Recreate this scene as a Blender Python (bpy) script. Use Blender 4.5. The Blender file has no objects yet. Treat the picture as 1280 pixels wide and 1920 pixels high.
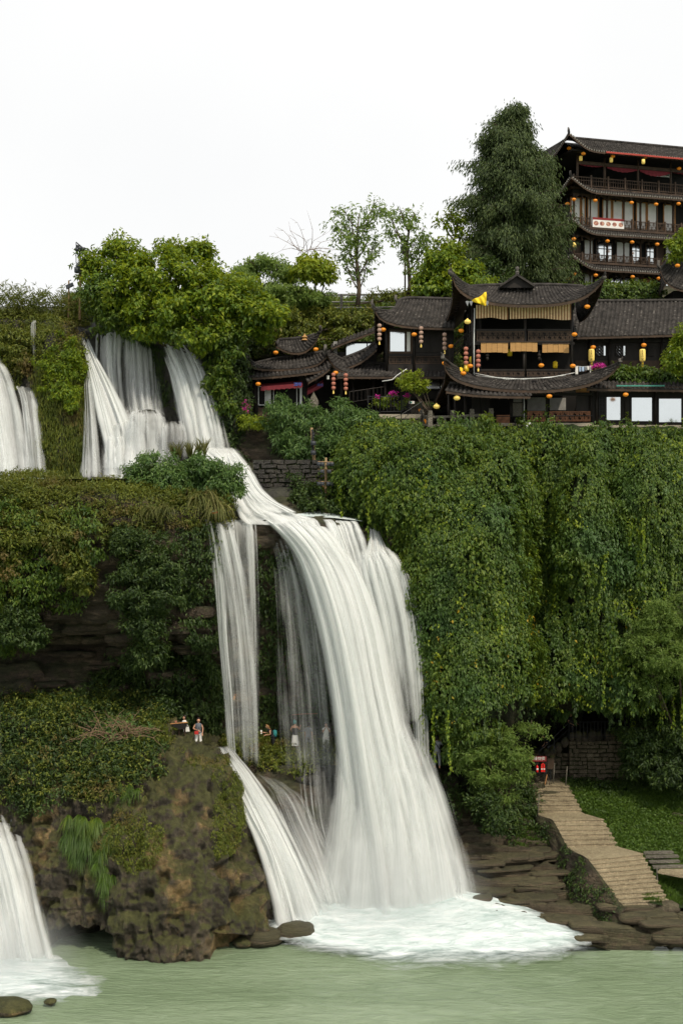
import bpy, math, random
import numpy as np
from mathutils import Vector, Matrix
random.seed(5)
rng = np.random.default_rng(11)
SC = bpy.context.scene
COL = SC.collection
R_ = math.radians

# ---------------------------------------------------------------- camera
CZ, FPX, HY = 21.3, 2400.0, 940.0        # eye height over the river, focal length and horizon row in photo pixels
cam_d = bpy.data.cameras.new('camera'); cam = bpy.data.objects.new('camera', cam_d); COL.objects.link(cam)
cam.location = (0, 0, CZ); cam.rotation_euler = (R_(90), 0, 0)
cam_d.sensor_fit = 'VERTICAL'; cam_d.sensor_height = 36; cam_d.sensor_width = 24; cam_d.lens = 36 * FPX / 1920
cam_d.shift_y = -(960 - HY) / 1920; cam_d.clip_start = 0.5; cam_d.clip_end = 6000
SC.camera = cam
# ---------------------------------------------------------------- sky and sun
wd = bpy.data.worlds.new('World'); SC.world = wd; wd.use_nodes = True
wn = wd.node_tree; wn.nodes.clear()
SUN_EL, SUN_AZ = 52.0, 28.0               # sun over the photographer's right shoulder
o_ = wn.nodes.new('ShaderNodeOutputWorld')
sky = wn.nodes.new('ShaderNodeTexSky'); sky.sky_type = 'NISHITA'; sky.sun_disc = False
sky.sun_elevation = R_(SUN_EL); sky.sun_rotation = R_(180 - SUN_AZ)
b1 = wn.nodes.new('ShaderNodeBackground'); b1.inputs[1].default_value = 0.05
b2 = wn.nodes.new('ShaderNodeBackground'); b2.inputs[1].default_value = 0.93
tc = wn.nodes.new('ShaderNodeTexCoord'); nz = wn.nodes.new('ShaderNodeTexNoise')
nz.inputs['Scale'].default_value = 1.6; nz.inputs['Detail'].default_value = 5
rp = wn.nodes.new('ShaderNodeValToRGB')
rp.color_ramp.elements[0].position = 0.3; rp.color_ramp.elements[0].color = (0.91, 0.92, 0.93, 1)
rp.color_ramp.elements[1].position = 0.7; rp.color_ramp.elements[1].color = (1.04, 1.04, 1.03, 1)
mx = wn.nodes.new('ShaderNodeMixShader'); mx.inputs[0].default_value = 0.96
wn.links.new(tc.outputs['Generated'], nz.inputs['Vector']); wn.links.new(nz.outputs['Fac'], rp.inputs[0])
wn.links.new(rp.outputs[0], b2.inputs[0]); wn.links.new(sky.outputs[0], b1.inputs[0])
wn.links.new(b1.outputs[0], mx.inputs[1]); wn.links.new(b2.outputs[0], mx.inputs[2]); wn.links.new(mx.outputs[0], o_.inputs[0])
sun_d = bpy.data.lights.new('sun', 'SUN'); sun_d.energy = 2.8; sun_d.angle = R_(4); sun_d.color = (1.0, 0.9, 0.74)
sun = bpy.data.objects.new('sun', sun_d); COL.objects.link(sun); sun.location = (20, -20, 60)
sun.rotation_euler = (R_(90 - SUN_EL), 0, R_(SUN_AZ))
SC.view_settings.view_transform = 'Standard'; SC.view_settings.look = 'None'
SC.view_settings.exposure = 0.14; SC.view_settings.gamma = 1.0
try: SC.view_settings.use_curve_mapping = False
except Exception: pass
SC.render.engine = 'CYCLES'
try:
    SC.cycles.transparent_max_bounces = 24; SC.cycles.max_bounces = 6; SC.cycles.use_adaptive_sampling = True; SC.cycles.adaptive_threshold = 0.025
except Exception: pass

# ---------------------------------------------------------------- helpers
def W(px, py, Y):                                   # photo pixel + distance -> point of the place
    return np.array([(px - 640) * Y / FPX, Y, CZ - (py - HY) * Y / FPX])
def WA(a):
    a = np.asarray(a, float); Y = a[..., 2]
    return np.stack([(a[..., 0] - 640) * Y / FPX, Y, CZ - (a[..., 1] - HY) * Y / FPX], -1)
def proj(P):
    return 640 + P[..., 0] * FPX / P[..., 1], HY - (P[..., 2] - CZ) * FPX / P[..., 1]
def _h(ix, iy, iz, s):
    n = (ix * 374761393 + iy * 668265263 + iz * 2147483647 + s * 974711) & 0xffffffff
    n = ((n ^ (n >> 13)) * 1274126177) & 0xffffffff
    n = ((n ^ (n >> 16)) * 2246822519) & 0xffffffff
    return ((n ^ (n >> 15)) & 0xffffff) / float(0xffffff)
def vn(P, sc=1.0, s=0):
    p = np.asarray(P) * sc + 1000.0; i = np.floor(p).astype(np.int64); f = p - i; f = f * f * (3 - 2 * f)
    x, y, z = i[..., 0], i[..., 1], i[..., 2]; a, b, c = f[..., 0], f[..., 1], f[..., 2]
    def L(q, r, t): return q + (r - q) * t
    return L(L(L(_h(x,y,z,s), _h(x+1,y,z,s), a), L(_h(x,y+1,z,s), _h(x+1,y+1,z,s), a), b),
             L(L(_h(x,y,z+1,s), _h(x+1,y,z+1,s), a), L(_h(x,y+1,z+1,s), _h(x+1,y+1,z+1,s), a), b), c)
def fbm(P, sc=1.0, o=4, s=0, g=0.5):
    r = 0; a = 1; t = 0
    for k in range(o):
        r = r + a * vn(P, sc * 2.03 ** k, s + k * 7); t += a; a *= g
    return r / t                                     # 0..1
def ridged(P, sc=1.0, o=4, s=0):
    r = 0; a = 1; t = 0
    for k in range(o):
        r = r + a * (1 - np.abs(2 * vn(P, sc * 2.1 ** k, s + k * 5) - 1)); t += a; a *= 0.5
    return r / t
def nrm(v): return v / np.maximum(np.linalg.norm(v, axis=-1, keepdims=True), 1e-9)
def inpoly(x, y, poly):
    r = np.zeros(np.shape(x), bool); n = len(poly)
    for i in range(n):
        x0, y0 = poly[i]; x1, y1 = poly[(i + 1) % n]
        if y0 == y1: continue
        c = ((y0 > y) != (y1 > y)) & (x < (x1 - x0) * (y - y0) / (y1 - y0) + x0); r ^= c
    return r
def tag(o, label=None, cat=None, group=None, kind=None):
    if label: o['label'] = label
    if cat: o['category'] = cat
    if group: o['group'] = group
    if kind: o['kind'] = kind
    return o
def link(name, me, parent=None, mats=()):
    for m in mats: me.materials.append(m)
    o = bpy.data.objects.new(name, me); COL.objects.link(o)
    if parent is not None:
        o.parent = parent; o.matrix_parent_inverse = Matrix.Translation(-Vector(parent.location))
    return o
def empty(name, loc, label=None, cat=None, group=None, kind=None):
    o = bpy.data.objects.new(name, None); COL.objects.link(o); o.location = tuple(float(v) for v in loc); o.empty_display_size = 0.3
    return tag(o, label, cat, group, kind)
def npmesh(name, V, Fc, smooth=False, mi=None):      # V Nx3, Fc MxK (K fixed)
    me = bpy.data.meshes.new(name); V = np.ascontiguousarray(V, np.float32); Fc = np.ascontiguousarray(Fc, np.int32)
    k = Fc.shape[1]; m = Fc.shape[0]
    me.vertices.add(len(V)); me.vertices.foreach_set('co', V.ravel())
    me.loops.add(m * k); me.loops.foreach_set('vertex_index', Fc.ravel())
    me.polygons.add(m); me.polygons.foreach_set('loop_start', np.arange(0, m * k, k, dtype=np.int32))
    if smooth: me.polygons.foreach_set('use_smooth', np.ones(m, bool))
    if mi is not None: me.polygons.foreach_set('material_index', np.asarray(mi, np.int32))
    me.update(calc_edges=True); return me
def gridmesh(name, P, smooth=True, flip=False):
    r, c = P.shape[:2]; i = np.arange(r * c).reshape(r, c)
    F4 = np.stack([i[:-1, :-1], i[1:, :-1], i[1:, 1:], i[:-1, 1:]], -1).reshape(-1, 4)
    if flip: F4 = F4[:, ::-1]
    return npmesh(name, P.reshape(-1, 3), F4, smooth)
def catm(A, n, axis):                                # Catmull-Rom resample along axis, n[i] samples for segment i
    A = np.moveaxis(A, axis, 0); K = A.shape[0]
    E = np.concatenate([[2 * A[0] - A[1]], A, [2 * A[-1] - A[-2]]], 0); out = []
    for i in range(K - 1):
        t = np.arange(n[i]) / n[i]; t = t.reshape((-1,) + (1,) * (A.ndim - 1))
        p0, p1, p2, p3 = E[i], E[i+1], E[i+2], E[i+3]
        out.append(0.5 * (2 * p1 + (p2 - p0) * t + (2*p0 - 5*p1 + 4*p2 - p3) * t**2 + (3*p1 - p0 - 3*p2 + p3) * t**3))
    out.append(A[-1:]); return np.moveaxis(np.concatenate(out, 0), 0, axis)
def gnorm(P):
    a = np.gradient(P, axis=0); b = np.gradient(P, axis=1); return nrm(np.cross(a, b))   # faces the river for rows going down
def loft(net, ds=0.2, linear=False):
    A = WA(net); out = A
    for ax in (0, 1):
        d = np.linalg.norm(np.diff(A, axis=ax), axis=-1).max(axis=1 - ax)
        n = np.maximum(1, np.ceil(d / ds).astype(int)); out = catm(out, n, ax)
    return out
def strata(P, h=0.55, bw=1.6, s=0):
    zz = P[..., 2] + 0.5 * fbm(P, 0.18, 2, s) * 3; l = np.floor(zz / h).astype(np.int64)
    xx = P[..., 0] / bw + _h(l, l * 0, l * 0, s) * 9 + 0.7 * vn(P, 0.6, s + 3); k = np.floor(xx).astype(np.int64)
    fz = zz / h - l; fx = xx - k
    e = np.clip(np.minimum(fz, 1 - fz) * 7, 0, 1) * np.clip(np.minimum(fx, 1 - fx) * 12, 0, 1)
    return (_h(l, k, l * 0, s + 1)) * (0.35 + 0.65 * e)
class MB:                                            # collects primitives into one mesh
    def __init__(s): s.v = []; s.f = []; s.m = []
    def quad(s, a, b, c, d, m=0):
        n = len(s.v); s.v += [tuple(a), tuple(b), tuple(c), tuple(d)]; s.f.append((n, n+1, n+2, n+3)); s.m.append(m)
    def hexa(s, p, m=0):                             # 8 corners: bottom 0-3, top 4-7
        n = len(s.v); s.v += [tuple(q) for q in p]
        for q in ((0,3,2,1),(4,5,6,7),(0,1,5,4),(1,2,6,5),(2,3,7,6),(3,0,4,7)): s.f.append(tuple(n + i for i in q)); s.m.append(m)
    def box(s, x0, y0, z0, x1, y1, z1, m=0):
        s.hexa([(x0,y0,z0),(x1,y0,z0),(x1,y1,z0),(x0,y1,z0),(x0,y0,z1),(x1,y0,z1),(x1,y1,z1),(x0,y1,z1)], m)
    def tube(s, pts, rad, k=6, m=0, cap=True):
        pts = [Vector([float(c) for c in p]) for p in pts]; n0 = len(s.v); N = len(pts)
        if not hasattr(rad, '__len__'): rad = [rad] * N
        for i, p in enumerate(pts):
            t = (pts[min(i+1, N-1)] - pts[max(i-1, 0)]).normalized(); a = t.orthogonal() if abs(t.z) > 0.95 else t.cross(Vector((0,0,1)))
            a.normalize(); b = t.cross(a)
            for j in range(k):
                an = 2 * math.pi * j / k; s.v.append(tuple(p + (a * math.cos(an) + b * math.sin(an)) * rad[i]))
        for i in range(N - 1):
            for j in range(k):
                s.f.append((n0+i*k+j, n0+i*k+(j+1)%k, n0+(i+1)*k+(j+1)%k, n0+(i+1)*k+j)); s.m.append(m)
        if cap:
            s.f.append(tuple(n0+j for j in range(k))[::-1]); s.m.append(m)
            s.f.append(tuple(n0+(N-1)*k+j for j in range(k))); s.m.append(m)
    def lathe(s, c, prof, k=12, m=0):                # prof: list of (r, z)
        n0 = len(s.v)
        for r, z in prof:
            for j in range(k):
                a = 2*math.pi*j/k; s.v.append((c[0]+r*math.cos(a), c[1]+r*math.sin(a), c[2]+z))
        for i in range(len(prof)-1):
            for j in range(k):
                s.f.append((n0+i*k+j, n0+i*k+(j+1)%k, n0+(i+1)*k+(j+1)%k, n0+(i+1)*k+j)); s.m.append(m)
    def build(s, name, mats, parent=None, smooth=False):
        me = bpy.data.meshes.new(name); me.from_pydata(s.v, [], s.f)
        if not isinstance(mats, (list, tuple)): mats = [mats]
        if len(mats) > 1: me.polygons.foreach_set('material_index', s.m)
        if smooth: me.polygons.foreach_set('use_smooth', [True]*len(s.f))
        me.update(); return link(name, me, parent, mats)

# ---------------------------------------------------------------- materials
class G:
    def __init__(s, name):
        s.mat = bpy.data.materials.new(name); s.mat.use_nodes = True; s.t = s.mat.node_tree; s.t.nodes.clear()
        s.out = s.t.nodes.new('ShaderNodeOutputMaterial')
    def n(s, ty, props=None, **inp):
        x = s.t.nodes.new('ShaderNode' + ty)
        for k, v in (props or {}).items(): setattr(x, k, v)
        for k, v in inp.items():
            k = int(k[1:]) if k[0] == '_' and k[1:].isdigit() else k.replace('_', ' ')
            s.set(x.inputs[k], v)
        return x
    def set(s, sock, v):
        if hasattr(v, 'is_output') or isinstance(v, bpy.types.NodeSocket): s.t.links.new(v, sock)
        else: sock.default_value = v
    def ramp(s, fac, stops):
        x = s.t.nodes.new('ShaderNodeValToRGB'); e = x.color_ramp.elements
        while len(e) < len(stops): e.new(0.5)
        for q, (p, c) in zip(e, stops): q.position = p; q.color = (c[0], c[1], c[2], 1) if hasattr(c, '__len__') else (c, c, c, 1)
        s.set(x.inputs[0], fac); return x.outputs[0]
    def mix(s, f, a, b, bt='MIX'):
        x = s.t.nodes.new('ShaderNodeMix'); x.data_type = 'RGBA'; x.blend_type = bt
        s.set(x.inputs[0], f); s.set(x.inputs[6], a if not isinstance(a, tuple) else a + (1,)*(4-len(a))); s.set(x.inputs[7], b if not isinstance(b, tuple) else b + (1,)*(4-len(b)))
        return x.outputs[2]
    def math(s, op, a, b=0.0, c=None, clamp=False):
        x = s.t.nodes.new('ShaderNodeMath'); x.operation = op; x.use_clamp = clamp
        s.set(x.inputs[0], a); s.set(x.inputs[1], b)
        if c is not None: s.set(x.inputs[2], c)
        return x.outputs[0]
    def obj(s, scale=(1,1,1)):
        t = s.n('TexCoord').outputs['Object']
        m = s.n('Mapping', _0=t); m.inputs['Scale'].default_value = scale; return m.outputs[0]
    def noise(s, vec, sc, det=4, rough=0.5, dist=0.0):
        return s.n('TexNoise', Vector=vec, Scale=sc, Detail=det, Roughness=rough, Distortion=dist).outputs['Fac']
    def bump(s, h, st=0.5, d=0.05): return s.n('Bump', Height=h, Strength=st, Distance=d).outputs[0]
    def done(s, sh): s.t.links.new(sh, s.out.inputs[0]); return s.mat
def simple(name, c, rough=0.7, var=0.25, sc=3.0, bump=0.2, metal=0.0, spec=0.3, scale=(1,1,1), bd=0.01):
    g = G(name); v = g.obj(scale); n = g.noise(v, sc, 5, 0.6)
    a = tuple(max(0, x*(1-var)) for x in c); b = tuple(min(1, x*(1+var)) for x in c)
    col = g.ramp(n, [(0.3, a), (0.7, b)])
    p = g.n('BsdfPrincipled', Base_Color=col, Roughness=rough, Metallic=metal, Normal=g.bump(g.noise(v, sc*5, 4), bump, bd))
    p.inputs['Specular IOR Level'].default_value = spec
    return g.done(p.outputs[0])
def leafmat(name, cols, rough=0.5, trans=0.3, patch=0.35, patchcol=None):
    g = G(name); v = g.n('TexCoord').outputs['Object']
    r = g.n('NewGeometry').outputs['Random Per Island']; n = g.noise(v, 0.45, 3)
    f = g.math('ADD', g.math('MULTIPLY', r, 0.62), g.math('MULTIPLY', n, 0.45))
    k = len(cols); col = g.ramp(f, [(0.12 + 0.85*i/(k-1), c) for i, c in enumerate(cols)])
    if patchcol:
        n2 = g.noise(v, patch, 4); m = g.ramp(g.math('ADD', n2, g.math('MULTIPLY', r, 0.12)), [(0.6, 0.0), (0.74, 1.0)])
        col = g.mix(m, col, patchcol)
    p = g.n('BsdfPrincipled', Base_Color=col, Roughness=rough); p.inputs['Specular IOR Level'].default_value = 0.35
    t = g.n('BsdfTranslucent', Color=g.mix(0.5, col, tuple(min(1, c*1.6) for c in cols[-1])))
    return g.done(g.n('MixShader', _0=trans, _1=p.outputs[0], _2=t.outputs[0]).outputs[0])
def rockmat(name, lo, mid, hi, moss=(0.035,0.05,0.012), mossamt=0.5, wet=0.0, scale=(1,1,1), tan=None):
    g = G(name); v = g.obj(scale); v0 = g.n('TexCoord').outputs['Object']
    n1 = g.noise(v, 0.55, 6, 0.65); n2 = g.noise(v, 3.5, 6, 0.7); n3 = g.noise(v0, 14, 5, 0.7)
    col = g.ramp(g.math('ADD', g.math('MULTIPLY', n1, 0.5), g.math('MULTIPLY', n2, 0.5)), [(0.32, lo), (0.5, mid), (0.68, hi)])
    if tan:
        mt = g.ramp(g.noise(v0, 0.4, 5, 0.6, 0.5), [(0.53, 0.0), (0.64, 1.0)])
        col = g.mix(mt, col, g.ramp(n2, [(0.3, tuple(c*0.45 for c in tan)), (0.7, tan)]))
    col = g.mix(g.math('MULTIPLY', g.ramp(n3, [(0.3, 1.0), (0.6, 0.0)]), 0.55), col, tuple(c*0.35 for c in lo))
    nz = g.n('SeparateXYZ', _0=g.n('NewGeometry').outputs['Normal']).outputs[2]
    m = g.math('ADD', g.math('MULTIPLY', nz, 0.3), g.noise(v0, 0.8, 6, 0.7))
    m = g.math('MULTIPLY', g.ramp(m, [(0.62 - 0.22*mossamt, 0.0), (0.76 - 0.2*mossamt, 1.0)]), min(1, mossamt*1.4))
    col = g.mix(m, col, g.ramp(n2, [(0.3, tuple(c*0.5 for c in moss)), (0.7, tuple(c*1.6 for c in moss))]))
    h = g.math('ADD', g.math('MULTIPLY', n2, 0.7), g.math('MULTIPLY', n3, 0.35))
    p = g.n('BsdfPrincipled', Base_Color=col, Roughness=g.ramp(n1, [(0.3, 0.9 - wet*0.6), (0.7, 0.95 - wet*0.3)]), Normal=g.bump(h, 1.0, 0.22))
    p.inputs['Specular IOR Level'].default_value = 0.25 + 0.4*wet
    return g.done(p.outputs[0])
M = {}
M['rock_tan'] = rockmat('travertine', (0.015,0.013,0.010), (0.062,0.05,0.035), (0.19,0.15,0.10), (0.05,0.055,0.010), 0.52, 0.35, (1,1,0.5), tan=(0.40,0.27,0.12))
M['rock_dark'] = rockmat('dark wet rock', (0.018,0.015,0.012), (0.075,0.056,0.038), (0.21,0.155,0.10), (0.022,0.035,0.009), 0.42, 0.3, (0.5,0.5,1.6))
M['rock_wet'] = rockmat('streaming rock', (0.012,0.011,0.009), (0.035,0.03,0.024), (0.09,0.078,0.06), (0.02,0.028,0.008), 0.25, 0.8, (1,1,0.5))
M['rock_bank'] = rockmat('bank rock', (0.03,0.025,0.017), (0.10,0.078,0.048), (0.24,0.185,0.115), (0.035,0.045,0.012), 0.3, 0.35, (0.22,0.22,5.0))  # flattened noise bands put crevice shading between the strata into the colour
M['soil'] = rockmat('overgrown soil', (0.012,0.012,0.007), (0.022,0.022,0.01), (0.045,0.036,0.018), (0.02,0.035,0.008), 0.9, 0.0)
M['stone'] = rockmat('masonry stone', (0.06,0.05,0.035), (0.14,0.115,0.08), (0.26,0.215,0.15), (0.05,0.055,0.02), 0.2, 0.0)
M['stair'] = rockmat('stair stone', (0.28,0.22,0.14), (0.54,0.44,0.29), (0.70,0.58,0.39), (0.10,0.10,0.04), 0.22, 0.0)
M['bal'] = rockmat('weathered balustrade stone', (0.12,0.11,0.085), (0.22,0.20,0.16), (0.34,0.31,0.25), (0.06,0.065,0.03), 0.15, 0.0)
M['concrete'] = simple('concrete', (0.33,0.29,0.22), 0.85, 0.3, 1.5, 0.3)
M['leaf_vine'] = leafmat('ivy leaf', [(0.018,0.046,0.007),(0.05,0.10,0.012),(0.095,0.15,0.015),(0.17,0.215,0.02)], 0.5, 0.3, 0.3, (0.06,0.12,0.03))
M['leaf_bamboo'] = leafmat('bluish shrub leaf', [(0.025,0.058,0.015),(0.06,0.125,0.03),(0.11,0.19,0.045),(0.18,0.27,0.07)], 0.45, 0.28)
M['leaf_bright'] = leafmat('bright leaf', [(0.03,0.07,0.007),(0.08,0.15,0.010),(0.17,0.24,0.014),(0.32,0.36,0.02)], 0.5, 0.35)  # brighter yellow-green range of leaf tones
M['leaf_dark'] = leafmat('dark leaf', [(0.010,0.025,0.005),(0.024,0.05,0.009),(0.048,0.084,0.014),(0.09,0.13,0.024)], 0.55, 0.22)  # darker green range of leaf tones
M['leaf_olive'] = leafmat('olive undergrowth leaf', [(0.03,0.045,0.007),(0.075,0.105,0.012),(0.14,0.17,0.02),(0.24,0.24,0.035)], 0.55, 0.3, 0.5, (0.14,0.10,0.03))
M['leaf_pale'] = leafmat('pale thin leaf', [(0.06,0.11,0.022),(0.11,0.18,0.035),(0.17,0.25,0.05),(0.25,0.33,0.08)], 0.5, 0.5)
M['leaf_yellow'] = leafmat('young yellow leaf', [(0.08,0.14,0.012),(0.15,0.22,0.014),(0.25,0.31,0.02),(0.34,0.37,0.03)], 0.5, 0.4)
M['leaf_fall'] = leafmat('turning leaf', [(0.16,0.16,0.015),(0.32,0.28,0.02),(0.42,0.30,0.02),(0.45,0.22,0.02)], 0.5, 0.35)
M['needle'] = leafmat('cypress spray', [(0.018,0.034,0.010),(0.04,0.066,0.017),(0.07,0.105,0.026),(0.12,0.155,0.04)], 0.6, 0.2)
M['grass'] = leafmat('grass blade', [(0.03,0.065,0.008),(0.055,0.11,0.012),(0.085,0.15,0.018),(0.13,0.20,0.03)], 0.5, 0.35)
M['drygrass'] = leafmat('half dry grass', [(0.05,0.065,0.015),(0.09,0.11,0.025),(0.15,0.16,0.04),(0.26,0.23,0.09)], 0.6, 0.35)
M['dead'] = simple('dead twig', (0.20,0.13,0.08), 0.85, 0.4, 4)
M['pink'] = leafmat('magenta blossom', [(0.35,0.01,0.16),(0.55,0.02,0.30),(0.7,0.05,0.42)], 0.5, 0.3)
M['bark'] = simple('bark', (0.085,0.065,0.045), 0.9, 0.45, 4, 0.8, scale=(1,1,0.3), bd=0.04)
M['wood'] = simple('black stained wood', (0.015,0.0115,0.009), 0.6, 0.5, 3, 0.3, scale=(1,1,0.3))
M['wood2'] = simple('weathered brown wood', (0.055,0.034,0.021), 0.65, 0.4, 3, 0.3, scale=(1,1,0.3))
M['wood3'] = simple('orange wood', (0.42,0.20,0.07), 0.55, 0.3, 3, 0.2, scale=(1,1,0.3))
M['wood4'] = simple('red brown lattice wood', (0.24,0.10,0.045), 0.55, 0.35, 5, 0.2)
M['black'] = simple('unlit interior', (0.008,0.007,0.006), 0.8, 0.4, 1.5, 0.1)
M['tile'] = simple('grey clay roof tile', (0.034,0.030,0.027), 0.8, 0.75, 2.2, 0.5)
M['tile_pale'] = simple('paler replaced tile', (0.10,0.09,0.08), 0.8, 0.3, 5, 0.4)
M['tilecap'] = simple('limewashed tile end', (0.34,0.32,0.28), 0.8, 0.4, 9, 0.2)
M['mirror'] = simple('coated window glass', (0.74,0.78,0.78), 0.12, 0.04, 0.4, 0.0, metal=1.0)
M['white'] = simple('white paint', (0.72,0.73,0.71), 0.6, 0.08, 2, 0.1)
M['curtain'] = simple('white door curtain', (0.80,0.79,0.76), 0.7, 0.06, 3, 0.1)
M['plaster'] = simple('grey plaster', (0.30,0.29,0.27), 0.85, 0.25, 2, 0.2)
M['iron'] = simple('black painted iron', (0.016,0.017,0.018), 0.45, 0.3, 6, 0.1)
M['lamp'] = simple('floodlight housing', (0.05,0.055,0.065), 0.5, 0.3, 6, 0.1)
M['pole'] = simple('rust streaked pole', (0.24,0.16,0.085), 0.75, 0.4, 3, 0.3, scale=(1,1,0.3))
M['red'] = simple('dark red canvas', (0.17,0.022,0.03), 0.75, 0.2, 4, 0.2)
M['redrim'] = simple('red painted gutter', (0.36,0.05,0.035), 0.6, 0.2, 4, 0.1)
M['sign'] = simple('maroon sign board', (0.22,0.018,0.02), 0.5, 0.1, 4, 0.05)
M['bright_red'] = simple('bright red gear', (0.72,0.02,0.015), 0.45, 0.15, 6, 0.1)
M['yellow'] = simple('yellow cloth', (0.80,0.55,0.02), 0.7, 0.15, 4, 0.4, bd=0.03)
M['blue'] = simple('blue cloth', (0.03,0.14,0.5), 0.7, 0.15, 4, 0.2)
M['teal'] = simple('teal tarpaulin', (0.06,0.25,0.20), 0.6, 0.2, 4, 0.2)
M['blind_tan'] = simple('plain bamboo blind', (0.42,0.235,0.085), 0.7, 0.15, 6, 0.3, scale=(0.3,1,6))
M['blind_a'] = simple('pale bamboo strip', (0.85,0.62,0.38), 0.7, 0.12, 5, 0.2)
M['blind_b'] = simple('brown bamboo strip', (0.36,0.19,0.09), 0.7, 0.2, 5, 0.2)
M['skin'] = simple('skin', (0.50,0.27,0.17), 0.5, 0.08, 6, 0.05)
M['hair'] = simple('dark hair', (0.016,0.011,0.009), 0.45, 0.3, 20, 0.3)
M['hair_fair'] = simple('fair hair', (0.30,0.17,0.07), 0.5, 0.25, 20, 0.3)
M['cloth_white'] = simple('white fabric', (0.78,0.76,0.72), 0.8, 0.06, 5, 0.2)
M['cloth_grey'] = simple('grey fabric', (0.24,0.25,0.27), 0.8, 0.1, 5, 0.2)
M['cloth_black'] = simple('black fabric', (0.018,0.018,0.02), 0.8, 0.2, 5, 0.2)
M['cloth_pattern'] = simple('grey printed fabric', (0.12,0.13,0.15), 0.8, 0.8, 14, 0.2)
M['cloth_red'] = simple('red fabric', (0.48,0.035,0.03), 0.8, 0.15, 5, 0.2)
M['cloth_teal'] = simple('teal fabric', (0.03,0.20,0.20), 0.8, 0.15, 5, 0.2)
def lampmat(name, c, e):
    g = G(name); p = g.n('BsdfPrincipled', Base_Color=c + (1,), Roughness=0.5)
    p.inputs['Emission Color'].default_value = c + (1,); p.inputs['Emission Strength'].default_value = e
    return g.done(p.outputs[0])
M['lantern'] = lampmat('lit orange lantern paper', (0.72,0.24,0.012), 0.14)
M['lantern_yellow'] = lampmat('yellow lantern paper', (0.80,0.58,0.14), 0.25)
M['lantern_pink'] = simple('faded red lantern paper', (0.42,0.16,0.11), 0.7, 0.15, 6, 0.1)
M['lantern_pale'] = simple('bleached lantern paper', (0.40,0.27,0.21), 0.7, 0.15, 6, 0.1)

def water_fall_mat():
    g = G('falling water'); uv = g.n('UVMap', {'uv_map': 'flow'}).outputs[0]
    d = g.n('Attribute', {'attribute_name': 'dens'}).outputs['Fac']
    def st(sx, sy, det, dist=0.0):
        m = g.n('Mapping', _0=uv); m.inputs['Scale'].default_value = (sx, sy, 1); return g.noise(m.outputs[0], 1.0, det, 0.55, dist)
    s1 = st(2.6, 0.10, 3, 0.3); s2 = st(11, 0.16, 4, 0.2); s3 = st(1.2, 0.45, 4, 0.4); s4 = st(30, 0.3, 2)
    s = g.math('ADD', g.math('ADD', g.math('MULTIPLY', s1, 0.50), g.math('MULTIPLY', s2, 0.24)), g.math('ADD', g.math('MULTIPLY', s3, 0.20), g.math('MULTIPLY', s4, 0.06)))
    a = g.math('MULTIPLY', g.math('ADD', g.math('SUBTRACT', s, 0.5), g.math('MULTIPLY', g.math('SUBTRACT', d, 0.5), 0.75)), 1.7)
    a = g.math('ADD', a, 0.5, clamp=True)
    a = g.math('MULTIPLY', a, g.math('MULTIPLY', d, 5.0, clamp=True), clamp=True)
    col = g.ramp(s, [(0.36, (0.74, 0.77, 0.765)), (0.5, (0.84, 0.86, 0.85)), (0.62, (0.90, 0.91, 0.90))])
    df = g.n('BsdfDiffuse', Color=col, Normal=g.bump(s, 0.12, 0.25)); tr = g.n('BsdfTranslucent', Color=col)
    w = g.n('MixShader', _0=0.42, _1=df.outputs[0], _2=tr.outputs[0])
    return g.done(g.n('MixShader', _0=a, _1=g.n('BsdfTransparent').outputs[0], _2=w.outputs[0]).outputs[0])
M['fall'] = water_fall_mat()
def foam_mat():
    g = G('foam'); v = g.obj((0.35, 1.0, 1.0)); d = g.n('Attribute', {'attribute_name': 'dens'}).outputs['Fac']
    s1 = g.noise(v, 0.9, 6, 0.6, 1.2); s2 = g.noise(v, 3.5, 5, 0.6, 0.8)
    s = g.math('ADD', g.math('MULTIPLY', s1, 0.6), g.math('MULTIPLY', s2, 0.4))
    a = g.math('MULTIPLY', g.math('ADD', g.math('SUBTRACT', s, 0.5), g.math('SUBTRACT', d, 0.5)), 2.2); a = g.math('ADD', a, 0.5, clamp=True)
    a = g.math('MULTIPLY', a, g.math('MULTIPLY', d, 4.0, clamp=True), clamp=True)
    col = g.ramp(s, [(0.36, (0.40, 0.50, 0.48)), (0.52, (0.62, 0.69, 0.69)), (0.64, (0.78, 0.81, 0.81))])
    df = g.n('BsdfDiffuse', Color=col, Normal=g.bump(s, 0.9, 0.4))
    return g.done(g.n('MixShader', _0=a, _1=g.n('BsdfTransparent').outputs[0], _2=df.outputs[0]).outputs[0])
M['foam'] = foam_mat()
def river_mat():
    g = G('river water'); v = g.obj((0.45, 1.6, 1.0)); n1 = g.noise(v, 1.3, 6, 0.62, 1.2); n2 = g.noise(v, 5.5, 4, 0.65, 0.8); n0 = g.noise(g.obj((0.3, 1, 1)), 0.18, 4, 0.5, 0.6)
    col = g.ramp(g.math('ADD', g.math('MULTIPLY', n0, 0.6), g.math('MULTIPLY', n1, 0.4)), [(0.35, (0.15, 0.207, 0.117)), (0.5, (0.205, 0.272, 0.165)), (0.68, (0.30, 0.375, 0.25))])
    h = g.math('ADD', g.math('MULTIPLY', n1, 0.8), g.math('MULTIPLY', n2, 0.35))
    p = g.n('BsdfPrincipled', Base_Color=col, Roughness=0.16, Normal=g.bump(h, 0.85, 0.25)); p.inputs['IOR'].default_value = 1.33
    return g.done(p.outputs[0])
M['river'] = river_mat()
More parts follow.
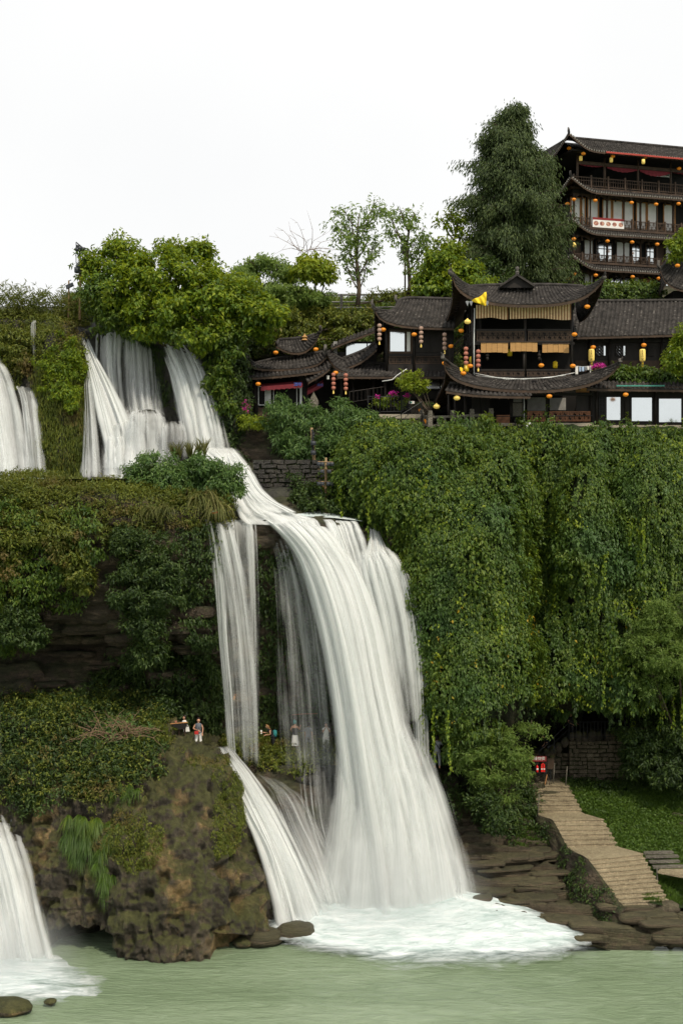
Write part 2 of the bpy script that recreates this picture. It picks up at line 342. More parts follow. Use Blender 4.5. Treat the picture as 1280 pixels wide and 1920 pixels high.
# ================================================================ terrain and cliffs
NETS = {}
def surface(name, net, mat, ds=0.2, disp=None, kind='structure', keep=None, smooth=True):
    P = loft(net, ds); N = gnorm(P)
    if disp is not None:
        d = disp(P, N); P = P + (N * d[..., None] if d.ndim == 2 else d)
    NETS[keep or name] = (P, gnorm(P))
    o = link(name, gridmesh(name, P, smooth), None, [mat]); tag(o, kind=kind); return o
# river: one sheet reaching far to both sides and back towards the opposite bank
xs = np.concatenate([[-900,-300,-120,-60], np.linspace(-30, 30, 121), [60,120,300,900]])
ys = np.concatenate([[-600,-200,-60,0,20], np.linspace(30, 72, 140), [80]])
X, Yv = np.meshgrid(xs, ys[::-1]); P = np.stack([X, Yv, 0*X], -1)
inr = (Yv > 30) & (Yv < 70) & (abs(X) < 29)
P[..., 2] = np.where(inr, 0.10 * (fbm(P * [0.5, 1.3, 1], 0.7, 3, 3) - 0.5) + 0.05 * (fbm(P * [1, 2, 1], 2.5, 2, 5) - 0.5), 0)
tag(link('river', gridmesh('river', P), None, [M['river']]), kind='structure')

# the left terrace, the cliff behind the main fall, the walkway and the rock apron below it
c_px = [-330, -120, 0, 120, 250, 380, 440, 520, 620, 690, 760, 850]
rows = [
 [(893,76),(893,76),(893,76),(893,76),(897,75),(905,73),(862,75.5),(885,75),(950,73),(950,73),(940,73),(930,75)],
 [(908,68),(908,68),(905,68),(905,68),(918,68),(930,69),(960,69.2),(968,69),(978,69.3),(986,70),(990,70.4),(1000,73)],
 [(935,65.2),(935,65.2),(930,65),(930,65),(940,65.2),(960,66.6),(985,68.3),(990,68.3),(1000,68.7),(1010,69.5),(1030,70),(1060,73)],
 [(1000,64.4),(1000,64.4),(1000,64.2),(1000,64.4),(1005,65),(1040,66.4),(1060,68.6),(1070,68.8),(1080,69.2),(1080,69.9),(1100,70.3),(1120,73)],
 [(1110,64.8),(1110,64.8),(1110,64.8),(1110,65.3),(1110,65.4),(1120,66.8),(1150,69.2),(1150,69.7),(1150,70),(1150,70.5),(1160,70.9),(1180,73.5)],
 [(1190,66.2),(1190,66.2),(1180,66.4),(1180,67.2),(1190,66.8),(1200,67.8),(1220,70),(1220,70.4),(1220,70.6),(1220,71),(1230,71.4),(1240,74)],
 [(1215,69),(1215,69),(1215,69.3),(1225,69.6),(1230,69.4),(1240,69.8),(1290,71),(1290,71.2),(1290,71.3),(1290,71.6),(1290,72),(1300,74.5)],
 [(1300,68),(1300,68),(1300,68),(1300,68.6),(1320,69.2),(1335,70.3),(1340,71.6),(1345,71.8),(1345,71.9),(1350,72.2),(1355,72.6),(1360,75)],
 [(1370,67),(1370,67),(1370,67),(1370,67.4),(1375,68.6),(1385,70),(1392,71),(1393,71.2),(1394,71.2),(1398,71.4),(1405,71.6),(1420,73)],
 [(1400,65.5),(1400,65.5),(1400,65.4),(1400,66),(1400,67),(1404,68),(1408,68.6),(1412,68.6),(1414,68.8),(1425,69),(1435,69),(1440,70)],
 [(1500,64.5),(1500,64.5),(1500,64.5),(1500,65),(1500,66),(1480,67),(1460,67.4),(1440,67.8),(1450,67.6),(1480,67.6),(1490,67.4),(1490,69)],
 [(1620,63),(1620,63),(1620,63),(1620,64),(1620,65),(1600,66),(1560,66),(1540,66.4),(1560,66.2),(1580,66.2),(1570,66),(1570,68)],
 [(1740,61.8),(1740,61.8),(1740,61.8),(1740,63),(1740,64),(1720,64.5),(1700,64.3),(1690,64.9),(1690,65),(1690,65),(1680,65),(1660,66.5)],
 [(1850,60.6),(1850,60.6),(1850,60.6),(1850,61),(1850,62),(1830,62.6),(1810,62.6),(1790,63),(1780,63.4),(1775,63.6),(1775,63.8),(1760,64.5)],
]
net = [[(c, y, d) for c, (y, d) in zip(c_px, r)] for r in rows]
def disp_main(P, N):
    s = strata(P, 0.7, 2.0, 2); px, py = proj(P)
    top = np.clip((np.abs(N[..., 2])) * 1.4 - 0.5, 0, 1)
    lf = np.clip((430 - px) / 60, 0, 1) * np.clip((py - 1090) / 50, 0, 1)
    s2 = strata(P, 1.1, 2.6, 12)
    d = (0.75 * (1 - lf)) * (s - 0.4) + lf * (1.5 * (s2 - .5) + .4 * (s - .5)) + 0.7 * (fbm(P, 0.45, 5, 4) - 0.5) + 0.25 * (fbm(P, 2.2, 3, 9) - 0.5)
    low = np.clip((py - 1420) / 60, 0, 1)
    d2 = 1.9 * (ridged(P * [1, 1, 0.6], 0.33, 4, 8) - 0.55) + 0.5 * (fbm(P * [1, 1, 0.5], 1.6, 4, 12) - 0.5)
    d = d * (1 - low) + d2 * low
    walk = np.exp(-((py - 1400) / 14.0) ** 2) * np.clip((px - 330) / 40, 0, 1)
    return d * (1 - 0.8 * top) * (1 - 0.9 * walk)
surface('cliff', net, M['rock_dark'], 0.17, disp_main, keep='cliff')

# upper cliff behind the upper falls
c_px = [-330, -120, 0, 60, 110, 160, 215, 270, 330, 392, 424, 446]
rows = [
 [(575,90)]*10 + [(590,90),(600,90)],
 [(590,79),(590,79),(590,79),(592,79),(598,78.5),(606,79),(602,79.5),(612,79.5),(630,79.5),(640,79),(650,79),(660,81)],
 [(620,77.5),(620,77.5),(620,77.5),(620,77.3),(625,76.6),(640,77.6),(640,78.6),(650,79),(668,78.4),(680,77.8),(690,77.5),(700,80)],
 [(690,77.3),(690,77.3),(690,77.4),(700,77),(700,75.6),(700,77),(710,78.6),(720,79.4),(730,78.4),(740,77.4),(745,77),(760,80)],
 [(770,76.2),(770,76.2),(770,76.2),(770,76),(770,75),(770,76.2),(770,77.4),(780,78.2),(790,77.6),(800,76.8),(805,76.4),(810,79)],
 [(840,75.4),(840,75.4),(840,75.4),(840,75.2),(840,74.6),(840,75.4),(830,76),(835,76.6),(845,76.4),(850,75.8),(850,75.6),(860,78)],
 [(897,74.6),(897,74.6),(897,74.6),(897,74.4),(897,74.2),(897,74.4),(895,74.6),(893,75),(890,75),(885,75),(880,75),(900,77)],
 [(899,66)]*7 + [(903,68),(908,70),(915,71),(935,71),(950,74)],
]
net = [[(c, y, d) for c, (y, d) in zip(c_px, r)] for r in rows]
def disp_up(P, N):
    top = np.clip(np.abs(N[..., 2]) * 1.6 - 0.6, 0, 1)
    d = 1.3 * (ridged(P * [1, 1, 0.55], 0.4, 4, 21) - 0.55) + 0.5 * (fbm(P * [1, 1, 0.5], 1.6, 4, 22) - 0.5)
    return d * (1 - 0.93 * top)
surface('upper_cliff', net, M['rock_wet'], 0.2, disp_up)

# the big travertine rock on the left bank
pxr = [[-40,20,90,160,230,300,350,395,402,400],
       [-40,20,90,160,230,300,352,400,410,405],
       [-40,20,90,165,240,305,362,415,426,420],
       [-60,20,95,175,250,320,385,438,450,446],
       [-60,20,95,185,265,338,408,464,477,472],
       [-60,20,95,190,278,350,424,482,495,490],
       [-60,20,95,190,280,350,425,490,506,500],
       [-60,20,95,190,280,350,425,490,506,500]]
pyr = [1330,1352,1425,1520,1620,1700,1770,1830]
dr = [[69,69,69,69,69,69,69.5,70,72,75],
      [66,66,66,66,66,66,66.6,67.6,70,74],
      [64.6,64,63.4,63.0,62.9,63.2,63.8,65,67.4,73],
      [63.4,62.8,62,61.4,61.3,61.6,62.4,63.8,66,72],
      [62.6,62,61,60.4,60.2,60.4,61.3,62.8,65,71],
      [62,61.4,60.6,60.0,59.6,59.7,60.6,62,64.4,70],
      [62,61.3,60.8,60.4,59.6,59.4,60.4,61.8,64,70],
      [62.4,61.8,61.4,61,60.2,59.9,60.9,62.2,64.4,70]]
dyr = [[0,0,0,0,4,26,56,66,70,70],[0,0,0,0,4,24,50,60,64,64],[0]*5+[4,16,22,24,24]] + [[0]*10]*5
net = [[(pxr[i][j], pyr[i] + dyr[i][j], dr[i][j]) for j in range(10)] for i in range(8)]
def disp_rock(P, N):
    px, py = proj(P)
    q = P * [1, 1, 0.6]; crk = np.clip(1 - np.abs(2 * vn(q, 0.55, 44) - 1) * 9, 0, 1) + np.clip(1 - np.abs(2 * vn(P, 0.9, 45) - 1) * 9, 0, 1)
    d = 1.3 * (fbm(q, 0.4, 4, 31) - 0.5) + 0.9 * (ridged(q, 0.8, 5, 33) - 0.5) + 0.75 * (ridged(P * [1, 1, 0.45], 2.0, 4, 35) - 0.5) + 0.26 * (fbm(P * [1, 1, .6], 5, 3, 37) - 0.5)
    hole = vn(P, 1.7, 39); d -= 0.5 * np.clip((hole - 0.66) * 5, 0, 1) ; d += 0.22 * (strata(P * [1,1,1], .8, 1.2, 46) - .5) * np.clip((420 - px) / 200, 0, 1)
    wob = 14 * (fbm(P, 0.8, 3, 41) - 0.5)
    cave = np.clip((px - 95 + wob) / 10, 0, 1) * np.clip((222 - px + wob) / 14, 0, 1) * np.clip((py - 1737 - 0.0006 * (px - 150) ** 2 * 3 + wob) / 9, 0, 1)
    cave2 = np.clip((px - 390 + wob) / 12, 0, 1) * np.clip((py - 1752 + wob) / 8, 0, 1)
    return N * d[..., None] + np.array([0, 1, 0]) * (3.2 * cave + 1.2 * cave2)[..., None]
surface('rock_outcrop', net, M['rock_tan'], 0.075, disp_rock)

# the vine-hung cliff on the right: face, overhang, cave and walkway floor
pxr = [[700, 700, 730, 800, 880, 960, 1060, 1160, 1280, 1420, 1600],
       [690, 680, 700, 780, 880, 960, 1060, 1160, 1280, 1420, 1600],
       [704, 672, 694, 762, 850, 940, 1050, 1150, 1270, 1420, 1600],
       [774, 729, 754, 798, 860, 940, 1045, 1150, 1270, 1420, 1600],
       [820, 772, 790, 822, 870, 940, 1040, 1150, 1270, 1420, 1600],
       [845, 800, 813, 837, 880, 945, 1040, 1150, 1270, 1420, 1600],
       [856, 816, 828, 845, 885, 950, 1040, 1150, 1270, 1420, 1600],
       [862, 824, 834, 853, 890, 955, 1040, 1150, 1270, 1420, 1600],
       [865, 825, 835, 856, 895, 960, 1040, 1150, 1270, 1420, 1600],
       [870, 825, 840, 866, 905, 965, 1040, 1150, 1270, 1420, 1600]]
pyr = [[860,850,820,800,797,797,797,797,797,797,797],
       [870,865,840,815,808,806,806,806,806,806,806],
       [905,900,880,870,870,870,870,870,870,870,870],
       [990,980,970,960,960,960,960,960,960,960,960],
       [1060,1060,1060,1060,1060,1060,1060,1060,1060,1060,1060],
       [1180,1180,1170,1170,1170,1170,1170,1170,1170,1170,1170],
       [1290,1290,1280,1280,1275,1265,1250,1240,1240,1240,1240],
       [1380,1370,1365,1360,1345,1318,1300,1290,1285,1285,1285],
       [1430,1425,1430,1420,1400,1345,1312,1300,1295,1290,1290],
       [1470,1460,1480,1480,1475,1440,1410,1405,1400,1400,1400]]
dr = [[78,76,76,78,80,80,80,80,80,80,80],
      [76,72.5,71.5,73,74,74,74,74,74,74,74],
      [75,71,70,70.4,71.5,72,72.5,72.5,72.5,72.5,73],
      [76,71.5,70,69.3,70,70.8,72,71.3,72,72,73],
      [76,72,70,68.6,69,70.5,71.8,70.8,71.4,71.8,73],
      [76,72,69.6,68.2,68.4,70,71.2,70.6,71.2,71.5,72.5],
      [76,72.5,69.6,68,67.8,69.2,70.4,70.2,70.8,71.2,72],
      [76,73,69.8,68.2,67.6,68.6,69.8,69.9,70.6,71,72],
      [77,74,70.4,69,68.8,72,75,76,76,76,76],
      [77,74,71,70.2,70.2,74.5,78,79,79,79,79]]
net = [[(pxr[i][j], pyr[i][j], dr[i][j]) for j in range(11)] for i in range(10)]
def disp_vine(P, N):
    px, py = proj(P)
    q = P * [1, 1, 0.38]
    d = 2.1 * (ridged(q, 0.23, 3, 51) - 0.6) + 1.1 * (ridged(P * [1, 1, 0.16], 0.75, 3, 53) - 0.55) + 0.6 * (fbm(P * [1, 1, .5], 1.4, 3, 55) - 0.5)
    top = np.clip(1 - (py - 800) / 30, 0, 1)
    def lump(cx, cy, rx, ry, a): return a * np.exp(-((px - cx) / rx) ** 2 - ((py - cy) / ry) ** 2)
    d = d + lump(890, 1020, 70, 160, 1.7) + lump(1085, 980, 50, 110, 2.2) + lump(740, 900, 70, 50, 0.8) + lump(910, 1260, 60, 120, 1.1) + lump(1210, 930, 50, 110, 1.4) - lump(990, 1130, 30, 220, 1.6) - lump(1150, 1000, 20, 150, 1.4)
    return d * (1 - 0.9 * top)
surface('vine_cliff', net, M['soil'], 0.2, disp_vine)

# cave behind the walkway on the right, and its floor
net = [[(px, y, d) for px in (880, 960, 1060, 1160, 1280, 1400, 1600)] for y, d in ((1280, 77), (1330, 79), (1385, 79), (1398, 77), (1402, 75.6), (1410, 74.8), (1450, 74.2), (1500, 73))]
surface('cave_wall', net, M['rock_dark'], 0.3, lambda P, N: 0.8 * (strata(P, 0.8, 1.5, 7) - 0.5) * (1 - np.clip(abs(N[..., 2]) * 1.5, 0, 1)))

# stratified rock shelf of the right bank
c_px = [770, 830, 880, 950, 1040, 1120, 1200, 1290, 1420, 1700]
rows = [
 [(1400,74)]*4 + [(1430,76)]*6,
 [(1470,70.5),(1450,70.5),(1455,70.8),(1480,71),(1510,71)] + [(1520,71.5)]*5,
 [(1560,67.8),(1540,68.2),(1540,68.8),(1560,69),(1570,68.8)] + [(1580,69)]*5,
 [(1640,65.6),(1610,66.4),(1600,67.2),(1605,67.3),(1612,67.2),(1640,66.6),(1650,66.5),(1650,66.5),(1650,66.5),(1650,66.5)],
 [(1690,64.6),(1670,65.0),(1648,65.6),(1645,65.8),(1652,65.7),(1680,65.0),(1700,64.4),(1705,64.2),(1705,64.2),(1705,64.2)],
 [(1740,63.6),(1730,63.6),(1700,63.9),(1698,63.6),(1700,63.5),(1712,63.2),(1718,62.9),(1718,62.6),(1718,62.6),(1718,62.6)],
 [(1790,63),(1785,62.8),(1768,62.2),(1760,61.7),(1752,61.5),(1750,61.3),(1745,61.3),(1742,61.3),(1742,61.3),(1742,61.3)],
 [(1830,62.6),(1830,62.4),(1812,61.8),(1798,61),(1782,60.7),(1780,60.6),(1780,60.6),(1780,60.5),(1780,60.5),(1780,60.5)],
]
net = [[(c, y, d) for c, (y, d) in zip(c_px, r)] for r in rows]
def disp_bank(P, N):
    z2 = P[..., 2] + 0.10 * P[..., 0] - 0.02 * P[..., 1] + 0.5 * fbm(P, 0.3, 3, 61)
    h = 0.34; l = np.floor(z2 / h); f = z2 / h - l
    step = (l + np.clip(f * 6.0 - 2.5, 0, 1)) * h - z2
    d = 2.0 * step + 0.7 * (fbm(P * [0.6, 0.6, 2], 0.7, 4, 63) - 0.5) + 0.35 * (fbm(P * [1, 1, 2], 3, 3, 65) - 0.5)
    return np.stack([0 * d, -0.45 * d, d], -1)
surface('rock_shelf', net, M['rock_bank'], 0.12, disp_bank)

# grassy slope right of the stair
net = [[(1050,1462,73.4),(1100,1464,73.8),(1180,1460,74.4),(1290,1450,75.5),(1420,1440,76),(1700,1430,76)],
       [(1068,1486,71.6),(1110,1486,71.8),(1190,1482,72.4),(1290,1478,73.2),(1420,1470,74),(1700,1470,74)],
       [(1100,1534,69.4),(1145,1540,69.2),(1210,1540,69.8),(1290,1540,70.4),(1420,1540,71),(1700,1540,71)],
       [(1150,1590,66.9),(1175,1594,66.8),(1220,1597,67.2),(1290,1600,67.8),(1420,1600,68),(1700,1600,68)],
       [(1185,1640,65.0),(1210,1645,64.9),(1245,1645,65.2),(1290,1648,65.6),(1420,1650,66),(1700,1650,66)],
       [(1205,1692,63.2),(1230,1698,63.0),(1262,1700,63.0),(1290,1702,63),(1420,1705,63),(1700,1705,63)]]
surface('grass_slope', net, M['soil'], 0.2, lambda P, N: 0.35 * (fbm(P, 0.6, 3, 71) - 0.5))

# hill and plateau that carry the houses, running on behind to the horizon
c_px = [-400, -100, 130, 250, 400, 470, 560, 680, 760, 850, 960, 1100, 1280, 1500, 1900]
def tr(L): return [(c, y, d) for c, (y, d) in zip(c_px, L)]
net = [
 tr([(600,1500)]*15),
 tr([(600,300)]*3 + [(580,300)]*4 + [(590,300)]*8),
 tr([(580,100),(580,100),(580,100),(580,100),(570,100),(568,98),(572,97),(578,97),(575,97),(560,97),(545,97),(536,97),(536,97),(536,97),(536,97)]),
 tr([(588,82),(588,82),(588,82),(588,84),(590,88),(585,90),(590,91),(595,91),(590,91),(580,91),(560,91),(545,93),(540,93),(540,93),(540,93)]),
 tr([(592,79.5),(592,79.5),(592,79.5),(610,80),(640,82),(650,87),(650,88),(655,88),(650,88),(640,88),(640,89),(640,89),(640,89),(640,89),(640,89)]),
 tr([(620,79.5)]*3 + [(640,80.5),(700,81),(740,84),(740,85),(740,86)] + [(720,86)]*7),
 tr([(640,80)]*3 + [(660,81),(770,80),(782,80.5)] + [(790,81)]*2 + [(792,82)]*7),
 tr([(650,80)]*3 + [(670,81),(800,77.5),(788,77),(795,76.5),(800,76),(800,76)] + [(803,75)]*6),
 tr([(660,80)]*3 + [(700,81),(830,77),(815,76),(825,75),(840,74.5),(830,73.6),(812,73.6)] + [(808,73.9)]*5),
 tr([(700,80)]*3 + [(800,80),(880,76.2),(880,75.5),(880,74),(880,73.6),(880,73.6),(880,74.5)] + [(880,75)]*5),
 tr([(760,81)]*3 + [(850,81),(930,76),(950,74.5),(960,73),(968,72.6),(965,72.9),(960,75)] + [(960,76)]*5)]
def lerpax(A, n, axis):
    A = np.moveaxis(A, axis, 0); out = [A[i] * (1 - t) + A[i+1] * t for i in range(len(A) - 1) for t in np.arange(n[i]) / n[i]]; return np.moveaxis(np.stack(out + [A[-1]]), 0, axis)
A = WA(net); P = A
for ax in (0, 1):
    d = np.linalg.norm(np.diff(A, axis=ax), axis=-1); d = np.median(d, axis=1 - ax); n = np.clip(np.ceil(d / 0.4), 1, 24).astype(int); P = lerpax(P, n, ax)
N = gnorm(P); amp = np.clip(1 - np.abs(N[..., 2]), 0, 1); near = (P[..., 1] < 105)
P = P + N * (near * amp * 1.2 * (strata(P, 0.7, 1.6, 15) - 0.5) + near * 0.2 * (fbm(P, 0.8, 3, 16) - 0.5))[..., None]
NETS['hillside'] = (P, gnorm(P)); tag(link('hillside', gridmesh('hillside', P), None, [M['rock_dark']]), kind='structure')

# single rock slabs standing proud of the shelf and of the layered cliff
def slabs(key, parent, mask, n, dims, mat, tilt, seed, sink=.3):
    P, N = NETS[key]; px, py = proj(P); ok = np.argwhere(mask(px, py)); rr = np.random.default_rng(seed); par = bpy.data.objects[parent]
    for q in range(n):
        i, j = ok[rr.integers(len(ok))]; c = P[i, j]; sx, sy, sz = [rr.uniform(a, b) for a, b in dims]
        u = np.linspace(0, np.pi, 9)[:, None]; v = np.linspace(0, 2*np.pi, 19)[None]; S = np.stack([np.sin(u)*np.cos(v), np.sin(u)*np.sin(v), np.cos(u)+0*v], -1)
        S = np.sign(S) * np.abs(S) ** 0.42; S = S * (1 + .30 * (fbm(S + q * 3.3, 1.4, 4, q) - .5))[..., None] * [sx, sy, sz]
        S[..., 2] += tilt * S[..., 0]; a = rr.uniform(-.25, .25); S = np.stack([S[..., 0]*np.cos(a) - S[..., 1]*np.sin(a), S[..., 0]*np.sin(a) + S[..., 1]*np.cos(a), S[..., 2]], -1)
        o = link('rock_slab', gridmesh('rock_slab', S + c - np.array([0, -sink * sy, sink * sz]), True), par, [mat])
slabs('rock_shelf', 'rock_shelf', lambda x, y: (x > 875) & (x < 1075) & (y > 1595) & (y < 1700), 34, ((.7, 1.9), (.25, .6), (.07, .16)), M['rock_bank'], .10, 3)
slabs('rock_shelf', 'rock_shelf', lambda x, y: (x > 1000) & (x < 1290) & (y > 1695) & (y < 1762), 34, ((.5, 1.6), (.25, .6), (.10, .24)), M['rock_bank'], -.05, 4)
slabs('cliff', 'cliff', lambda x, y: (x > -60) & (x < 400) & (y > 1120) & (y < 1320), 64, ((.5, 1.7), (.3, .7), (.12, .34)), M['rock_dark'], .04, 5, .15)
slabs('cliff', 'cliff', lambda x, y: (x > 470) & (x < 680) & (y > 1440) & (y < 1690), 26, ((.3, .8), (.3, .6), (.25, .55)), M['rock_wet'], .0, 6, .2)
# loose boulders at the water line
def boulder(name, px, py, Y, sx, sy, sz, mat, label, group=None, s=0):
    c = W(px, py, Y); u = np.linspace(0, np.pi, 15)[:, None]; v = np.linspace(0, 2*np.pi, 25)[None]
    P = np.stack([np.sin(u)*np.cos(v), np.sin(u)*np.sin(v), np.cos(u) + 0*v], -1)
    r = 1 + 0.5 * (fbm(P + s * 3.1, 1.6, 4, s) - 0.5); P = P * r[..., None] * [sx, sy, sz]
    o = link(name, gridmesh(name, P, True), None, [mat]); o.location = c; tag(o, label, 'boulder', group); return o
boulder('boulder', 18, 1888, 53.4, 0.95, 0.8, 0.33, M['rock_tan'], 'wide low brown boulder in the river at the lower left corner', s=1)
boulder('boulder', 95, 1878, 54, 0.27, 0.25, 0.13, M['rock_tan'], 'small lone boulder poking out of the water right of the wide one', s=2)
boulder('boulder', 492, 1757, 61.6, 1.0, 0.8, 0.42, M['rock_bank'], 'flat dark boulder at the foot of the big brown rock', s=3)
boulder('boulder', 555, 1748, 62.0, 0.95, 0.8, 0.5, M['rock_bank'], 'flat boulder with water running over it beside the foam', s=4)
boulder('boulder', 455, 1766, 61.2, 0.45, 0.5, 0.22, M['rock_tan'], 'small brown boulder left of the flat dark one', s=5)
boulder('boulder', 1170, 1762, 61.6, 1.3, 0.8, 0.5, M['rock_bank'], 'long dark boulder at the water edge below the stair', s=6)
boulder('boulder', 1250, 1700, 63.3, 0.6, 0.5, 0.35, M['stone'], 'pale boulder lying beside the bottom step', s=7)
boulder('boulder', 1262, 1748, 61.4, 1.2, 0.7, 0.5, M['rock_bank'], 'dark blocky boulder at the right picture edge by the water', s=8)
boulder('boulder', 322, 822, 74.4, 0.75, 0.6, 1.0, M['rock_wet'], 'rounded dark boulder with water sliding over it in the upper falls', s=9)
boulder('boulder', 520, 938, 72.0, 1.3, .8, .8, M['rock_wet'], 'dark wet boulder below the block wall right of the chute', s=11)
boulder('boulder', 566, 950, 71.6, 1.1, .7, .55, M['rock_wet'], 'low dark boulder between the chute and the floodlight poles', s=12)
boulder('boulder', 275, 802, 75.2, 1.0, 0.7, 1.0, M['rock_wet'], 'round wet boulder between the two upper falls', s=10)
# soft spray hanging over the foot of the falls: small closed volumes of even density falling off to their rims
def mist(px, py, Y, rx, ry, rz, dens):
    g = G('spray'); v = g.n('TexCoord').outputs['Object']; ln = g.n('VectorMath', {'operation': 'LENGTH'}, _0=v).outputs['Value']
    f = g.math('SUBTRACT', 1.0, ln, clamp=True); f = g.math('MULTIPLY', g.math('POWER', f, 1.3), dens)
    p = g.n('VolumePrincipled', Color=(0.95, 0.97, 0.97, 1), Density=f, Anisotropy=0.2); g.t.links.new(p.outputs[0], g.out.inputs['Volume'])
    u = np.linspace(0, np.pi, 13)[:, None]; w = np.linspace(0, 2*np.pi, 25)[None]; P = np.stack([np.sin(u)*np.cos(w), np.sin(u)*np.sin(w), np.cos(u)+0*w], -1)
    o = link('mist', gridmesh('mist', P, True), None, [g.mat]); o.location = W(px, py, Y); o.scale = (rx, ry, rz); tag(o, kind='stuff')
SC.cycles.volume_bounces = 1; SC.cycles.volume_step_rate = 12; SC.cycles.volume_max_steps = 12
mist(720, 1680, 62.6, 6.0, 3.0, 3.4, 0.28)
mist(0, 1800, 58.2, 4.4, 3.0, 2.6, 0.42)
# ================================================================ falling water
def fall(label, sheets, cat='waterfall', name='waterfall'):
    c = None; root = None
    for (Lf, Rt, dens, kw) in sheets:
        L = WA(Lf); Rr = WA(Rt)
        nv = kw.get('nv', 90); m = len(L); t = np.linspace(0, m - 1, nv)
        def rs(A):
            B = catm(A, [24] * (m - 1), 0); return np.stack([np.interp(t * 24, np.arange(len(B)), B[:, k]) for k in range(3)], -1)
        L = rs(L); Rr = rs(Rr); nu = kw.get('nu', 70)
        u = np.linspace(0, 1, nu)[None, :, None]; P = L[:, None] * (1 - u) + Rr[:, None] * u
        s = kw.get('s', 0); bulge = kw.get('bulge', 0.5)
        width = np.linalg.norm(Rr - L, axis=-1); U = (u[..., 0]) * width.mean() * np.ones((nv, 1)); 
        seg = np.linalg.norm(np.diff((L + Rr) / 2, axis=0), axis=-1); V = np.concatenate([[0], np.cumsum(seg)])[:, None] * np.ones((1, nu))
        q = np.stack([U * 1.0, V * 0.06, 0 * U + s], -1)
        rg = 0.36 * (fbm(q, 0.9, 3, s) - 0.5) + 0.16 * (fbm(q, 3.2, 3, s + 5) - 0.5)
        P[..., 1] -= (np.sin(np.pi * u[..., 0]) * bulge + rg * kw.get('ridge', 1.0)) * np.clip(np.linspace(0, 6, nv), 0.15, 1)[:, None]
        P[..., 0] += (0.25 * (fbm(q * [1, 3, 1], 1.2, 2, s + 9) - 0.5)) * np.clip(np.linspace(0, 4, nv), 0, 1)[:, None]
        d = np.interp(np.linspace(0, 1, nv), np.linspace(0, 1, len(dens)), dens)[:, None] * np.ones((1, nu))
        eu = kw.get('edge', 0.16) * 1.0 + 0.16; e = np.clip(np.minimum(u[..., 0], 1 - u[..., 0]) / eu, 0, 1); e = e * e * (3 - 2 * e)
        vt = np.linspace(0, 1, nv)[:, None]; et = np.clip(vt / max(kw.get('top', 0.03), 1e-4), 0, 1) * np.clip((1 - vt) / max(kw.get('bot', 0.10), 1e-4), 0, 1)
        sl = kw.get('slope', None)
        if sl: d = d * (sl[0] + (sl[1] - sl[0]) * u[..., 0])
        d = d * e * et
        me = gridmesh('water_sheet', P, True)
        uvl = me.uv_layers.new(name='flow'); idx = np.empty(len(me.loops), np.int32); me.loops.foreach_get('vertex_index', idx)
        UV = np.stack([U.ravel() + s * 7.3, V.ravel()], -1)[idx]; uvl.data.foreach_set('uv', UV.astype(np.float32).ravel())
        at = me.attributes.new('dens', 'FLOAT', 'POINT'); at.data.foreach_set('value', d.astype(np.float32).ravel())
        if root is None: root = empty(name, P[-1, nu // 2], label, cat)
        link('water_sheet', me, root, [M['fall']])
        nr = kw.get('rib', 14)
        if not nr: continue
        rg2 = np.random.default_rng(s + 100); Vs, Ds, Us, Fs = [], [], [], []; base = 0; k7 = 7; vv = np.linspace(0, 1, nv)
        Bd = np.interp(vv, np.linspace(0, 1, len(dens)), dens)
        for q_ in range(nr):
            a0 = rg2.uniform(0.03, 0.97); w0 = rg2.uniform(0.03, 0.11) * kw.get('rw', 1.0); v0 = 0 if rg2.random() < .55 else rg2.uniform(0, .35); v1 = 1 if rg2.random() < .6 else rg2.uniform(.6, 1)
            pv = np.stack([vv * 5, vv * 0 + q_ * 3.1, vv * 0 + s], -1); dr = 0.10 * (fbm(pv, 0.7, 2, s) - .5) * vv + a0; ww = w0 * (0.55 + 1.1 * fbm(pv, 1.0, 2, s + 3)) * (0.8 + 0.7 * vv)
            uu = dr[:, None] + ww[:, None] * np.linspace(-1, 1, k7)[None]; X = L[:, None] * (1 - uu[..., None]) + Rr[:, None] * uu[..., None]
            off = rg2.uniform(-0.1, 0.45) + bulge * np.sin(np.pi * np.clip(uu, 0, 1)); X[..., 1] -= (off + 0.12 * np.cos(np.linspace(-1.5, 1.5, k7))[None]) * np.clip(vv * 8, .15, 1)[:, None]
            de = Bd[:, None] * rg2.uniform(.55, 1.15) * (0.65 + 0.7 * fbm(pv * 1.5, 1.2, 2, s + 7))[:, None] * (np.cos(np.linspace(-1.57, 1.57, k7)) ** 1.2)[None]
            de = de * (np.clip((vv - v0) / .06, 0, 1) * np.clip((v1 - vv) / (.04 + .18 * (v1 < 1)), 0, 1))[:, None]
            Vs.append(X.reshape(-1, 3)); Ds.append(de.ravel()); Us.append(np.stack([uu * width.mean() + s * 7.3 + q_ * 1.7, V[:, :1] + 0 * uu], -1).reshape(-1, 2))
            ii = np.arange(nv * k7).reshape(nv, k7) + base; Fs.append(np.stack([ii[:-1, :-1], ii[1:, :-1], ii[1:, 1:], ii[:-1, 1:]], -1).reshape(-1, 4)); base += nv * k7
        me = npmesh('water_strands', np.concatenate(Vs), np.concatenate(Fs), True); uvl = me.uv_layers.new(name='flow'); idx = np.empty(len(me.loops), np.int32); me.loops.foreach_get('vertex_index', idx)
        uvl.data.foreach_set('uv', np.concatenate(Us)[idx].astype(np.float32).ravel()); at = me.attributes.new('dens', 'FLOAT', 'POINT'); at.data.foreach_set('value', np.concatenate(Ds).astype(np.float32).ravel())
        tag(link('water_strands', me, root, [M['fall']]), kind='stuff')
    return root
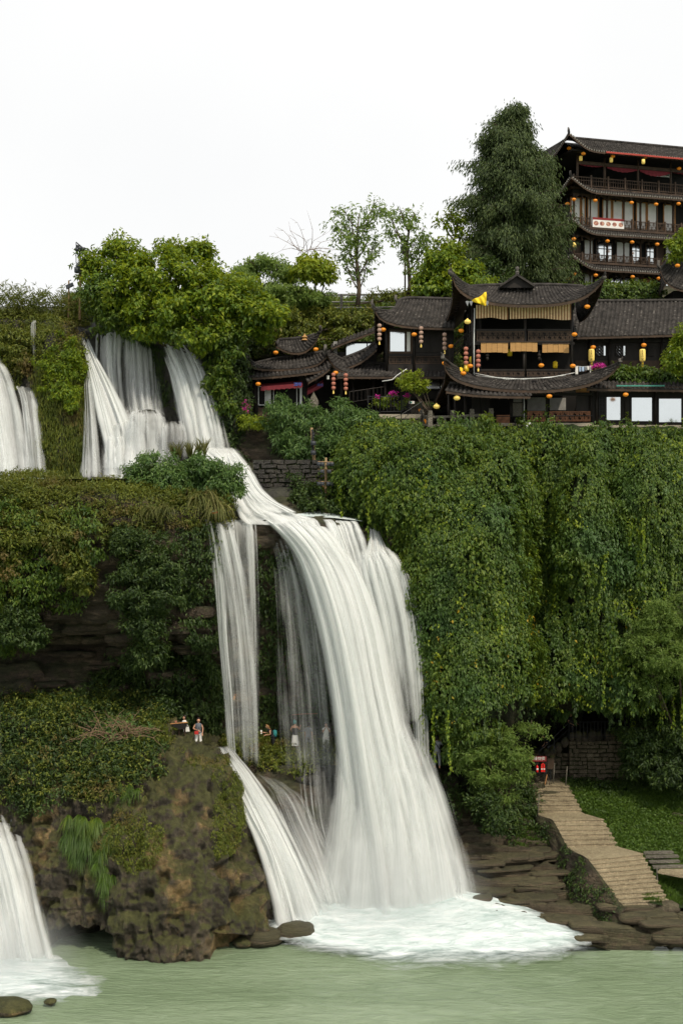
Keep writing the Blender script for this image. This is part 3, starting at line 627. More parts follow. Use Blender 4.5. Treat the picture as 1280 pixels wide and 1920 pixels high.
# main stream
Lm = [(462,964,69.6),(500,982,68.0),(548,1040,67.2),(585,1150,66.5),(612,1280,65.9),(628,1420,65.4),(640,1560,65.0),(648,1722,64.4)]
Rm = [(592,968,69.8),(636,1004,68.2),(682,1080,67.7),(712,1170,67.0),(736,1290,66.4),(768,1420,65.9),(812,1560,65.4),(852,1716,64.6)]
sh = lambda A, dx, dy, dY: [(a + dx, b + dy, c + dY) for a, b, c in A]
fall('broad white main waterfall bending right from the lip down to the river', [
 (Lm, Rm, [1.2,1.2,1.1,1.0,0.92,0.86,0.82,0.8], dict(s=1, bulge=0.9, nu=110, nv=140, edge=0.2, rib=32)),
 (sh(Lm, 16, 4, -0.35), sh(Rm, -14, 6, -0.35), [0.6,0.7,0.66,0.6,0.56,0.52,0.5,0.5], dict(rib=12, s=2, bulge=1.0, nu=90, nv=120, ridge=1.3)),
 (sh(Lm, -20, 0, 0.5), sh(Rm, 18, 0, 0.5), [0.4,0.36,0.32,0.34,0.4,0.48,0.55,0.65], dict(rib=8, s=3, bulge=0.5, nu=110, nv=120, edge=0.14)),
 ([(618,1340,66.0),(616,1440,65.4),(600,1560,64.9),(572,1712,64.3)], [(770,1340,66.1),(812,1440,65.6),(850,1560,65.1),(880,1700,64.4)], [0.2,0.42,0.55,0.7], dict(s=4, rib=22, top=0.3, bulge=0.8, nu=100)),
 ([(490,980,68.8),(512,1060,68.3),(520,1200,68.0),(528,1330,67.8),(535,1450,67.6)], [(560,1010,68.5),(592,1110,68.0),(616,1230,67.5),(630,1360,67.2),(640,1480,67)], [0.45,0.33,0.28,0.26,0.26], dict(s=5, bulge=0.2, slope=(0.65,1.25))),
])
fall('thin curtain of water pouring over the straight lip beside the main fall', [
 ([(535,964,70.6),(556,976,68.6),(572,1010,67.7),(600,1070,67.2),(625,1120,67)], [(662,974,70.6),(672,984,69.0),(684,1020,68.3),(694,1064,68.0),(706,1100,67.8)], [1.0,0.9,0.72,0.6,0.35], dict(s=6, nu=80, bulge=0.2, edge=0.02, bot=0.3, rib=26, rw=.7)),
 ([(592,1040,68.6),(600,1075,68.0),(620,1140,67.5),(650,1220,67.1)], [(700,1030,69.0),(722,1075,68.3),(735,1140,67.8),(742,1220,67.4)], [0.9,0.85,0.7,0.5], dict(s=7, bulge=0.7, top=0.12, bot=0.3)),
])
fall('veil of thin water threads left of the main fall', [
 ([(376,962,67.4),(384,990,66.6),(395,1080,66.4),(406,1200,66.3),(414,1310,66.2),(422,1420,66.2)], [(436,976,67.6),(448,1020,66.9),(466,1100,66.7),(480,1200,66.6),(490,1310,66.6),(494,1450,66.6)], [0.6,0.46,0.34,0.28,0.24,0.2], dict(rib=24, rw=.8, s=8, nu=80, edge=0.1)),
 ([(422,968,69.5),(426,985,68.2),(432,1050,67.7),(440,1160,67.5),(446,1290,67.4),(450,1430,67.4)], [(482,968,69.6),(487,985,68.4),(490,1050,67.9),(492,1160,67.7),(494,1290,67.6),(496,1450,67.6)], [0.75,0.58,0.38,0.28,0.24,0.2], dict(rib=14, rw=.9, s=9, nu=60, bulge=0.5)),
 ([(398,1010,66.3),(404,1100,66.1),(412,1210,66.0),(420,1300,66.0),(428,1420,66.0)], [(418,1010,66.3),(424,1100,66.1),(428,1210,66.0),(436,1300,66.0),(444,1430,66.0)], [0.5,0.5,0.5,0.46,0.42], dict(s=10, nu=30, bulge=0.1)),
])
fall('narrow waterfall at the right end of the lip dropping past the vines', [
 ([(690,986,70.6),(692,1000,69.7),(686,1030,68.8),(672,1060,68.4)], [(708,986,70.6),(714,1004,69.8),(728,1034,68.9),(744,1066,68.5)], [1.0,1.0,1.0,0.85], dict(s=11, nu=40, bot=0.2, bulge=0.5)),
 ([(672,1030,68.6),(676,1080,68.0),(694,1170,67.6),(712,1270,67.4),(726,1360,67.3)], [(722,1022,68.7),(750,1060,68.1),(774,1140,67.8),(788,1250,67.6),(796,1360,67.5)], [0.9,0.8,0.6,0.45,0.3], dict(rib=24, s=12, nu=70, bulge=0.4, top=0.06, bot=0.3)),
 ([(724,1022,68.6),(738,1080,68.0),(756,1180,67.7),(766,1290,67.5),(774,1440,67.4)], [(742,1036,68.6),(770,1090,68.1),(790,1180,67.8),(799,1290,67.6),(803,1450,67.5)], [0.9,0.85,0.75,0.68,0.6], dict(rib=18, s=13, nu=44, bulge=0.3, top=0.06)),
])
fall('white cascade sliding down the dark slope left of the main fall', [
 ([(402,1400,66.3),(420,1432,65.6),(446,1500,65.0),(480,1580,64.0),(504,1660,63.4),(520,1742,62.8)], [(430,1396,67.2),(470,1440,66.6),(520,1510,65.4),(562,1590,64.6),(592,1650,64.1),(622,1715,63.6)], [0.6,0.7,0.8,0.8,0.8,0.85], dict(rib=26, s=14, nu=80, ridge=0.9, bulge=0.3)),
 ([(392,1398,66.8),(424,1446,66.0),(462,1520,64.6),(500,1600,63.7),(530,1740,62.9)], [(418,1400,66.9),(458,1450,66.2),(500,1525,64.8),(544,1610,64.0),(585,1735,63.2)], [0.45,0.6,0.7,0.7,0.7], dict(rib=10, s=15, nu=60, bulge=0.3)),
])
fall('network of thin streams over the rounded rocks between the cascades', [
 ([(468,1446,67.0),(500,1476,66.4),(528,1540,65.5),(560,1610,64.7),(592,1690,63.9)], [(528,1462,67.2),(570,1490,66.6),(600,1545,65.9),(630,1610,65.2),(648,1690,64.4)], [0.18,0.24,0.28,0.4,0.8], dict(rib=24, rw=.45, s=16, nu=60, ridge=1.5, bulge=0.6)),
 ([(560,1430,67.4),(556,1470,66.8),(566,1530,66.0),(590,1600,65.2),(610,1690,64.2)], [(640,1400,67.6),(650,1460,66.9),(656,1540,66.2),(664,1610,65.4),(680,1690,64.4)], [0.16,0.22,0.26,0.4,0.8], dict(rib=24, rw=.45, s=17, nu=60, ridge=1.6, bulge=0.7)),
])
fall('broken cascade over the rocks right of the main fall', [
 ([(752,1436,67.2),(770,1476,66.6),(792,1540,65.9),(816,1610,65.2),(836,1690,64.4)], [(790,1448,67.4),(816,1490,66.8),(836,1550,66.2),(858,1620,65.5),(868,1690,64.6)], [0.4,0.5,0.5,0.5,0.6], dict(rib=22, rw=.8, s=18, nu=50, ridge=1.4, bulge=0.5)),
 ([(840,1600,65.8),(846,1640,65.2),(850,1690,64.5)], [(862,1606,65.9),(870,1645,65.3),(876,1692,64.6)], [0.4,0.55,0.6], dict(s=19, nu=20)),
])
fall('waterfall at the lower left picture edge running down to the river', [
 ([(-150,1440,65),(-140,1540,63.4),(-130,1640,62.2),(-120,1740,61.2),(-110,1812,60.4)], [(0,1478,64.5),(32,1560,62.6),(58,1640,61.3),(76,1720,60.5),(94,1806,59.8)], [0.85,0.9,0.85,0.85,0.9], dict(s=20, nu=90, ridge=1.2, bulge=0.7, edge=0.12)),
 ([(-60,1470,64.2),(-40,1560,62.4),(-20,1650,61.1),(0,1730,60.3),(10,1812,59.6)], [(10,1490,64.2),(40,1565,62.3),(66,1650,61.0),(82,1730,60.2),(104,1812,59.5)], [0.4,0.55,0.5,0.6,0.8], dict(s=21, nu=60, ridge=1.2, bulge=0.4)),
 ([(-70,905,65),(-64,960,63.9),(-60,1150,63.4),(-56,1350,63.2),(-50,1500,63.1)], [(2,905,65),(8,960,63.8),(12,1150,63.3),(14,1350,63.1),(22,1500,63.0)], [0.12,0.12,0.12,0.12,0.12], dict(s=22, nu=50, rib=0)),
])
fall('upper left waterfall spreading over a ledge at the picture edge', [
 ([(-120,650,77),(-110,690,76.2),(-100,780,75.2),(-95,900,74.0)], [(2,655,77),(34,725,75.8),(52,810,75.0),(66,898,74.0)], [0.9,0.85,0.75,0.7], dict(s=23, nu=80, edge=0.1, ridge=0.8)),
 ([(20,720,76.6),(34,740,76.0),(44,810,75.0),(48,898,74.0)], [(72,728,76.6),(78,760,76.0),(84,820,75.0),(94,898,74.0)], [0.4,0.5,0.5,0.5], dict(s=24, nu=44, ridge=0.8)),
 ([(60,600,77.4),(58,630,76.9),(58,680,76.8)], [(70,600,77.4),(72,630,76.9),(74,690,76.8)], [0.3,0.3,0.2], dict(rib=3, s=25, nu=14, bot=0.4)),
])
fall('upper middle waterfall sweeping right across its rock buttress', [
 ([(146,618,78.6),(156,650,77.2),(166,710,76.0),(176,780,75.0),(190,850,74.2),(196,905,73.6)], [(160,612,78.8),(178,660,77.3),(210,720,76.2),(244,790,75.2),(262,850,74.6),(270,905,74.0)], [0.85,0.95,0.95,0.95,1.0,1.0], dict(s=26, nu=60, bulge=0.3, ridge=0.7)),
 ([(184,606,79.6),(180,626,78.4),(182,690,77.6),(200,770,76.6)], [(222,606,79.6),(230,626,78.6),(228,690,78.0),(236,780,77.0)], [0.85,0.85,0.75,0.5], dict(s=27, nu=50, bulge=0.3, bot=0.2)),
 ([(158,690,76.6),(160,780,75.4),(158,840,74.8),(154,900,74.0)], [(176,690,76.4),(184,780,75.2),(190,840,74.4),(196,900,73.7)], [0.45,0.5,0.5,0.55], dict(s=28, nu=30, edge=0.2)),
 ([(188,810,74.6),(184,845,74.2),(180,905,73.4)], [(262,818,74.8),(280,850,74.4),(288,905,73.6)], [0.8,0.95,1.0], dict(s=29, nu=50, bulge=0.6, top=0.2)),
])
fall('broken white cascades tumbling over the wet rocks under the two upper waterfalls', [
 ([(236,700,78.2),(242,760,76.6),(250,810,75.2),(252,880,73.6)], [(300,700,78.4),(306,760,76.8),(318,810,75.4),(338,880,73.8)], [0.2,0.28,0.34,0.45], dict(top=.2, s=40, nu=60, ridge=1.5, bulge=0.7, rib=36, rw=.9)),
 ([(216,790,75.6),(206,830,74.8),(200,880,73.8)], [(262,780,75.8),(286,830,74.8),(300,884,73.7)], [0.4,0.6,0.85], dict(s=41, nu=50, bulge=0.9, rib=24, top=.2)),
 ([(226,610,79.6),(232,640,78.8),(236,720,78.2),(240,790,77.6)], [(282,625,79.6),(290,660,78.9),(296,730,78.2),(300,790,77.6)], [0.5,0.5,0.4,0.35], dict(s=42, nu=50, rib=22, rw=.8, bot=.3)),
])
fall('thin streams and small spouts between the two upper waterfalls', [
 ([(236,618,79.7),(238,640,79.0),(244,700,78.8),(250,760,78.4)], [(268,640,79.7),(274,660,79.0),(272,710,78.8),(270,765,78.4)], [0.5,0.6,0.6,0.5], dict(s=30, nu=30, bot=0.3)),
 ([(216,760,77.6),(222,790,76.6),(236,830,75.6),(244,860,75.0)], [(268,744,77.8),(290,790,76.6),(296,830,75.6),(300,868,75)], [0.35,0.42,0.45,0.5], dict(top=.2, s=31, nu=44, ridge=1.4, bulge=0.6)),
 ([(244,768,76.0),(236,788,74.2),(232,868,73.6)], [(302,766,76.0),(314,792,74.3),(318,868,73.7)], [0.5,0.42,0.36], dict(top=.35, s=32, nu=30, bulge=0.7, rib=20)),
 ([(300,790,75.0),(296,808,73.7),(294,866,73.2)], [(342,788,75.0),(350,808,73.7),(352,866,73.2)], [0.42,0.34,0.26], dict(top=.35, s=33, nu=24, bulge=0.4, rib=14)),
])
fall('smooth white upper waterfall emerging below the overhanging tree', [
 ([(290,628,79.6),(302,660,78.2),(318,710,77.2),(332,780,76.4),(348,862,75.6)], [(346,636,79.4),(372,672,77.8),(392,720,76.8),(408,780,76.0),(424,862,75.2)], [1.0,1.1,1.15,1.15,1.1], dict(s=34, nu=70, bulge=0.5, ridge=0.6)),
 ([(340,650,78.2),(362,690,77.2),(380,760,76.4),(398,850,75.6)], [(362,650,78.2),(392,700,77.0),(416,770,76.2),(436,856,75.4)], [0.4,0.5,0.5,0.5], dict(s=35, nu=30)),
 ([(304,664,77.9),(322,715,76.9),(336,785,76.1),(352,862,75.3)], [(350,664,77.7),(374,715,76.7),(392,785,75.9),(410,862,75.1)], [0.7,0.8,0.8,0.8], dict(s=36, nu=50, bulge=0.4)),
])
fall('foaming chute linking the upper pool to the main lip', [
 ([(330,836,75),(380,866,73.2),(420,906,71.2),(434,945,69.4),(446,968,68.6),(460,984,68.0)], [(450,838,75),(478,880,73.0),(502,922,71.0),(548,958,69.8),(590,971,69.0),(604,986,68.3)], [1.0,1.0,1.0,1.1,1.1,0.7], dict(s=37, nu=90, bulge=0.5, ridge=1.3, edge=0.12, bot=0.02)),
 ([(400,850,74.4),(430,890,72.3),(450,930,70.2),(470,966,68.8)], [(446,850,74.4),(470,890,72.3),(500,930,70.5),(560,962,69.0)], [0.9,1.0,1.0,0.8], dict(s=38, nu=60, bulge=0.7)),
])
# foam apron and pools
def foam(name, label, net, dens, s=0, kind='structure', mound=0.4):
    P = loft(net, 0.15); r, c = P.shape[:2]
    A = np.asarray(dens, float); D = catm(catm(A[..., None], [12]*(A.shape[0]-1), 0), [12]*(A.shape[1]-1), 1)[..., 0]
    ri = np.linspace(0, D.shape[0]-1, r).astype(int); ci = np.linspace(0, D.shape[1]-1, c).astype(int); D = D[ri][:, ci]
    h = fbm(P * [0.5, 1, 1], 0.9, 4, s); P[..., 2] += mound * np.clip(D, 0, 1) * (h + 0.1) + 0.03
    me = gridmesh(name, P, True); at = me.attributes.new('dens', 'FLOAT', 'POINT'); at.data.foreach_set('value', np.clip(D, 0, 1.3).astype(np.float32).ravel())
    o = link(name, me, None, [M['foam']]); tag(o, kind=kind); return o
foam('foam', '', [[(490,1700,64.6),(560,1685,64.8),(640,1675,64.8),(740,1672,64.8),(840,1672,64.8),(920,1690,64.4),(1000,1712,63.4),(1080,1738,62.2)],
                  [(490,1722,63.4),(560,1712,63.6),(640,1704,63.6),(740,1700,63.6),(840,1700,63.6),(920,1712,63.2),(1000,1732,62.2),(1090,1748,61.6)],
                  [(490,1745,62.2),(560,1740,62.3),(640,1742,62.3),(740,1742,62.3),(840,1738,62.2),(930,1738,61.8),(1010,1745,61.4),(1100,1756,61.2)],
                  [(490,1764,61.2),(560,1770,61.0),(640,1778,60.7),(740,1784,60.4),(840,1780,60.4),(940,1780,60.2),(1030,1778,60.2),(1110,1775,60.3)],
                  [(490,1790,59.8),(560,1796,59.6),(640,1800,59.2),(740,1815,58.6),(840,1812,58.6),(940,1812,58.6),(1040,1806,58.8),(1120,1796,59.2)],
                  [(470,1825,57.7),(560,1835,57.2),(640,1845,56.6),(740,1860,55.8),(840,1860,55.8),(940,1856,56),(1040,1845,56.5),(1130,1830,57.4)]],
     [[0.0,0.8,1.2,1.3,1.3,0.9,0.5,0.0],[0.2,1.0,1.3,1.3,1.3,1.2,1.0,0.2],[0.2,0.8,1.1,1.2,1.2,1.2,1.0,0.35],[0.0,0.3,0.5,0.58,0.6,0.55,0.45,0.08],[0.0,0.05,0.14,0.2,0.22,0.18,0.1,0.0],[0,0,0,0,0,0,0,0]], 3)
foam('foam', '', [[(-180,1790,61),(-80,1790,60.6),(0,1790,60.2),(60,1792,60),(120,1796,60),(200,1800,60)],
                  [(-180,1820,58),(-80,1818,58.2),(0,1816,58.4),(60,1814,58.6),(130,1815,58.6),(210,1818,58.4)],
                  [(-180,1850,56.6),(-80,1850,56.4),(0,1848,56.4),(60,1846,56.5),(140,1848,56.4),(230,1850,56.2)],
                  [(-180,1880,54.6),(-80,1880,54.6),(0,1875,54.8),(60,1872,55),(150,1872,55),(240,1876,54.8)],
                  [(-180,1915,52.6),(-80,1915,52.6),(0,1908,53),(60,1902,53.2),(160,1900,53.4),(250,1900,53.4)]],
     [[1.1,1.1,1.1,0.9,0.3,0],[1.1,1.1,1.1,0.9,0.45,0.05],[1,1,0.95,0.75,0.5,0.1],[0.5,0.5,0.5,0.55,0.5,0.0],[0,0,0,0,0,0]], 5, mound=0.2)
foam('pool_water', '', [[(-180,898,75),(0,898,75),(100,899,75),(200,900,75),(280,902,75),(340,905,75)],
                  [(-180,901,70),(0,901,70),(100,902,70),(200,905,70),(280,912,70.5),(340,918,71)],
                  [(-180,904,66.6),(0,904,66.6),(100,906,66.6),(200,916,67.2),(240,930,67.6),(300,938,68)]],
     [[1,1,1,1.3,1.3,1],[1,1,1,1.3,1.3,1.1],[0.7,0.7,0.7,1.2,1.2,0.8]], 7, mound=0.12)
foam('pool_water', '', [[(430,944,71.5),(500,948,71.5),(560,954,71.5),(620,962,71.2),(680,972,71.0)],
                  [(430,956,70.3),(500,958,70.3),(560,963,70.3),(620,968,70.2),(680,976,70.2)],
                  [(436,966,69.2),(500,969,69.2),(560,972,69.2),(620,975,69.2),(680,981,69.4)]],
     [[0.3,0.5,0.45,0.2,0.0],[1,1.1,1.0,0.8,0.5],[1,1.1,1.1,1.0,0.8]], 9, mound=0.15)
# ================================================================ foliage
UP = np.array([0, 0, 1.0])
def leaf_mesh(name, C, D, N, L, Wd, mats, parent=None, droop=0.25):
    D = nrm(D); S = nrm(np.cross(D, N)); N = np.cross(S, D); L = L[:, None]; Wd = Wd[:, None]
    tip = C + D * L - N * (L * droop); mid = C + D * L * 0.42
    V = np.stack([C, mid + S * Wd * 0.5 + N * Wd * 0.14, tip, mid - S * Wd * 0.5 + N * Wd * 0.14], 1).reshape(-1, 3)
    n = len(C); b = np.arange(n)[:, None] * 4
    F3 = np.stack([b + [0, 2, 1], b + [0, 3, 2]], 1).reshape(-1, 3)
    return link(name, npmesh(name, V, F3), parent, mats if isinstance(mats, (list, tuple)) else [mats])
def rv(n): return nrm(rng.normal(size=(n, 3)))
def sprays(P, Nn, k, L, ratio=0.42, spread=0.8, droop=0.7, out=0.5, jit=0.05, lv=0.3):
    M_ = len(P); P = np.repeat(P, k, 0); Nn = np.repeat(Nn, k, 0); n = len(P)
    D = nrm(rv(n) * spread + Nn * out - UP * droop)
    Nl = nrm(Nn * 0.7 + UP * 0.55 + rv(n) * 0.45)
    LL = L * (1 + lv * rng.normal(size=n)).clip(0.5, 1.7)
    return P + rng.normal(size=(n, 3)) * jit, D, Nl, LL, LL * ratio
def pick(key, dens, mask=None, thr=None):
    P, N = NETS[key]; a = P[:-1, :-1]; b = P[1:, :-1]; c = P[1:, 1:]; d = P[:-1, 1:]
    ar = 0.5 * (np.linalg.norm(np.cross(b - a, c - a), axis=-1) + np.linalg.norm(np.cross(c - a, d - a), axis=-1))
    cen = (a + c) / 2; px, py = proj(cen); w = ar * ((px > -260) & (px < 1560))
    if mask is not None:
        jx = 30 * (fbm(cen, 0.9, 3, 91) - 0.5) ; jy = 40 * (fbm(cen, 0.9, 3, 92) - 0.5); w = w * mask(px + jx, py + jy, cen)
    w = w.ravel(); tot = w.sum(); n = int(tot * dens)
    if n == 0: return np.zeros((0, 3)), np.zeros((0, 3))
    cs = np.cumsum(w) / tot; q = np.searchsorted(cs, rng.random(n)).clip(0, len(w) - 1)
    i, j = q // a.shape[1], q % a.shape[1]; u = rng.random((n, 1)); v = rng.random((n, 1))
    X = a[i, j] * (1-u)*(1-v) + b[i, j]*u*(1-v) + c[i, j]*u*v + d[i, j]*(1-u)*v
    return X, N[i, j]
def poly(*pts): return lambda x, y, P: inpoly(x, y, pts).astype(float)
def cover(name, key, mask, dens, k, L, mat, thick=0.3, ratio=0.5, spread=0.7, droop=0.7, out=0.35, label=None, cat=None, kind='stuff', lump=0.0, lsc=1.1, gap=0.0, parent=None):
    P, N = pick(key, dens, mask)
    Nn = nrm(N + [0, -0.15, 0.15])
    h = fbm(P, lsc, 3, 17)
    if gap > 0: m = h > gap; P, N, Nn, h = P[m], N[m], Nn[m], h[m]
    P = P + Nn * (thick * rng.random((len(P), 1)) ** 0.7 + lump * np.clip((h - 0.42) * 3, 0, 1)[:, None])
    o = leaf_mesh(name, *sprays(P, Nn, k, L, ratio, spread, droop, out, jit=L * 0.5), mat, parent)
    return tag(o, label, cat, kind=kind)
def strands(name, P, N, k, L, mat, length=(0.5, 1.5), ratio=0.12, parent=None, kind='stuff', label=None, cat=None, seg=3, outw=0.5, up=0.6, grav=1.0):
    n = len(P) * k; P = np.repeat(P, k, 0); N = np.repeat(N, k, 0)
    D = nrm(N * outw + UP * up + rv(n) * 0.45); ln = rng.uniform(length[0], length[1], n)[:, None]; w = ln * ratio * 0.5
    S = nrm(np.cross(D, rv(n))); Vs = []
    for i in range(seg + 1):
        t = i / seg; c = P + D * ln * t - UP * (grav * ln * t * t * 0.75); ww = w * (1 - t) ** 0.7 if i < seg else w * 0.02
        Vs += [c + S * ww, c - S * ww]
    V = np.stack(Vs, 1).reshape(-1, 3); b = np.arange(n)[:, None] * (2 * (seg + 1))
    F = np.concatenate([b + [2*i, 2*i+1, 2*i+3, 2*i+2] for i in range(seg)], 0)
    o = link(name, npmesh(name, V, F), parent, [mat]); return tag(o, label, cat, kind=kind)
def blobpts(blobs, per_m2, sub=0.32, fill=0.35):
    Ps, Ns = [], []
    for b in blobs:
        px, py, Y, rx, ry = b[:5]; c = W(px, py, Y); rx = rx * Y / FPX; rz = ry * Y / FPX; rad = np.array([rx, (rx + rz) / 2 * (b[5] if len(b) > 5 else 0.9), rz])
        area = 4 * np.pi * ((rad[0]*rad[1])**1.6/3 + (rad[0]*rad[2])**1.6/3 + (rad[1]*rad[2])**1.6/3) ** (1/1.6)
        ns = max(8, int(area / (sub * sub * 6))); d = rv(ns); rr = 0.55 + 0.5 * rng.random((ns, 1)); sc = c + d * rad * rr
        n = int(area * per_m2); q = rng.integers(0, ns, n); dd = rv(n); sr = sub * rng.uniform(0.7, 1.4, ns)[q][:, None] * rng.random((n, 1)) ** 0.4
        P = sc[q] + dd * sr * [1.15, 1.15, 0.75]; Ps.append(P); Ns.append(nrm(dd * 0.8 + d[q] * 0.7 + UP * 0.25))
        m = int(n * fill * 0.5); d2 = rv(m); P2 = c + d2 * rad * (0.15 + 0.65 * rng.random((m, 1))); Ps.append(P2); Ns.append(nrm(d2 + UP * 0.2))
    return np.concatenate(Ps), np.concatenate(Ns)
def shrub(blobs, mat, L=0.16, per=55, k=3, label='', cat='bush', name='bush', sub=0.3, ratio=0.42, droop=0.5, stems=None, group=None, core=True, spread=0.8, fill=0.5, crown='foliage'):
    px, py, Y, rx, ry = blobs[0][:5]; base = W(px, py + ry, Y); r = empty(name, base, label, cat, group)
    P, N = blobpts(blobs, per, sub, fill)
    leaf_mesh(crown, *sprays(P, N, k, L, ratio, spread, droop, 0.6, jit=L * 0.4), mat, r)
    mb = MB()
    for i, b in enumerate(blobs):
        c = W(b[0], b[1], b[2]); a = stems if stems is not None else base
        mid = (np.asarray(a) * 0.45 + c * 0.55) + np.array([0.15 * math.sin(i * 2.1), 0.1, -0.1]); 
        R = b[3] * b[2] / FPX; r0 = min(0.16, 0.03 + 0.045 * R)
        mb.tube([a, mid, c, c + (c - mid) * 0.25], [r0, r0 * 0.7, r0 * 0.4, r0 * 0.15], 6)
        for q in range(5):
            d = rv(1)[0]; d[2] = abs(d[2]) * 0.6; e = c + d * R * 0.75; mb.tube([c, (c + e) / 2 + [0, 0, 0.05], e], [r0 * 0.4, r0 * 0.25, 0.01], 5)
    mb.build('branches' if crown == 'foliage' else 'trunk', M['bark'], r, True); return r

# --- the right-hand vine wall
def vm(x, y, P): return ((x > np.where(y > 1070, 782 + .1 * (y - 1080), 0)) & (y > 812) & (y < 1312 + 0.5 * np.maximum(0, 960 - x)) & (P[..., 1] < 75.2)).astype(float)
cover('ivy', 'vine_cliff', vm, 150, 3, 0.15, M['leaf_vine'], thick=0.35, ratio=0.62, droop=0.95, spread=0.5, out=0.5, lump=0.6, lsc=0.75, gap=0.0)
cover('ivy', 'vine_cliff', lambda x, y, P: vm(x, y, P) * (vn(P * [1, 1, 0.5], 0.45, 77) > 0.52), 60, 4, 0.21, M['leaf_vine'], thick=0.6, ratio=0.5, droop=0.9, spread=0.7, out=0.8, lump=0.8, lsc=0.75, gap=0.42)
cover('creeper', 'vine_cliff', lambda x, y, P: vm(x, y, P) * (y < 1330) * (vn(P, 0.5, 78) > 0.6), 9, 4, 0.14, M['leaf_yellow'], thick=0.7, ratio=0.6, droop=0.8, lump=0.4, gap=0.4)
cover('turning_leaves', 'vine_cliff', lambda x, y, P: vm(x, y, P) * (y > 1120) * (vn(P, 0.7, 79) > 0.55), 2.2, 2, 0.15, M['leaf_fall'], thick=0.7, ratio=0.6, droop=0.9, lump=0.3)
# trailing vines: chains of leaves hanging down over the wall
def trailers(key, mask, n, ln, L, mat, name='trailing_vine', off=(.25, .7), label=None):
    P, N = pick(key, 6, mask); s_ = rng.permutation(len(P))[:n]; P, N = P[s_], N[s_]; A, B = [], []; px0, py0 = NETS[key]; 
    for p, nn in zip(P, N):
        k = int(rng.uniform(*ln) / .11); t = np.arange(k) * .11; dx = .25 * (vn(np.stack([t * .8, t * 0 + p[0], t * 0], -1), 1, 3) - .5); o = rng.uniform(*off)
        h = nrm(np.array([nn[0] * .6, min(nn[1], -.3), 0.0])[None])[0]; q = p + h * o * np.minimum(1, t[:, None] * 1.5 + .2); q = q + np.stack([dx, 0 * t, -t], -1); A.append(q); B.append(np.repeat(h[None], k, 0))
    A = np.concatenate(A); B = np.concatenate(B); o = leaf_mesh(name, *sprays(A, B, 3, L, .6, .6, 1.1, .5, jit=.05), mat); return tag(o, kind='stuff')
trailers('vine_cliff', lambda x, y, P: vm(x, y, P) * (y < 1150) * (1 - .75 * ((x < 965) & (y > 840))), 280, (1.2, 4.5), .15, M['leaf_vine'])
trailers('vine_cliff', lambda x, y, P: vm(x, y, P) * (vn(P, .35, 61) > .5), 190, (1.0, 4.0), .15, M['leaf_bright'], off=(.5, .9))
trailers('vine_cliff', lambda x, y, P: vm(x, y, P) * (y > 1200), 130, (.6, 2.2), .14, M['leaf_dark'])
# soft bluish shrubs that spill down the left part of the wall
bl = [(742,912,70,52,34),(702,918,70.2,34,26),(800,930,69.3,55,42),(860,960,69,50,45),(770,960,69.3,40,35),(900,1010,68.6,52,55),(945,1060,68.9,40,45),(880,1085,68.0,48,50),(930,1130,68.4,36,50),(845,905,70,40,30)]
shrub(bl, M['leaf_bamboo'], 0.26, 34, 5, 'large soft blue-green shrub spilling down the left part of the vine wall', sub=0.42, ratio=0.26, droop=0.55, fill=0.3)
shrub([(855,1150,67.6,40,45),(885,1210,67.3,46,50),(860,1280,67.2,42,50),(905,1300,67.2,44,45),(880,1360,67.2,48,40),(925,1240,67.8,34,44)], M['leaf_vine'], 0.24, 30, 5, 'hanging green shrub curtain at the lower left corner of the vine wall', sub=0.4, ratio=0.36, droop=0.9, fill=0.3)
shrub([(1090,955,70,46,34),(1085,1000,69.6,50,50),(1070,1060,69.6,44,45)], M['leaf_vine'], 0.2, 40, 4, 'rounded leafy bulge standing out of the middle of the vine wall', sub=0.35, ratio=0.5, droop=0.9, fill=0.3)
shrub([(800,860,72.5,36,20),(850,864,72,42,20),(905,860,72,44,20),(778,876,71.5,22,16)], M['leaf_yellow'], 0.17, 40, 4, 'light green bushes tumbling over the edge below the stone balustrade', sub=0.3, ratio=0.5, droop=0.6)
shrub([(960,838,73,46,20),(1060,838,73,50,22),(1010,855,72.6,40,22)], M['leaf_vine'], 0.18, 42, 4, 'ragged bush along the cliff edge below the lattice railing', sub=0.3, ratio=0.5)
shrub([(1130,836,73,34,24),(1180,836,73,36,32),(1240,850,73,44,24),(1300,850,73,40,26),(1150,862,72.5,40,24)], M['leaf_bright'], 0.18, 42, 4, 'bright bush on the cliff edge below the big windows', sub=0.3, ratio=0.42)
# --- left terrace
cover('undergrowth', 'cliff', lambda x, y, P: ((y < 1010 + 20 * np.sin(x / 30)) & (x < 425) & (P[..., 1] < 67.6)).astype(float), 120, 3, 0.15, M['leaf_olive'], thick=0.35, ratio=0.4, droop=0.1, spread=1.0, out=0.5, lump=0.35, lsc=0.8)
cover('undergrowth', 'cliff', lambda x, y, P: ((y < 935) & (x < 425) & (P[..., 1] < 67)).astype(float), 40, 4, 0.2, M['leaf_olive'], thick=0.45, ratio=0.2, droop=-0.7, spread=0.9, out=0.2, lump=0.2, lsc=0.8)
cover('hanging_creeper', 'cliff', poly((-200,950),(190,960),(186,1060),(170,1120),(120,1140),(75,1100),(66,1190),(-200,1210)), 110, 3, 0.17, M['leaf_vine'], thick=0.5, ratio=0.5, droop=0.8, lump=0.6, gap=0.42, lsc=0.9)
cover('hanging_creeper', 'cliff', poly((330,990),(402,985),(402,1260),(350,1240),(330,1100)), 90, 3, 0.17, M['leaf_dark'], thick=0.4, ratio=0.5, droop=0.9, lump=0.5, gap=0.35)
cover('undergrowth', 'cliff', poly((-200,1340),(90,1330),(200,1260),(250,1200),(420,1240),(410,1380),(330,1370),(-200,1370)), 70, 4, 0.2, M['leaf_dark'], thick=0.6, ratio=0.4, droop=0.5, lump=0.6, gap=0.36)
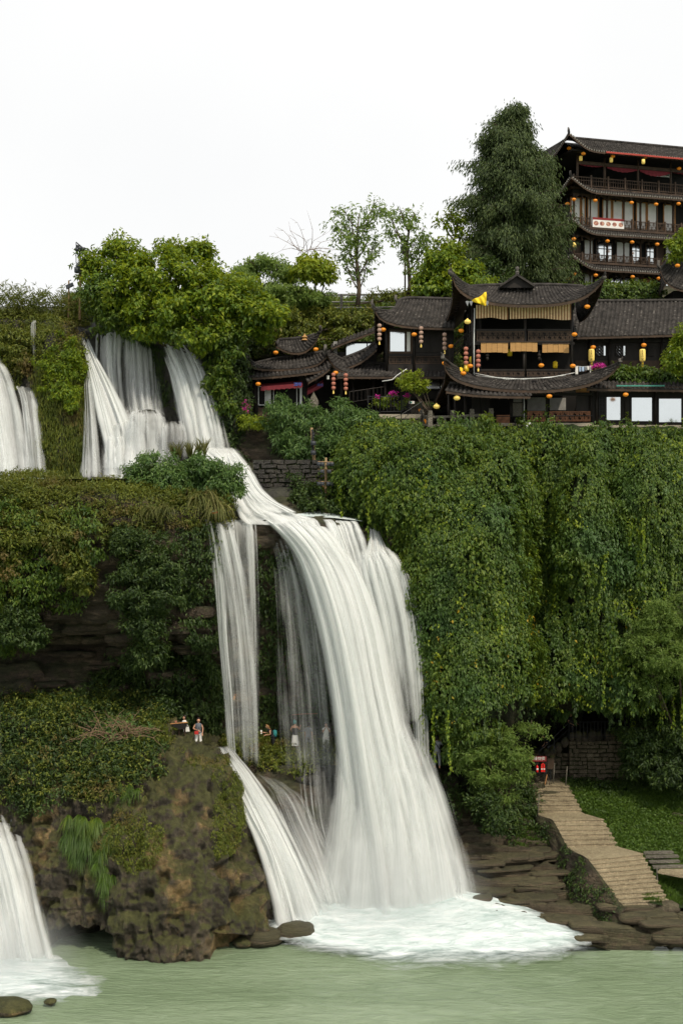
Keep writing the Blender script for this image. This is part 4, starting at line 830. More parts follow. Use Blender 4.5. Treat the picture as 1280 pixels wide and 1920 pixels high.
cover('moss_fern', 'cliff', poly((488,1020),(560,1020),(615,1160),(640,1360),(560,1380),(490,1370)), 60, 3, 0.16, M['leaf_dark'], thick=0.3, ratio=0.5, droop=0.6, lump=0.3, gap=0.38)
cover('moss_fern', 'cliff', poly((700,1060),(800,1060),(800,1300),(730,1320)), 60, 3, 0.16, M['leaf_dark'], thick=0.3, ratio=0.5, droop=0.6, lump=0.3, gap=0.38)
cover('undergrowth', 'cliff', lambda x, y, P: ((x > 545) & (x < 740) & (y > 890) & (y < 985) & (P[..., 1] > 69.9)).astype(float), 90, 4, 0.18, M['leaf_dark'], thick=0.5, ratio=0.5, droop=0.4, lump=0.8, gap=0.38)
cover('undergrowth', 'cliff', lambda x, y, P: ((x > 575) & (x < 740) & (y > 890) & (y < 985) & (P[..., 1] > 70.2)).astype(float), 40, 4, 0.2, M['leaf_vine'], thick=0.8, ratio=0.4, droop=0.2, lump=0.9, gap=0.45)
cover('ground_plants', 'cliff', poly((400,1385),(480,1378),(640,1385),(640,1440),(560,1455),(480,1440),(420,1405)), 110, 4, 0.15, M['leaf_olive'], thick=0.3, ratio=0.5, droop=0.2, lump=0.35, gap=0.3)
cover('ground_plants', 'cliff', poly((760,1420),(900,1400),(930,1560),(880,1590),(820,1500)), 45, 4, 0.17, M['leaf_dark'], thick=0.35, ratio=0.45, droop=0.3, lump=0.4, gap=0.42)
cover('ground_plants', 'rock_shelf', poly((860,1450),(1000,1470),(1010,1560),(970,1580),(900,1570)), 60, 4, 0.2, M['leaf_dark'], thick=0.35, ratio=0.4, droop=0.1, lump=0.4, gap=0.4)
shrub([(272,1040,64.2,58,48),(260,1100,64.2,55,50),(300,1090,64.6,44,55),(270,1160,64.6,46,45),(275,1210,65.2,38,36),(240,1020,64.4,36,34)], M['leaf_dark'], 0.19, 40, 5, 'big dark shrub hanging from the middle of the left terrace', sub=0.34, ratio=0.36, droop=0.5, fill=0.4)
shrub([(120,1010,64,55,40),(60,990,64,50,40),(150,1070,64.2,34,50),(20,1040,64,36,60)], M['leaf_olive'], 0.17, 40, 4, 'olive creeper bush on the left end of the terrace', sub=0.32, ratio=0.45, droop=0.6)
shrub([(30,1160,64.6,40,50),(60,1190,64.8,30,30)], M['leaf_dark'], 0.17, 44, 4, 'small dark bush with yellow flowers hanging low at the left picture edge', sub=0.3, ratio=0.45)
shrub([(60,935,65,46,24),(20,925,65,30,22),(100,930,65.3,36,18)], M['leaf_olive'], 0.16, 46, 4, 'low yellowish bush on the terrace rim at the far left', sub=0.24, ratio=0.4, droop=-0.2)
shrub([(290,885,67.5,52,36),(325,905,67.2,40,30),(262,905,67.4,32,28)], M['leaf_bamboo'], 0.2, 50, 5, 'rounded shrub on the terrace island, left one of the two', sub=0.3, ratio=0.3)
shrub([(395,885,67.6,50,36),(425,905,67.4,34,34),(370,900,67.6,38,30)], M['leaf_bamboo'], 0.2, 50, 5, 'rounded shrub on the terrace island, right one beside the chute', sub=0.3, ratio=0.3)
shrub([(350,935,66.6,50,20),(300,945,66.2,46,16),(420,955,67,30,24)], M['leaf_olive'], 0.16, 50, 4, 'olive bush under the two rounded island shrubs', sub=0.25, ratio=0.35, droop=0.1)
def grass_at(L, mat, ln, label, cat='grass clump', name='grass_clump', k=26, ratio=0.045, grav=1.0, up=0.8, outw=0.4):
    base = W(*L[0]); r = empty(name, base, label, cat); P = np.array([W(*q) for q in L for _ in range(4)]) + rng.normal(size=(4 * len(L), 3)) * 0.18
    strands('blades', P, np.tile([0, -1.0, 0], (len(P), 1)), k, 0, mat, ln, ratio, r, None, seg=5, outw=outw, up=up, grav=grav)
grass_at([(385,940,66.6),(398,950,66.6),(372,945,66.6),(405,965,66.4)], M['drygrass'], (1.0, 2.4), 'long arching grass hanging over the terrace rim beside the water veil', grav=1.25)
grass_at([(285,960,65.2),(305,965,65.2),(265,965,65.2)], M['drygrass'], (0.8, 1.6), 'arching grass clump on the rim above the big dark shrub', grav=1.2)
grass_at([(355,862,69),(380,858,69),(330,862,69)], M['drygrass'], (0.8, 1.7), 'tall dry grass behind the rounded island shrubs', up=1.4, grav=0.5)
# --- the rock outcrop's plants
cover('moss', 'rock_outcrop', lambda x, y, P: (vn(P * [1, 1, 0.6], 0.55, 95) > 0.46) * (y > 1425) * (y < 1660 - .5 * np.abs(x - 300)) * (x > 170) * (x < 455), 110, 5, 0.11, M['leaf_olive'], thick=0.12, ratio=0.35, droop=0.9, out=0.3)
cover('moss', 'rock_outcrop', poly((330,1410),(400,1415),(440,1440),(450,1500),(400,1470),(350,1440)), 60, 5, 0.13, M['leaf_olive'], thick=0.06, ratio=0.3, droop=0.9, out=0.2, gap=0.48, lsc=1.6)
cover('undergrowth', 'rock_outcrop', lambda x, y, P: ((y < 1485 + 30 * np.sin(x / 45) - 0.45 * np.maximum(0, x - 220)) & (x < 300)).astype(float), 70, 4, 0.18, M['leaf_dark'], thick=0.5, ratio=0.42, droop=0.3, lump=0.5, gap=0.3)
cover('undergrowth', 'rock_outcrop', lambda x, y, P: ((y < 1500 - 0.4 * np.maximum(0, x - 220)) & (x < 300)).astype(float), 40, 4, 0.15, M['leaf_olive'], thick=0.8, ratio=0.42, droop=0.3, lump=0.5, gap=0.44)
shrub([(60,1375,65,70,40),(150,1370,64.6,60,36),(90,1420,64,70,40),(20,1430,64,40,50)], M['leaf_dark'], 0.18, 34, 5, 'dark bush mass on top of the big rock at the left picture edge', sub=0.34, ratio=0.4)
shrub([(195,1405,63.6,56,40),(240,1380,64,50,30),(180,1450,63,46,30)], M['leaf_bamboo'], 0.17, 34, 5, 'blue-green bush in the middle of the rock top', sub=0.34, ratio=0.34)
shrub([(285,1380,64.4,40,26),(292,1412,64.2,26,20),(255,1362,65,30,22),(250,1425,63.2,30,20)], M['leaf_olive'], 0.16, 44, 5, 'olive bush at the right end of the rock top below the two visitors', sub=0.3, ratio=0.34)
shrub([(90,1325,68,40,26),(150,1320,68,40,24),(200,1340,67,50,26),(280,1330,67.5,46,30),(345,1318,70,24,24)], M['leaf_dark'], 0.18, 40, 5, 'dark thicket in the hollow behind the big rock', sub=0.3, ratio=0.4)
def twigs(name, px, py, Y, w, h, n, mat, label, lean=0.0, cat='dead branches'):
    r = empty(name, W(px, py, Y), label, cat); mb = MB()
    for i in range(n):
        a = W(px + random.uniform(-w, w), py + random.uniform(-h * .3, h * .3), Y + random.uniform(-.4, .4)); d = Vector((random.uniform(-1, 1) + lean, random.uniform(-.6, .2), random.uniform(0.1, 1))).normalized()
        p = [Vector(a)]; 
        for q in range(4): d = (d + Vector((random.uniform(-.4, .4), random.uniform(-.3, .3), random.uniform(-.5, .15)))).normalized(); p.append(p[-1] + d * (h * Y / FPX) * 0.45)
        mb.tube(p, [0.022, 0.018, 0.013, 0.009, 0.005], 4)
        for q in (1, 2, 3):
            e = p[q] + Vector((random.uniform(-1, 1), random.uniform(-.5, .5), random.uniform(-.2, .7))) * (h * Y / FPX) * 0.4; mb.tube([p[q], e], [0.012, 0.004], 4)
    mb.build('twig', mat, r); return r
twigs('dead_branches', 215, 1378, 63.2, 52, 30, 60, M['dead'], 'tangle of reddish bare branches lying over the bushes on the big rock')
twigs('dead_branches', 812, 1230, 69.4, 16, 60, 26, M['dead'], 'bare hanging twigs in the dark gap between the fall and the vines', -0.2)
def tuft(L, mat, ln, label, k=60, ratio=0.05):
    grass_at(L, mat, ln, label, 'grass tuft', 'grass_tuft', k, ratio, 1.35, 0.35, 0.9)
tuft([(150,1530,61.3),(175,1545,61.1),(200,1560,61.0),(165,1570,61.0),(190,1590,60.8),(150,1585,60.9),(210,1570,60.8),(140,1560,61.1),(185,1535,61.2),(215,1550,61)], M['leaf_vine'], (0.4, 1.0), 'largest hanging grass tuft on the face of the big rock', 150, 0.06)
tuft([(195,1620,60.4),(205,1640,60.2),(200,1655,60.1)], M['grass'], (0.4, 0.9), 'small narrow grass tuft below the largest one on the rock', 60, 0.05)
tuft([(215,1475,62),(250,1480,62),(235,1500,61.8)], M['grass'], (0.4, 0.8), 'short grass tuft on the rock above and right of the largest one', 50, 0.05)
tuft([(300,1500,61.8),(320,1520,61.8),(310,1550,61.5),(270,1510,61.6)], M['drygrass'], (0.3, 0.7), 'pale grass tuft in the middle of the rock face', 44, 0.05)
tuft([(320,1480,62.2),(330,1500,62.2),(345,1470,62.6)], M['drygrass'], (0.3, 0.7), 'pale grass tuft high on the right side of the rock', 40, 0.05)
# --- upper cliff
cover('undergrowth', 'upper_cliff', lambda x, y, P: ((y > 560) & (y < 700 + 25 * np.sin(x / 17)) & (x < 152) & (P[..., 1] < 79)).astype(float), 90, 4, 0.15, M['leaf_olive'], thick=0.2, ratio=0.4, droop=0.4, lump=0.3, lsc=0.8)
cover('hanging_moss', 'upper_cliff', poly((70,690),(165,680),(168,800),(158,890),(85,890),(80,800)), 130, 5, 0.22, M['leaf_olive'], thick=0.3, ratio=0.2, droop=1.5, spread=0.35, out=0.3, lump=0.3)
cover('hanging_moss', 'upper_cliff', poly((232,620),(300,640),(318,740),(300,770),(276,700),(236,680)), 70, 5, 0.2, M['leaf_dark'], thick=0.2, ratio=0.25, droop=1.3, spread=0.35, out=0.3)
cover('undergrowth', 'upper_cliff', poly((385,640),(455,640),(450,700),(450,760),(455,900),(430,860),(410,760)), 90, 4, 0.18, M['leaf_dark'], thick=0.5, ratio=0.45, droop=0.6, lump=0.6)
shrub([(125,655,76,26,30),(135,690,75.4,24,30),(110,720,75,30,30),(130,745,74.6,22,25),(100,680,75.6,26,30)], M['leaf_bright'], 0.17, 44, 4, 'bright fresh bush on the buttress left of the upper middle waterfall', sub=0.26, ratio=0.4)
shrub([(40,645,77,44,28),(90,630,77,40,22),(10,635,77,34,24),(50,680,76.6,30,26)], M['leaf_olive'], 0.17, 40, 4, 'olive bush under the crest at the upper left', sub=0.3, ratio=0.4)
shrub([(60,598,78.5,50,9),(20,596,78.5,40,10),(110,600,78.5,40,9),(150,604,78,20,12)], M['leaf_olive'], 0.15, 50, 4, 'low scrub along the crest at the upper left against the sky', sub=0.22, ratio=0.3, droop=-0.4)
# feathery reeds against the sky
def reeds(px0, px1, py, Y, n, h, label):
    r = empty('reed_clump', W((px0+px1)/2, py, Y), label, 'reeds'); mb = MB(); Ps = []; Ds = []
    for i in range(n):
        p = Vector(W(random.uniform(px0, px1), py, Y + random.uniform(-.5, .5))); d = Vector((random.uniform(-.5, .7), random.uniform(-.2, .2), 1)).normalized(); L = h * random.uniform(.5, 1.1); pts = [p]
        for q in range(5): pts.append(pts[-1] + d * L / 5); d = (d + Vector((0.10 * (1 if d.x > 0 else -1), 0, -0.16))).normalized()
        mb.tube(pts, [0.02, 0.016, 0.012, 0.009, 0.006, 0.003], 4)
        for q in range(1, 6):
            for z in range(5): Ps.append(pts[q].lerp(pts[q-1], random.random())); Ds.append(Vector((random.uniform(-1, 1), random.uniform(-.5, .5), random.uniform(-.1, 1))))
    mb.build('stems', M['drygrass'], r); Ps = np.array(Ps); Ds = nrm(np.array(Ds)); n = len(Ps)
    leaf_mesh('leaves', Ps, Ds, rv(n), rng.uniform(.12, .34, n), rng.uniform(.03, .07, n), M['leaf_olive'], r)
reeds(-40, 45, 590, 78, 60, 2.3, 'feathery reeds against the sky at the left picture edge')
reeds(40, 105, 590, 78.4, 54, 2.0, 'feathery reeds against the sky, middle clump left of the lamp poles')
reeds(95, 150, 594, 78, 40, 1.7, 'feathery reeds at the foot of the two lamp poles')
# --- the big overhanging tree at the upper left
tb = [(330,520,75.5,58,52),(270,530,75.5,60,56),(220,545,76,46,50),(390,545,75.5,52,58),(440,575,76,46,56),(490,590,76.5,40,50),(300,585,75,70,44),(380,610,75,54,44),(240,490,76.5,42,30),(190,505,77,34,34),(350,478,77,44,24),(380,465,77,22,14),(320,470,77,30,18),(215,460,77,28,18),(205,598,76.6,42,20),(262,618,76.4,34,18),(180,560,76.5,34,44),(425,635,75.8,36,38),(480,600,76.2,30,22),(408,690,75.8,24,40),(420,735,75.6,15,40),(330,625,75.2,44,20),(165,490,77.3,20,18)]
stem = W(300, 640, 79.5)
shrub(tb[:14], M['leaf_bright'], 0.24, 19, 5, 'huge bright green tree overhanging the upper waterfalls', 'tree', 'tree', sub=0.5, ratio=0.55, droop=0.45, stems=stem, crown='crown', fill=0.35)
shrub(tb[14:], M['leaf_vine'], 0.26, 17, 5, 'darker climbing foliage hanging beside the upper right waterfall', 'tree', 'tree', sub=0.45, ratio=0.5, droop=0.7, stems=W(430, 700, 79), crown='crown', fill=0.3)
twigs('dead_branches', 335, 640, 76.4, 34, 14, 26, M['bark'], 'bare dark branches dipping into the upper right waterfall', cat='branches')
# --- hillside
def hm(x, y, P): return (~((x > 448) & (y > 668) & (x < 760)) & (y > 560) & (x > 130) & (P[..., 1] < 97)).astype(float)
cover('undergrowth', 'hillside', lambda x, y, P: hm(x, y, P) * (x < 900) * (y < 780), 45, 4, 0.22, M['leaf_vine'], thick=0.6, ratio=0.5, droop=0.6, lump=0.7, gap=0.36)
cover('undergrowth', 'hillside', lambda x, y, P: hm(x, y, P) * (x < 900) * (y < 760), 14, 4, 0.2, M['leaf_olive'], thick=0.7, ratio=0.5, droop=0.6, lump=0.7, gap=0.45)
cover('undergrowth', 'hillside', lambda x, y, P: ((y > 850) & (x > 440) & (x < 760)).astype(float) * (vn(P, 0.6, 33) > 0.36), 80, 4, 0.17, M['leaf_dark'], thick=0.3, ratio=0.5, droop=0.5, lump=0.4, gap=0.40)
shrub([(545,800,74.2,40,36),(560,840,74,42,30),(530,775,74.4,30,24),(575,775,74.6,26,18),(590,855,73.8,20,24)], M['leaf_bamboo'], 0.26, 24, 6, 'soft bluish shrub left of the wall below the low houses', sub=0.38, ratio=0.24, droop=0.6)
shrub([(640,780,74.4,44,30),(675,800,74.2,38,36),(625,820,74,40,34),(660,840,73.8,36,26)], M['leaf_bamboo'], 0.26, 26, 6, 'soft bluish shrub right of its twin below the low houses', sub=0.38, ratio=0.24, droop=0.6)
shrub([(490,795,75,30,10),(470,790,75.5,26,10)], M['leaf_yellow'], 0.15, 60, 4, 'small yellow-green creeper at the left end of the house terrace', sub=0.2, ratio=0.5)
shrub([(690,905,72,20,26),(705,880,72,26,20),(640,940,72.6,24,12)], M['leaf_vine'], 0.15, 50, 4, 'leafy bush beside the lamp pole above the lip', sub=0.25, ratio=0.5)
shrub([(480,500,85,40,18),(520,510,85,40,20),(450,520,85,40,20),(550,520,86,30,18)], M['leaf_pale'], 0.24, 20, 5, 'pale bushes on the skyline right of the big overhanging tree', sub=0.4, ratio=0.35, stems=W(500, 560, 86))
shrub([(590,500,84,36,22),(610,510,84,24,18),(570,515,84,22,16)], M['leaf_yellow'], 0.26, 26, 5, 'small round yellow-green tree on the skyline', 'tree', 'tree', sub=0.4, ratio=0.5, stems=W(592, 570, 86), crown='crown')
shrub([(490,545,84,50,24),(555,552,84,46,20),(600,560,85,26,12),(440,545,84,30,26)], M['leaf_pale'], 0.22, 26, 5, 'green thicket below the skyline bushes', sub=0.4, ratio=0.45)
shrub([(705,556,87,18,10),(742,552,87,34,14),(612,572,87,14,8)], M['leaf_olive'], 0.2, 14, 4, 'thin climbing plants along the upper footbridge railing', sub=0.3, ratio=0.5)
shrub([(545,600,84,50,30),(600,600,85,50,26),(660,605,85,44,24),(560,640,83.5,46,22),(640,635,84,40,16)], M['leaf_olive'], 0.22, 26, 4, 'mixed bushes on the slope above the low houses', sub=0.4, ratio=0.5)
twigs('dead_branches', 572, 475, 85, 14, 40, 14, M['dead'], 'thin bare twigs above the yellow-green tree', cat='bare tree')
# slender trees with see-through crowns
def slim_tree(px, base, Y, clumps, label, mat, trunk_top, L=0.26):
    r = empty('tree', W(px, base, Y), label, 'tree'); P, N = blobpts([(x, y, Y + random.uniform(-.8, .8), a, b * 1.05) for x, y, a, b in clumps], 6.5, 0.36, 0.15)
    leaf_mesh('crown', *sprays(P, N, 5, L, 0.42, 0.9, 0.35, 0.6, jit=0.14), mat, r); mb = MB()
    pts = [Vector(W(px + 3 * math.sin(i * 1.3), base + (trunk_top - base) * i / 6, Y)) for i in range(7)]; mb.tube(pts, [0.17, .15, .13, .11, .09, .06, .03], 7)
    for x, y, a, b in clumps:
        e = Vector(W(x, y, Y)); s = min(pts, key=lambda p: (p - e - Vector((0, 0, -1.2))).length); m = s.lerp(e, .5) + Vector((0, 0, -.15)); mb.tube([s, m, e, e + (e - m) * .5], [.06, .045, .03, .01], 5)
        for q in range(6): d = Vector(rv(1)[0]); mb.tube([e, e + d * a * Y / FPX * 0.8], [.02, .006], 4)
    mb.build('trunk', M['bark'], r, True)
slim_tree(670, 575, 86, [(700,388,22,12),(715,395,12,10),(648,400,22,14),(632,425,14,14),(690,415,18,16),(660,430,22,16),(640,450,20,14),(690,450,20,16),(655,475,22,14),(690,480,18,14),(650,500,18,12),(672,455,18,18),(685,505,16,10),(668,520,16,10),(700,465,12,10)], 'slender tree with a see-through crown against the sky, left of the two', M['leaf_pale'], 400)
slim_tree(765, 560, 87, [(752,398,20,12),(735,415,14,14),(775,405,16,12),(742,435,16,14),(768,430,18,14),(790,435,14,12),(752,455,16,14),(775,460,22,14),(795,465,14,14),(765,485,20,14),(800,490,16,16),(780,505,22,14),(800,448,12,8)], 'slender tree with a leaning see-through crown, right of the two', M['leaf_pale'], 410)
slim_tree(850, 560, 88, [(845,402,24,14),(830,415,14,12),(858,420,18,14),(862,445,18,18),(870,480,18,24),(850,500,16,16),(870,520,16,18)], 'small leaning tree at the left edge of the tall cypress', M['leaf_bright'], 430, 0.3)
shrub([(825,495,83,36,36),(800,530,83,30,34),(850,525,83,36,34),(835,470,84,26,20),(880,515,83,28,24),(900,535,82,26,20)], M['leaf_bright'], 0.24, 26, 5, 'dense bright ivy-covered tree behind the left roof corner of the pavilion', 'tree', 'tree', sub=0.4, ratio=0.55, crown='crown', droop=0.8)
# the tall cypress
def cypress():
    r = empty('cypress', W(965, 560, 88), 'tall dark cypress with drooping sprays beside the tower', 'tree'); Y = 88
    prof = [(198,966,8),(215,960,26),(235,952,42),(260,952,54),(300,954,68),(340,960,80),(380,964,84),(420,968,88),(460,970,90),(500,972,88),(525,975,80)]
    mb = MB(); mb.tube([W(970, 565, Y), W(966, 400, Y), W(962, 215, Y)], [0.35, 0.22, 0.03], 8); Cs = []; Ds = []
    for i in range(640):
        y = 198 + 330 * random.random() ** 0.8; cx = np.interp(y, [p[0] for p in prof], [p[1] for p in prof]); w = np.interp(y, [p[0] for p in prof], [p[2] for p in prof]) * (0.5 + 0.9 * vn(np.array([math.floor(y / 22) * 1.7, i % 7, 0.3]), 1, 3))
        a = random.uniform(0, 2 * math.pi); R = w * Y / FPX * random.uniform(0.5, 1.18); c = Vector(W(cx, y, Y)); d = Vector((math.cos(a), math.sin(a), 0))
        tip = c + d * R; s = c + Vector((0, 0, -0.6)); m = s.lerp(tip, .6) + Vector((0, 0, .25)); mb.tube([s, m, tip], [.05, .03, .008], 4)
        n = 150; t = rng.uniform(0.35, 1.05, n); B = np.array(m)[None] + (np.array(tip - m))[None] * (t[:, None] * 1.5 - .5)
        B = B + rng.normal(size=(n, 3)) * [0.26, 0.26, 0.2]; Cs.append(B - UP * rng.random((n, 1)) * 0.45); Ds.append(nrm(np.array(d)[None] * 0.45 + rv(n) * .35 - UP * 0.85))
    C = np.concatenate(Cs); D = np.concatenate(Ds); n = len(C)
    leaf_mesh('crown', C, D, nrm(rv(n) * .6 + UP * .5), rng.uniform(.14, .36, n), rng.uniform(.05, .10, n), M['needle'], r); mb.build('trunk', M['bark'], r, True)
cypress()
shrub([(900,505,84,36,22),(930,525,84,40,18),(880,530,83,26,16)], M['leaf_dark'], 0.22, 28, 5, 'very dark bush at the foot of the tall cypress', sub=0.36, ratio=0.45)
# hedge terrace below the tower, planted roof edge, trees at the right edge
def hedge(label, px0, px1, py0, py1, Y0, Y1, mat, per=150):
    a0, a1 = W(px0, py0, Y0), W(px1, py0, Y0); zb = W(px0, py1, Y0)[2]; r = empty('hedge', ((a0[0]+a1[0])/2, Y0, zb), label, 'hedge')
    mb = MB(); mb.box(a0[0]+.15, Y0+.15, zb, a1[0]-.15, Y1-.15, a0[2]-.12); mb.build('stems', M['soil'], r)
    fr = (a1[0]-a0[0])*(a0[2]-zb); n1 = int(fr*per); P1 = np.stack([rng.uniform(a0[0],a1[0],n1), np.full(n1,Y0)+rng.normal(size=n1)*.1, rng.uniform(zb,a0[2],n1)], -1)
    n2 = int((a1[0]-a0[0])*(Y1-Y0)*per); P2 = np.stack([rng.uniform(a0[0],a1[0],n2), rng.uniform(Y0,Y1,n2), a0[2]+.12*rng.normal(size=n2)], -1)
    P = np.concatenate([P1, P2]); N = np.concatenate([np.tile([0,-1.,.2],(n1,1)), np.tile([0,-.2,1.],(n2,1))]); lump = fbm(P, 0.9, 3, 5)[:, None]-.4
    P = P + nrm(N) * lump * .9; leaf_mesh('foliage', *sprays(P, nrm(N), 3, .2, .6, .6, .6, .5), mat, r)
hedge('ivy-covered hedge terrace in front of the foot of the tower', 985, 1246, 536, 572, 87, 89.5, M['leaf_vine'], 70)
hedge('leafy planted roof edge above the big windows at the right', 1158, 1330, 697, 722, 74.6, 77, M['leaf_vine'], 90)
shrub([(1275,462,84,20,20),(1285,440,84,18,14),(1262,480,84,10,10)], M['leaf_bright'], 0.2, 44, 5, 'green bush at the right edge beside the tower lanterns', sub=0.3, ratio=0.5)
shrub([(1280,640,73,18,26),(1272,675,73,22,24),(1300,650,73,24,30)], M['leaf_bright'], 0.2, 50, 5, 'green bush at the right edge in front of the wing', sub=0.3, ratio=0.4, stems=W(1290, 700, 75))
shrub([(1230,1170,68.4,50,44),(1280,1150,68.4,46,46),(1210,1220,68,44,40),(1270,1230,68,52,50),(1225,1270,68.2,36,30),(1320,1180,68.4,50,60),(1190,1200,68.8,26,24)], M['leaf_pale'], 0.15, 34, 6, 'airy light green tree at the right picture edge', 'tree', 'tree', sub=0.4, ratio=0.3, droop=0.3, stems=W(1290, 1450, 72.5), crown='crown', fill=0.3)
shrub([(1215,1370,71.5,55,38),(1270,1390,71,60,50),(1200,1420,71.5,44,34),(1260,1440,70.8,60,44),(1310,1400,71,50,60)], M['leaf_dark'], 0.2, 34, 6, 'big dark bush at the right picture edge above the grass slope', sub=0.36, ratio=0.36)
shrub([(880,1395,66.8,46,30),(920,1390,67.4,44,34),(955,1405,67.4,42,34),(870,1420,66.8,36,26),(920,1440,67,46,34),(965,1440,67.2,34,30),(935,1485,67.2,32,24),(990,1372,67.6,24,16)], M['leaf_pale'], 0.17, 30, 6, 'spreading light green tree over the shore left of the stair', 'tree', 'tree', sub=0.36, ratio=0.32, droop=0.3, stems=W(925, 1555, 69), crown='crown', fill=0.25)
shrub([(862,1372,67,32,34),(856,1405,67.2,22,24),(885,1350,67,40,30)], M['leaf_vine'], 0.2, 40, 6, 'bright shrub at the bottom left of the vine wall beside the visitor in grey', sub=0.34, ratio=0.36, droop=0.6)
shrub([(930,1530,66.4,26,30),(900,1500,66.8,30,24)], M['leaf_dark'], 0.17, 40, 4, 'dark bush under the spreading light green tree', sub=0.3, ratio=0.45)
P, N = pick('grass_slope', 260, lambda x, y, P: (y < 1690).astype(float)); strands('grass', P, N, 3, 0, M['grass'], (0.12, 0.34), 0.13, seg=2, outw=0.3, up=0.9, grav=0.5)
cover('ground_plants', 'grass_slope', lambda x, y, P: ((y < 1660)).astype(float), 110, 4, 0.11, M['grass'], thick=0.14, ratio=0.6, droop=-0.3, spread=1.0, out=0.3)
cover('ground_plants', 'grass_slope', lambda x, y, P: ((y < 1490)).astype(float), 60, 4, 0.16, M['leaf_dark'], thick=0.3, ratio=0.5, droop=0.1, gap=0.4)
P, N = pick('rock_shelf', 60, poly((960,1540),(1040,1520),(1060,1590),(970,1590))); strands('grass', P, N, 5, 0, M['grass'], (0.2, 0.5), 0.08, seg=3, outw=0.4, up=0.8, grav=0.8)
# ================================================================ houses
class FR:                                            # a facade plane: photo column px0 at distance Y0, turned by ang (deg, + = right end recedes)
    def __init__(s, px0, Y0, ang=0.0):
        s.o = np.array([(px0 - 640) * Y0 / FPX, Y0, 0.0]); a = R_(ang); s.r = np.array([math.cos(a), math.sin(a), 0]); s.n = np.array([math.sin(a), -math.cos(a), 0])
    def hit(s, px, py, d=0.0):                       # point where the sight line meets the plane set d metres in front of the facade
        v = np.array([(px - 640) / FPX, 1.0, -(py - HY) / FPX]); o = s.o + s.n * d; c = np.array([0, 0, CZ])
        t = np.dot(o[:2], s.n[:2]) / np.dot(v[:2], s.n[:2]); return c + v * t
    def uz(s, px, py, d=0.0): p = s.hit(px, py, d); return float(np.dot(p - s.o, s.r)), float(p[2])
    def pt(s, u, d, z): p = s.o + s.r * u + s.n * d; return np.array([p[0], p[1], z])
    def bar(s, mb, u0, z0, u1, z1, d0, d1, m=0):     # box in facade coordinates, d towards the river
        if u0 > u1: u0, u1 = u1, u0
        if z0 > z1: z0, z1 = z1, z0
        q = [s.pt(u, d, z) for z in (z0, z1) for (u, d) in ((u0, d1), (u1, d1), (u1, d0), (u0, d0))]; mb.hexa(q, m)
    def rect(s, mb, x0, y0, x1, y1, d0, d1, m=0):    # box from photo corners measured on its front face
        u0, z0 = s.uz(x0, y0, d1); u1, z1 = s.uz(x1, y1, d1); s.bar(mb, u0, z0, u1, z1, d0, d1, m)
    def part(s, name, mats, parent, L, kind=None, label=None):
        mb = MB()
        for q in L: s.rect(mb, *q)
        return tag(mb.build(name, mats, parent), label, kind=kind)
def posts(f, parent, L, w, d0, d1, mat, name='column', mats=None):       # L: (px, y top, y bottom)
    for x, y0, y1 in L:
        mb = MB(); u, z1 = f.uz(x, y0, d1); _, z0 = f.uz(x, y1, d1); c = f.pt(u, (d0 + d1) / 2, 0); mb.tube([(c[0], c[1], z0), (c[0], c[1], z1)], w, 8); mb.build(name, mat, parent, True)
def lattice(f, parent, x0, y0, x1, y1, d, cell=0.28, style=0, mat=None, name='lattice_panel', bw=0.03, frame=0.05):
    mb = MB(); u0, z1 = f.uz(x0, y0, d); u1, _ = f.uz(x1, y0, d); _, z0 = f.uz((x0 + x1) / 2, y1, d); _, z1 = f.uz((x0 + x1) / 2, y0, d)
    B = lambda a, b, c, e: f.bar(mb, a, b, c, e, d - 0.03, d)
    for a, b, c, e in ((u0, z0, u1, z0 + frame), (u0, z1 - frame, u1, z1), (u0, z0 + frame, u0 + frame, z1 - frame), (u1 - frame, z0 + frame, u1, z1 - frame)): B(a, b, c, e)
    u0 += frame; u1 -= frame; z0 += frame; z1 -= frame; n = max(1, round((u1 - u0) / cell)); m = max(1, round((z1 - z0) / cell)); du = (u1 - u0) / n; dz = (z1 - z0) / m; h = bw / 2
    def hb(a, b, c, e, off): f.bar(mb, a, b, c, e, d - 0.03 + off, d - off)
    for i in range(n):
        for j in range(m):
            a, b = u0 + i * du, z0 + j * dz
            if style == 0:                           # meander
                k = (i + j) % 2
                hb(a + du * .2, b + dz * .2 - h, a + du, b + dz * .2 + h, .004); hb(a, b + dz * .8 - h, a + du * .8, b + dz * .8 + h, .004)
                hb(a + du * (.2 if k else .8) - h, b, a + du * (.2 if k else .8) + h, b + dz, .008); hb(a + du * .5 - h, b + dz * .35, a + du * .5 + h, b + dz * .65, .006)
                hb(a + du * .3, b + dz * .5 - h, a + du * .7, b + dz * .5 + h, .003)
            elif style == 1:                         # nested rectangles
                for e in (.12, .34):
                    hb(a + du * e, b + dz * e - h, a + du * (1 - e), b + dz * e + h, .004); hb(a + du * e, b + dz * (1 - e) - h, a + du * (1 - e), b + dz * (1 - e) + h, .004)
                    hb(a + du * e - h, b + dz * e, a + du * e + h, b + dz * (1 - e), .007); hb(a + du * (1 - e) - h, b + dz * e, a + du * (1 - e) + h, b + dz * (1 - e), .007)
                hb(a + du * .5 - h, b, a + du * .5 + h, b + dz * .12, .007); hb(a + du * .5 - h, b + dz * .88, a + du * .5 + h, b + dz, .007); hb(a, b + dz * .5 - h, a + du * .12, b + dz * .5 + h, .004); hb(a + du * .88, b + dz * .5 - h, a + du, b + dz * .5 + h, .004)
            else:                                    # upright balusters
                hb(a + du * .5 - h, b, a + du * .5 + h, b + dz, .004)
    return tag(mb.build(name, mat or M['wood'], parent), kind='stuff')
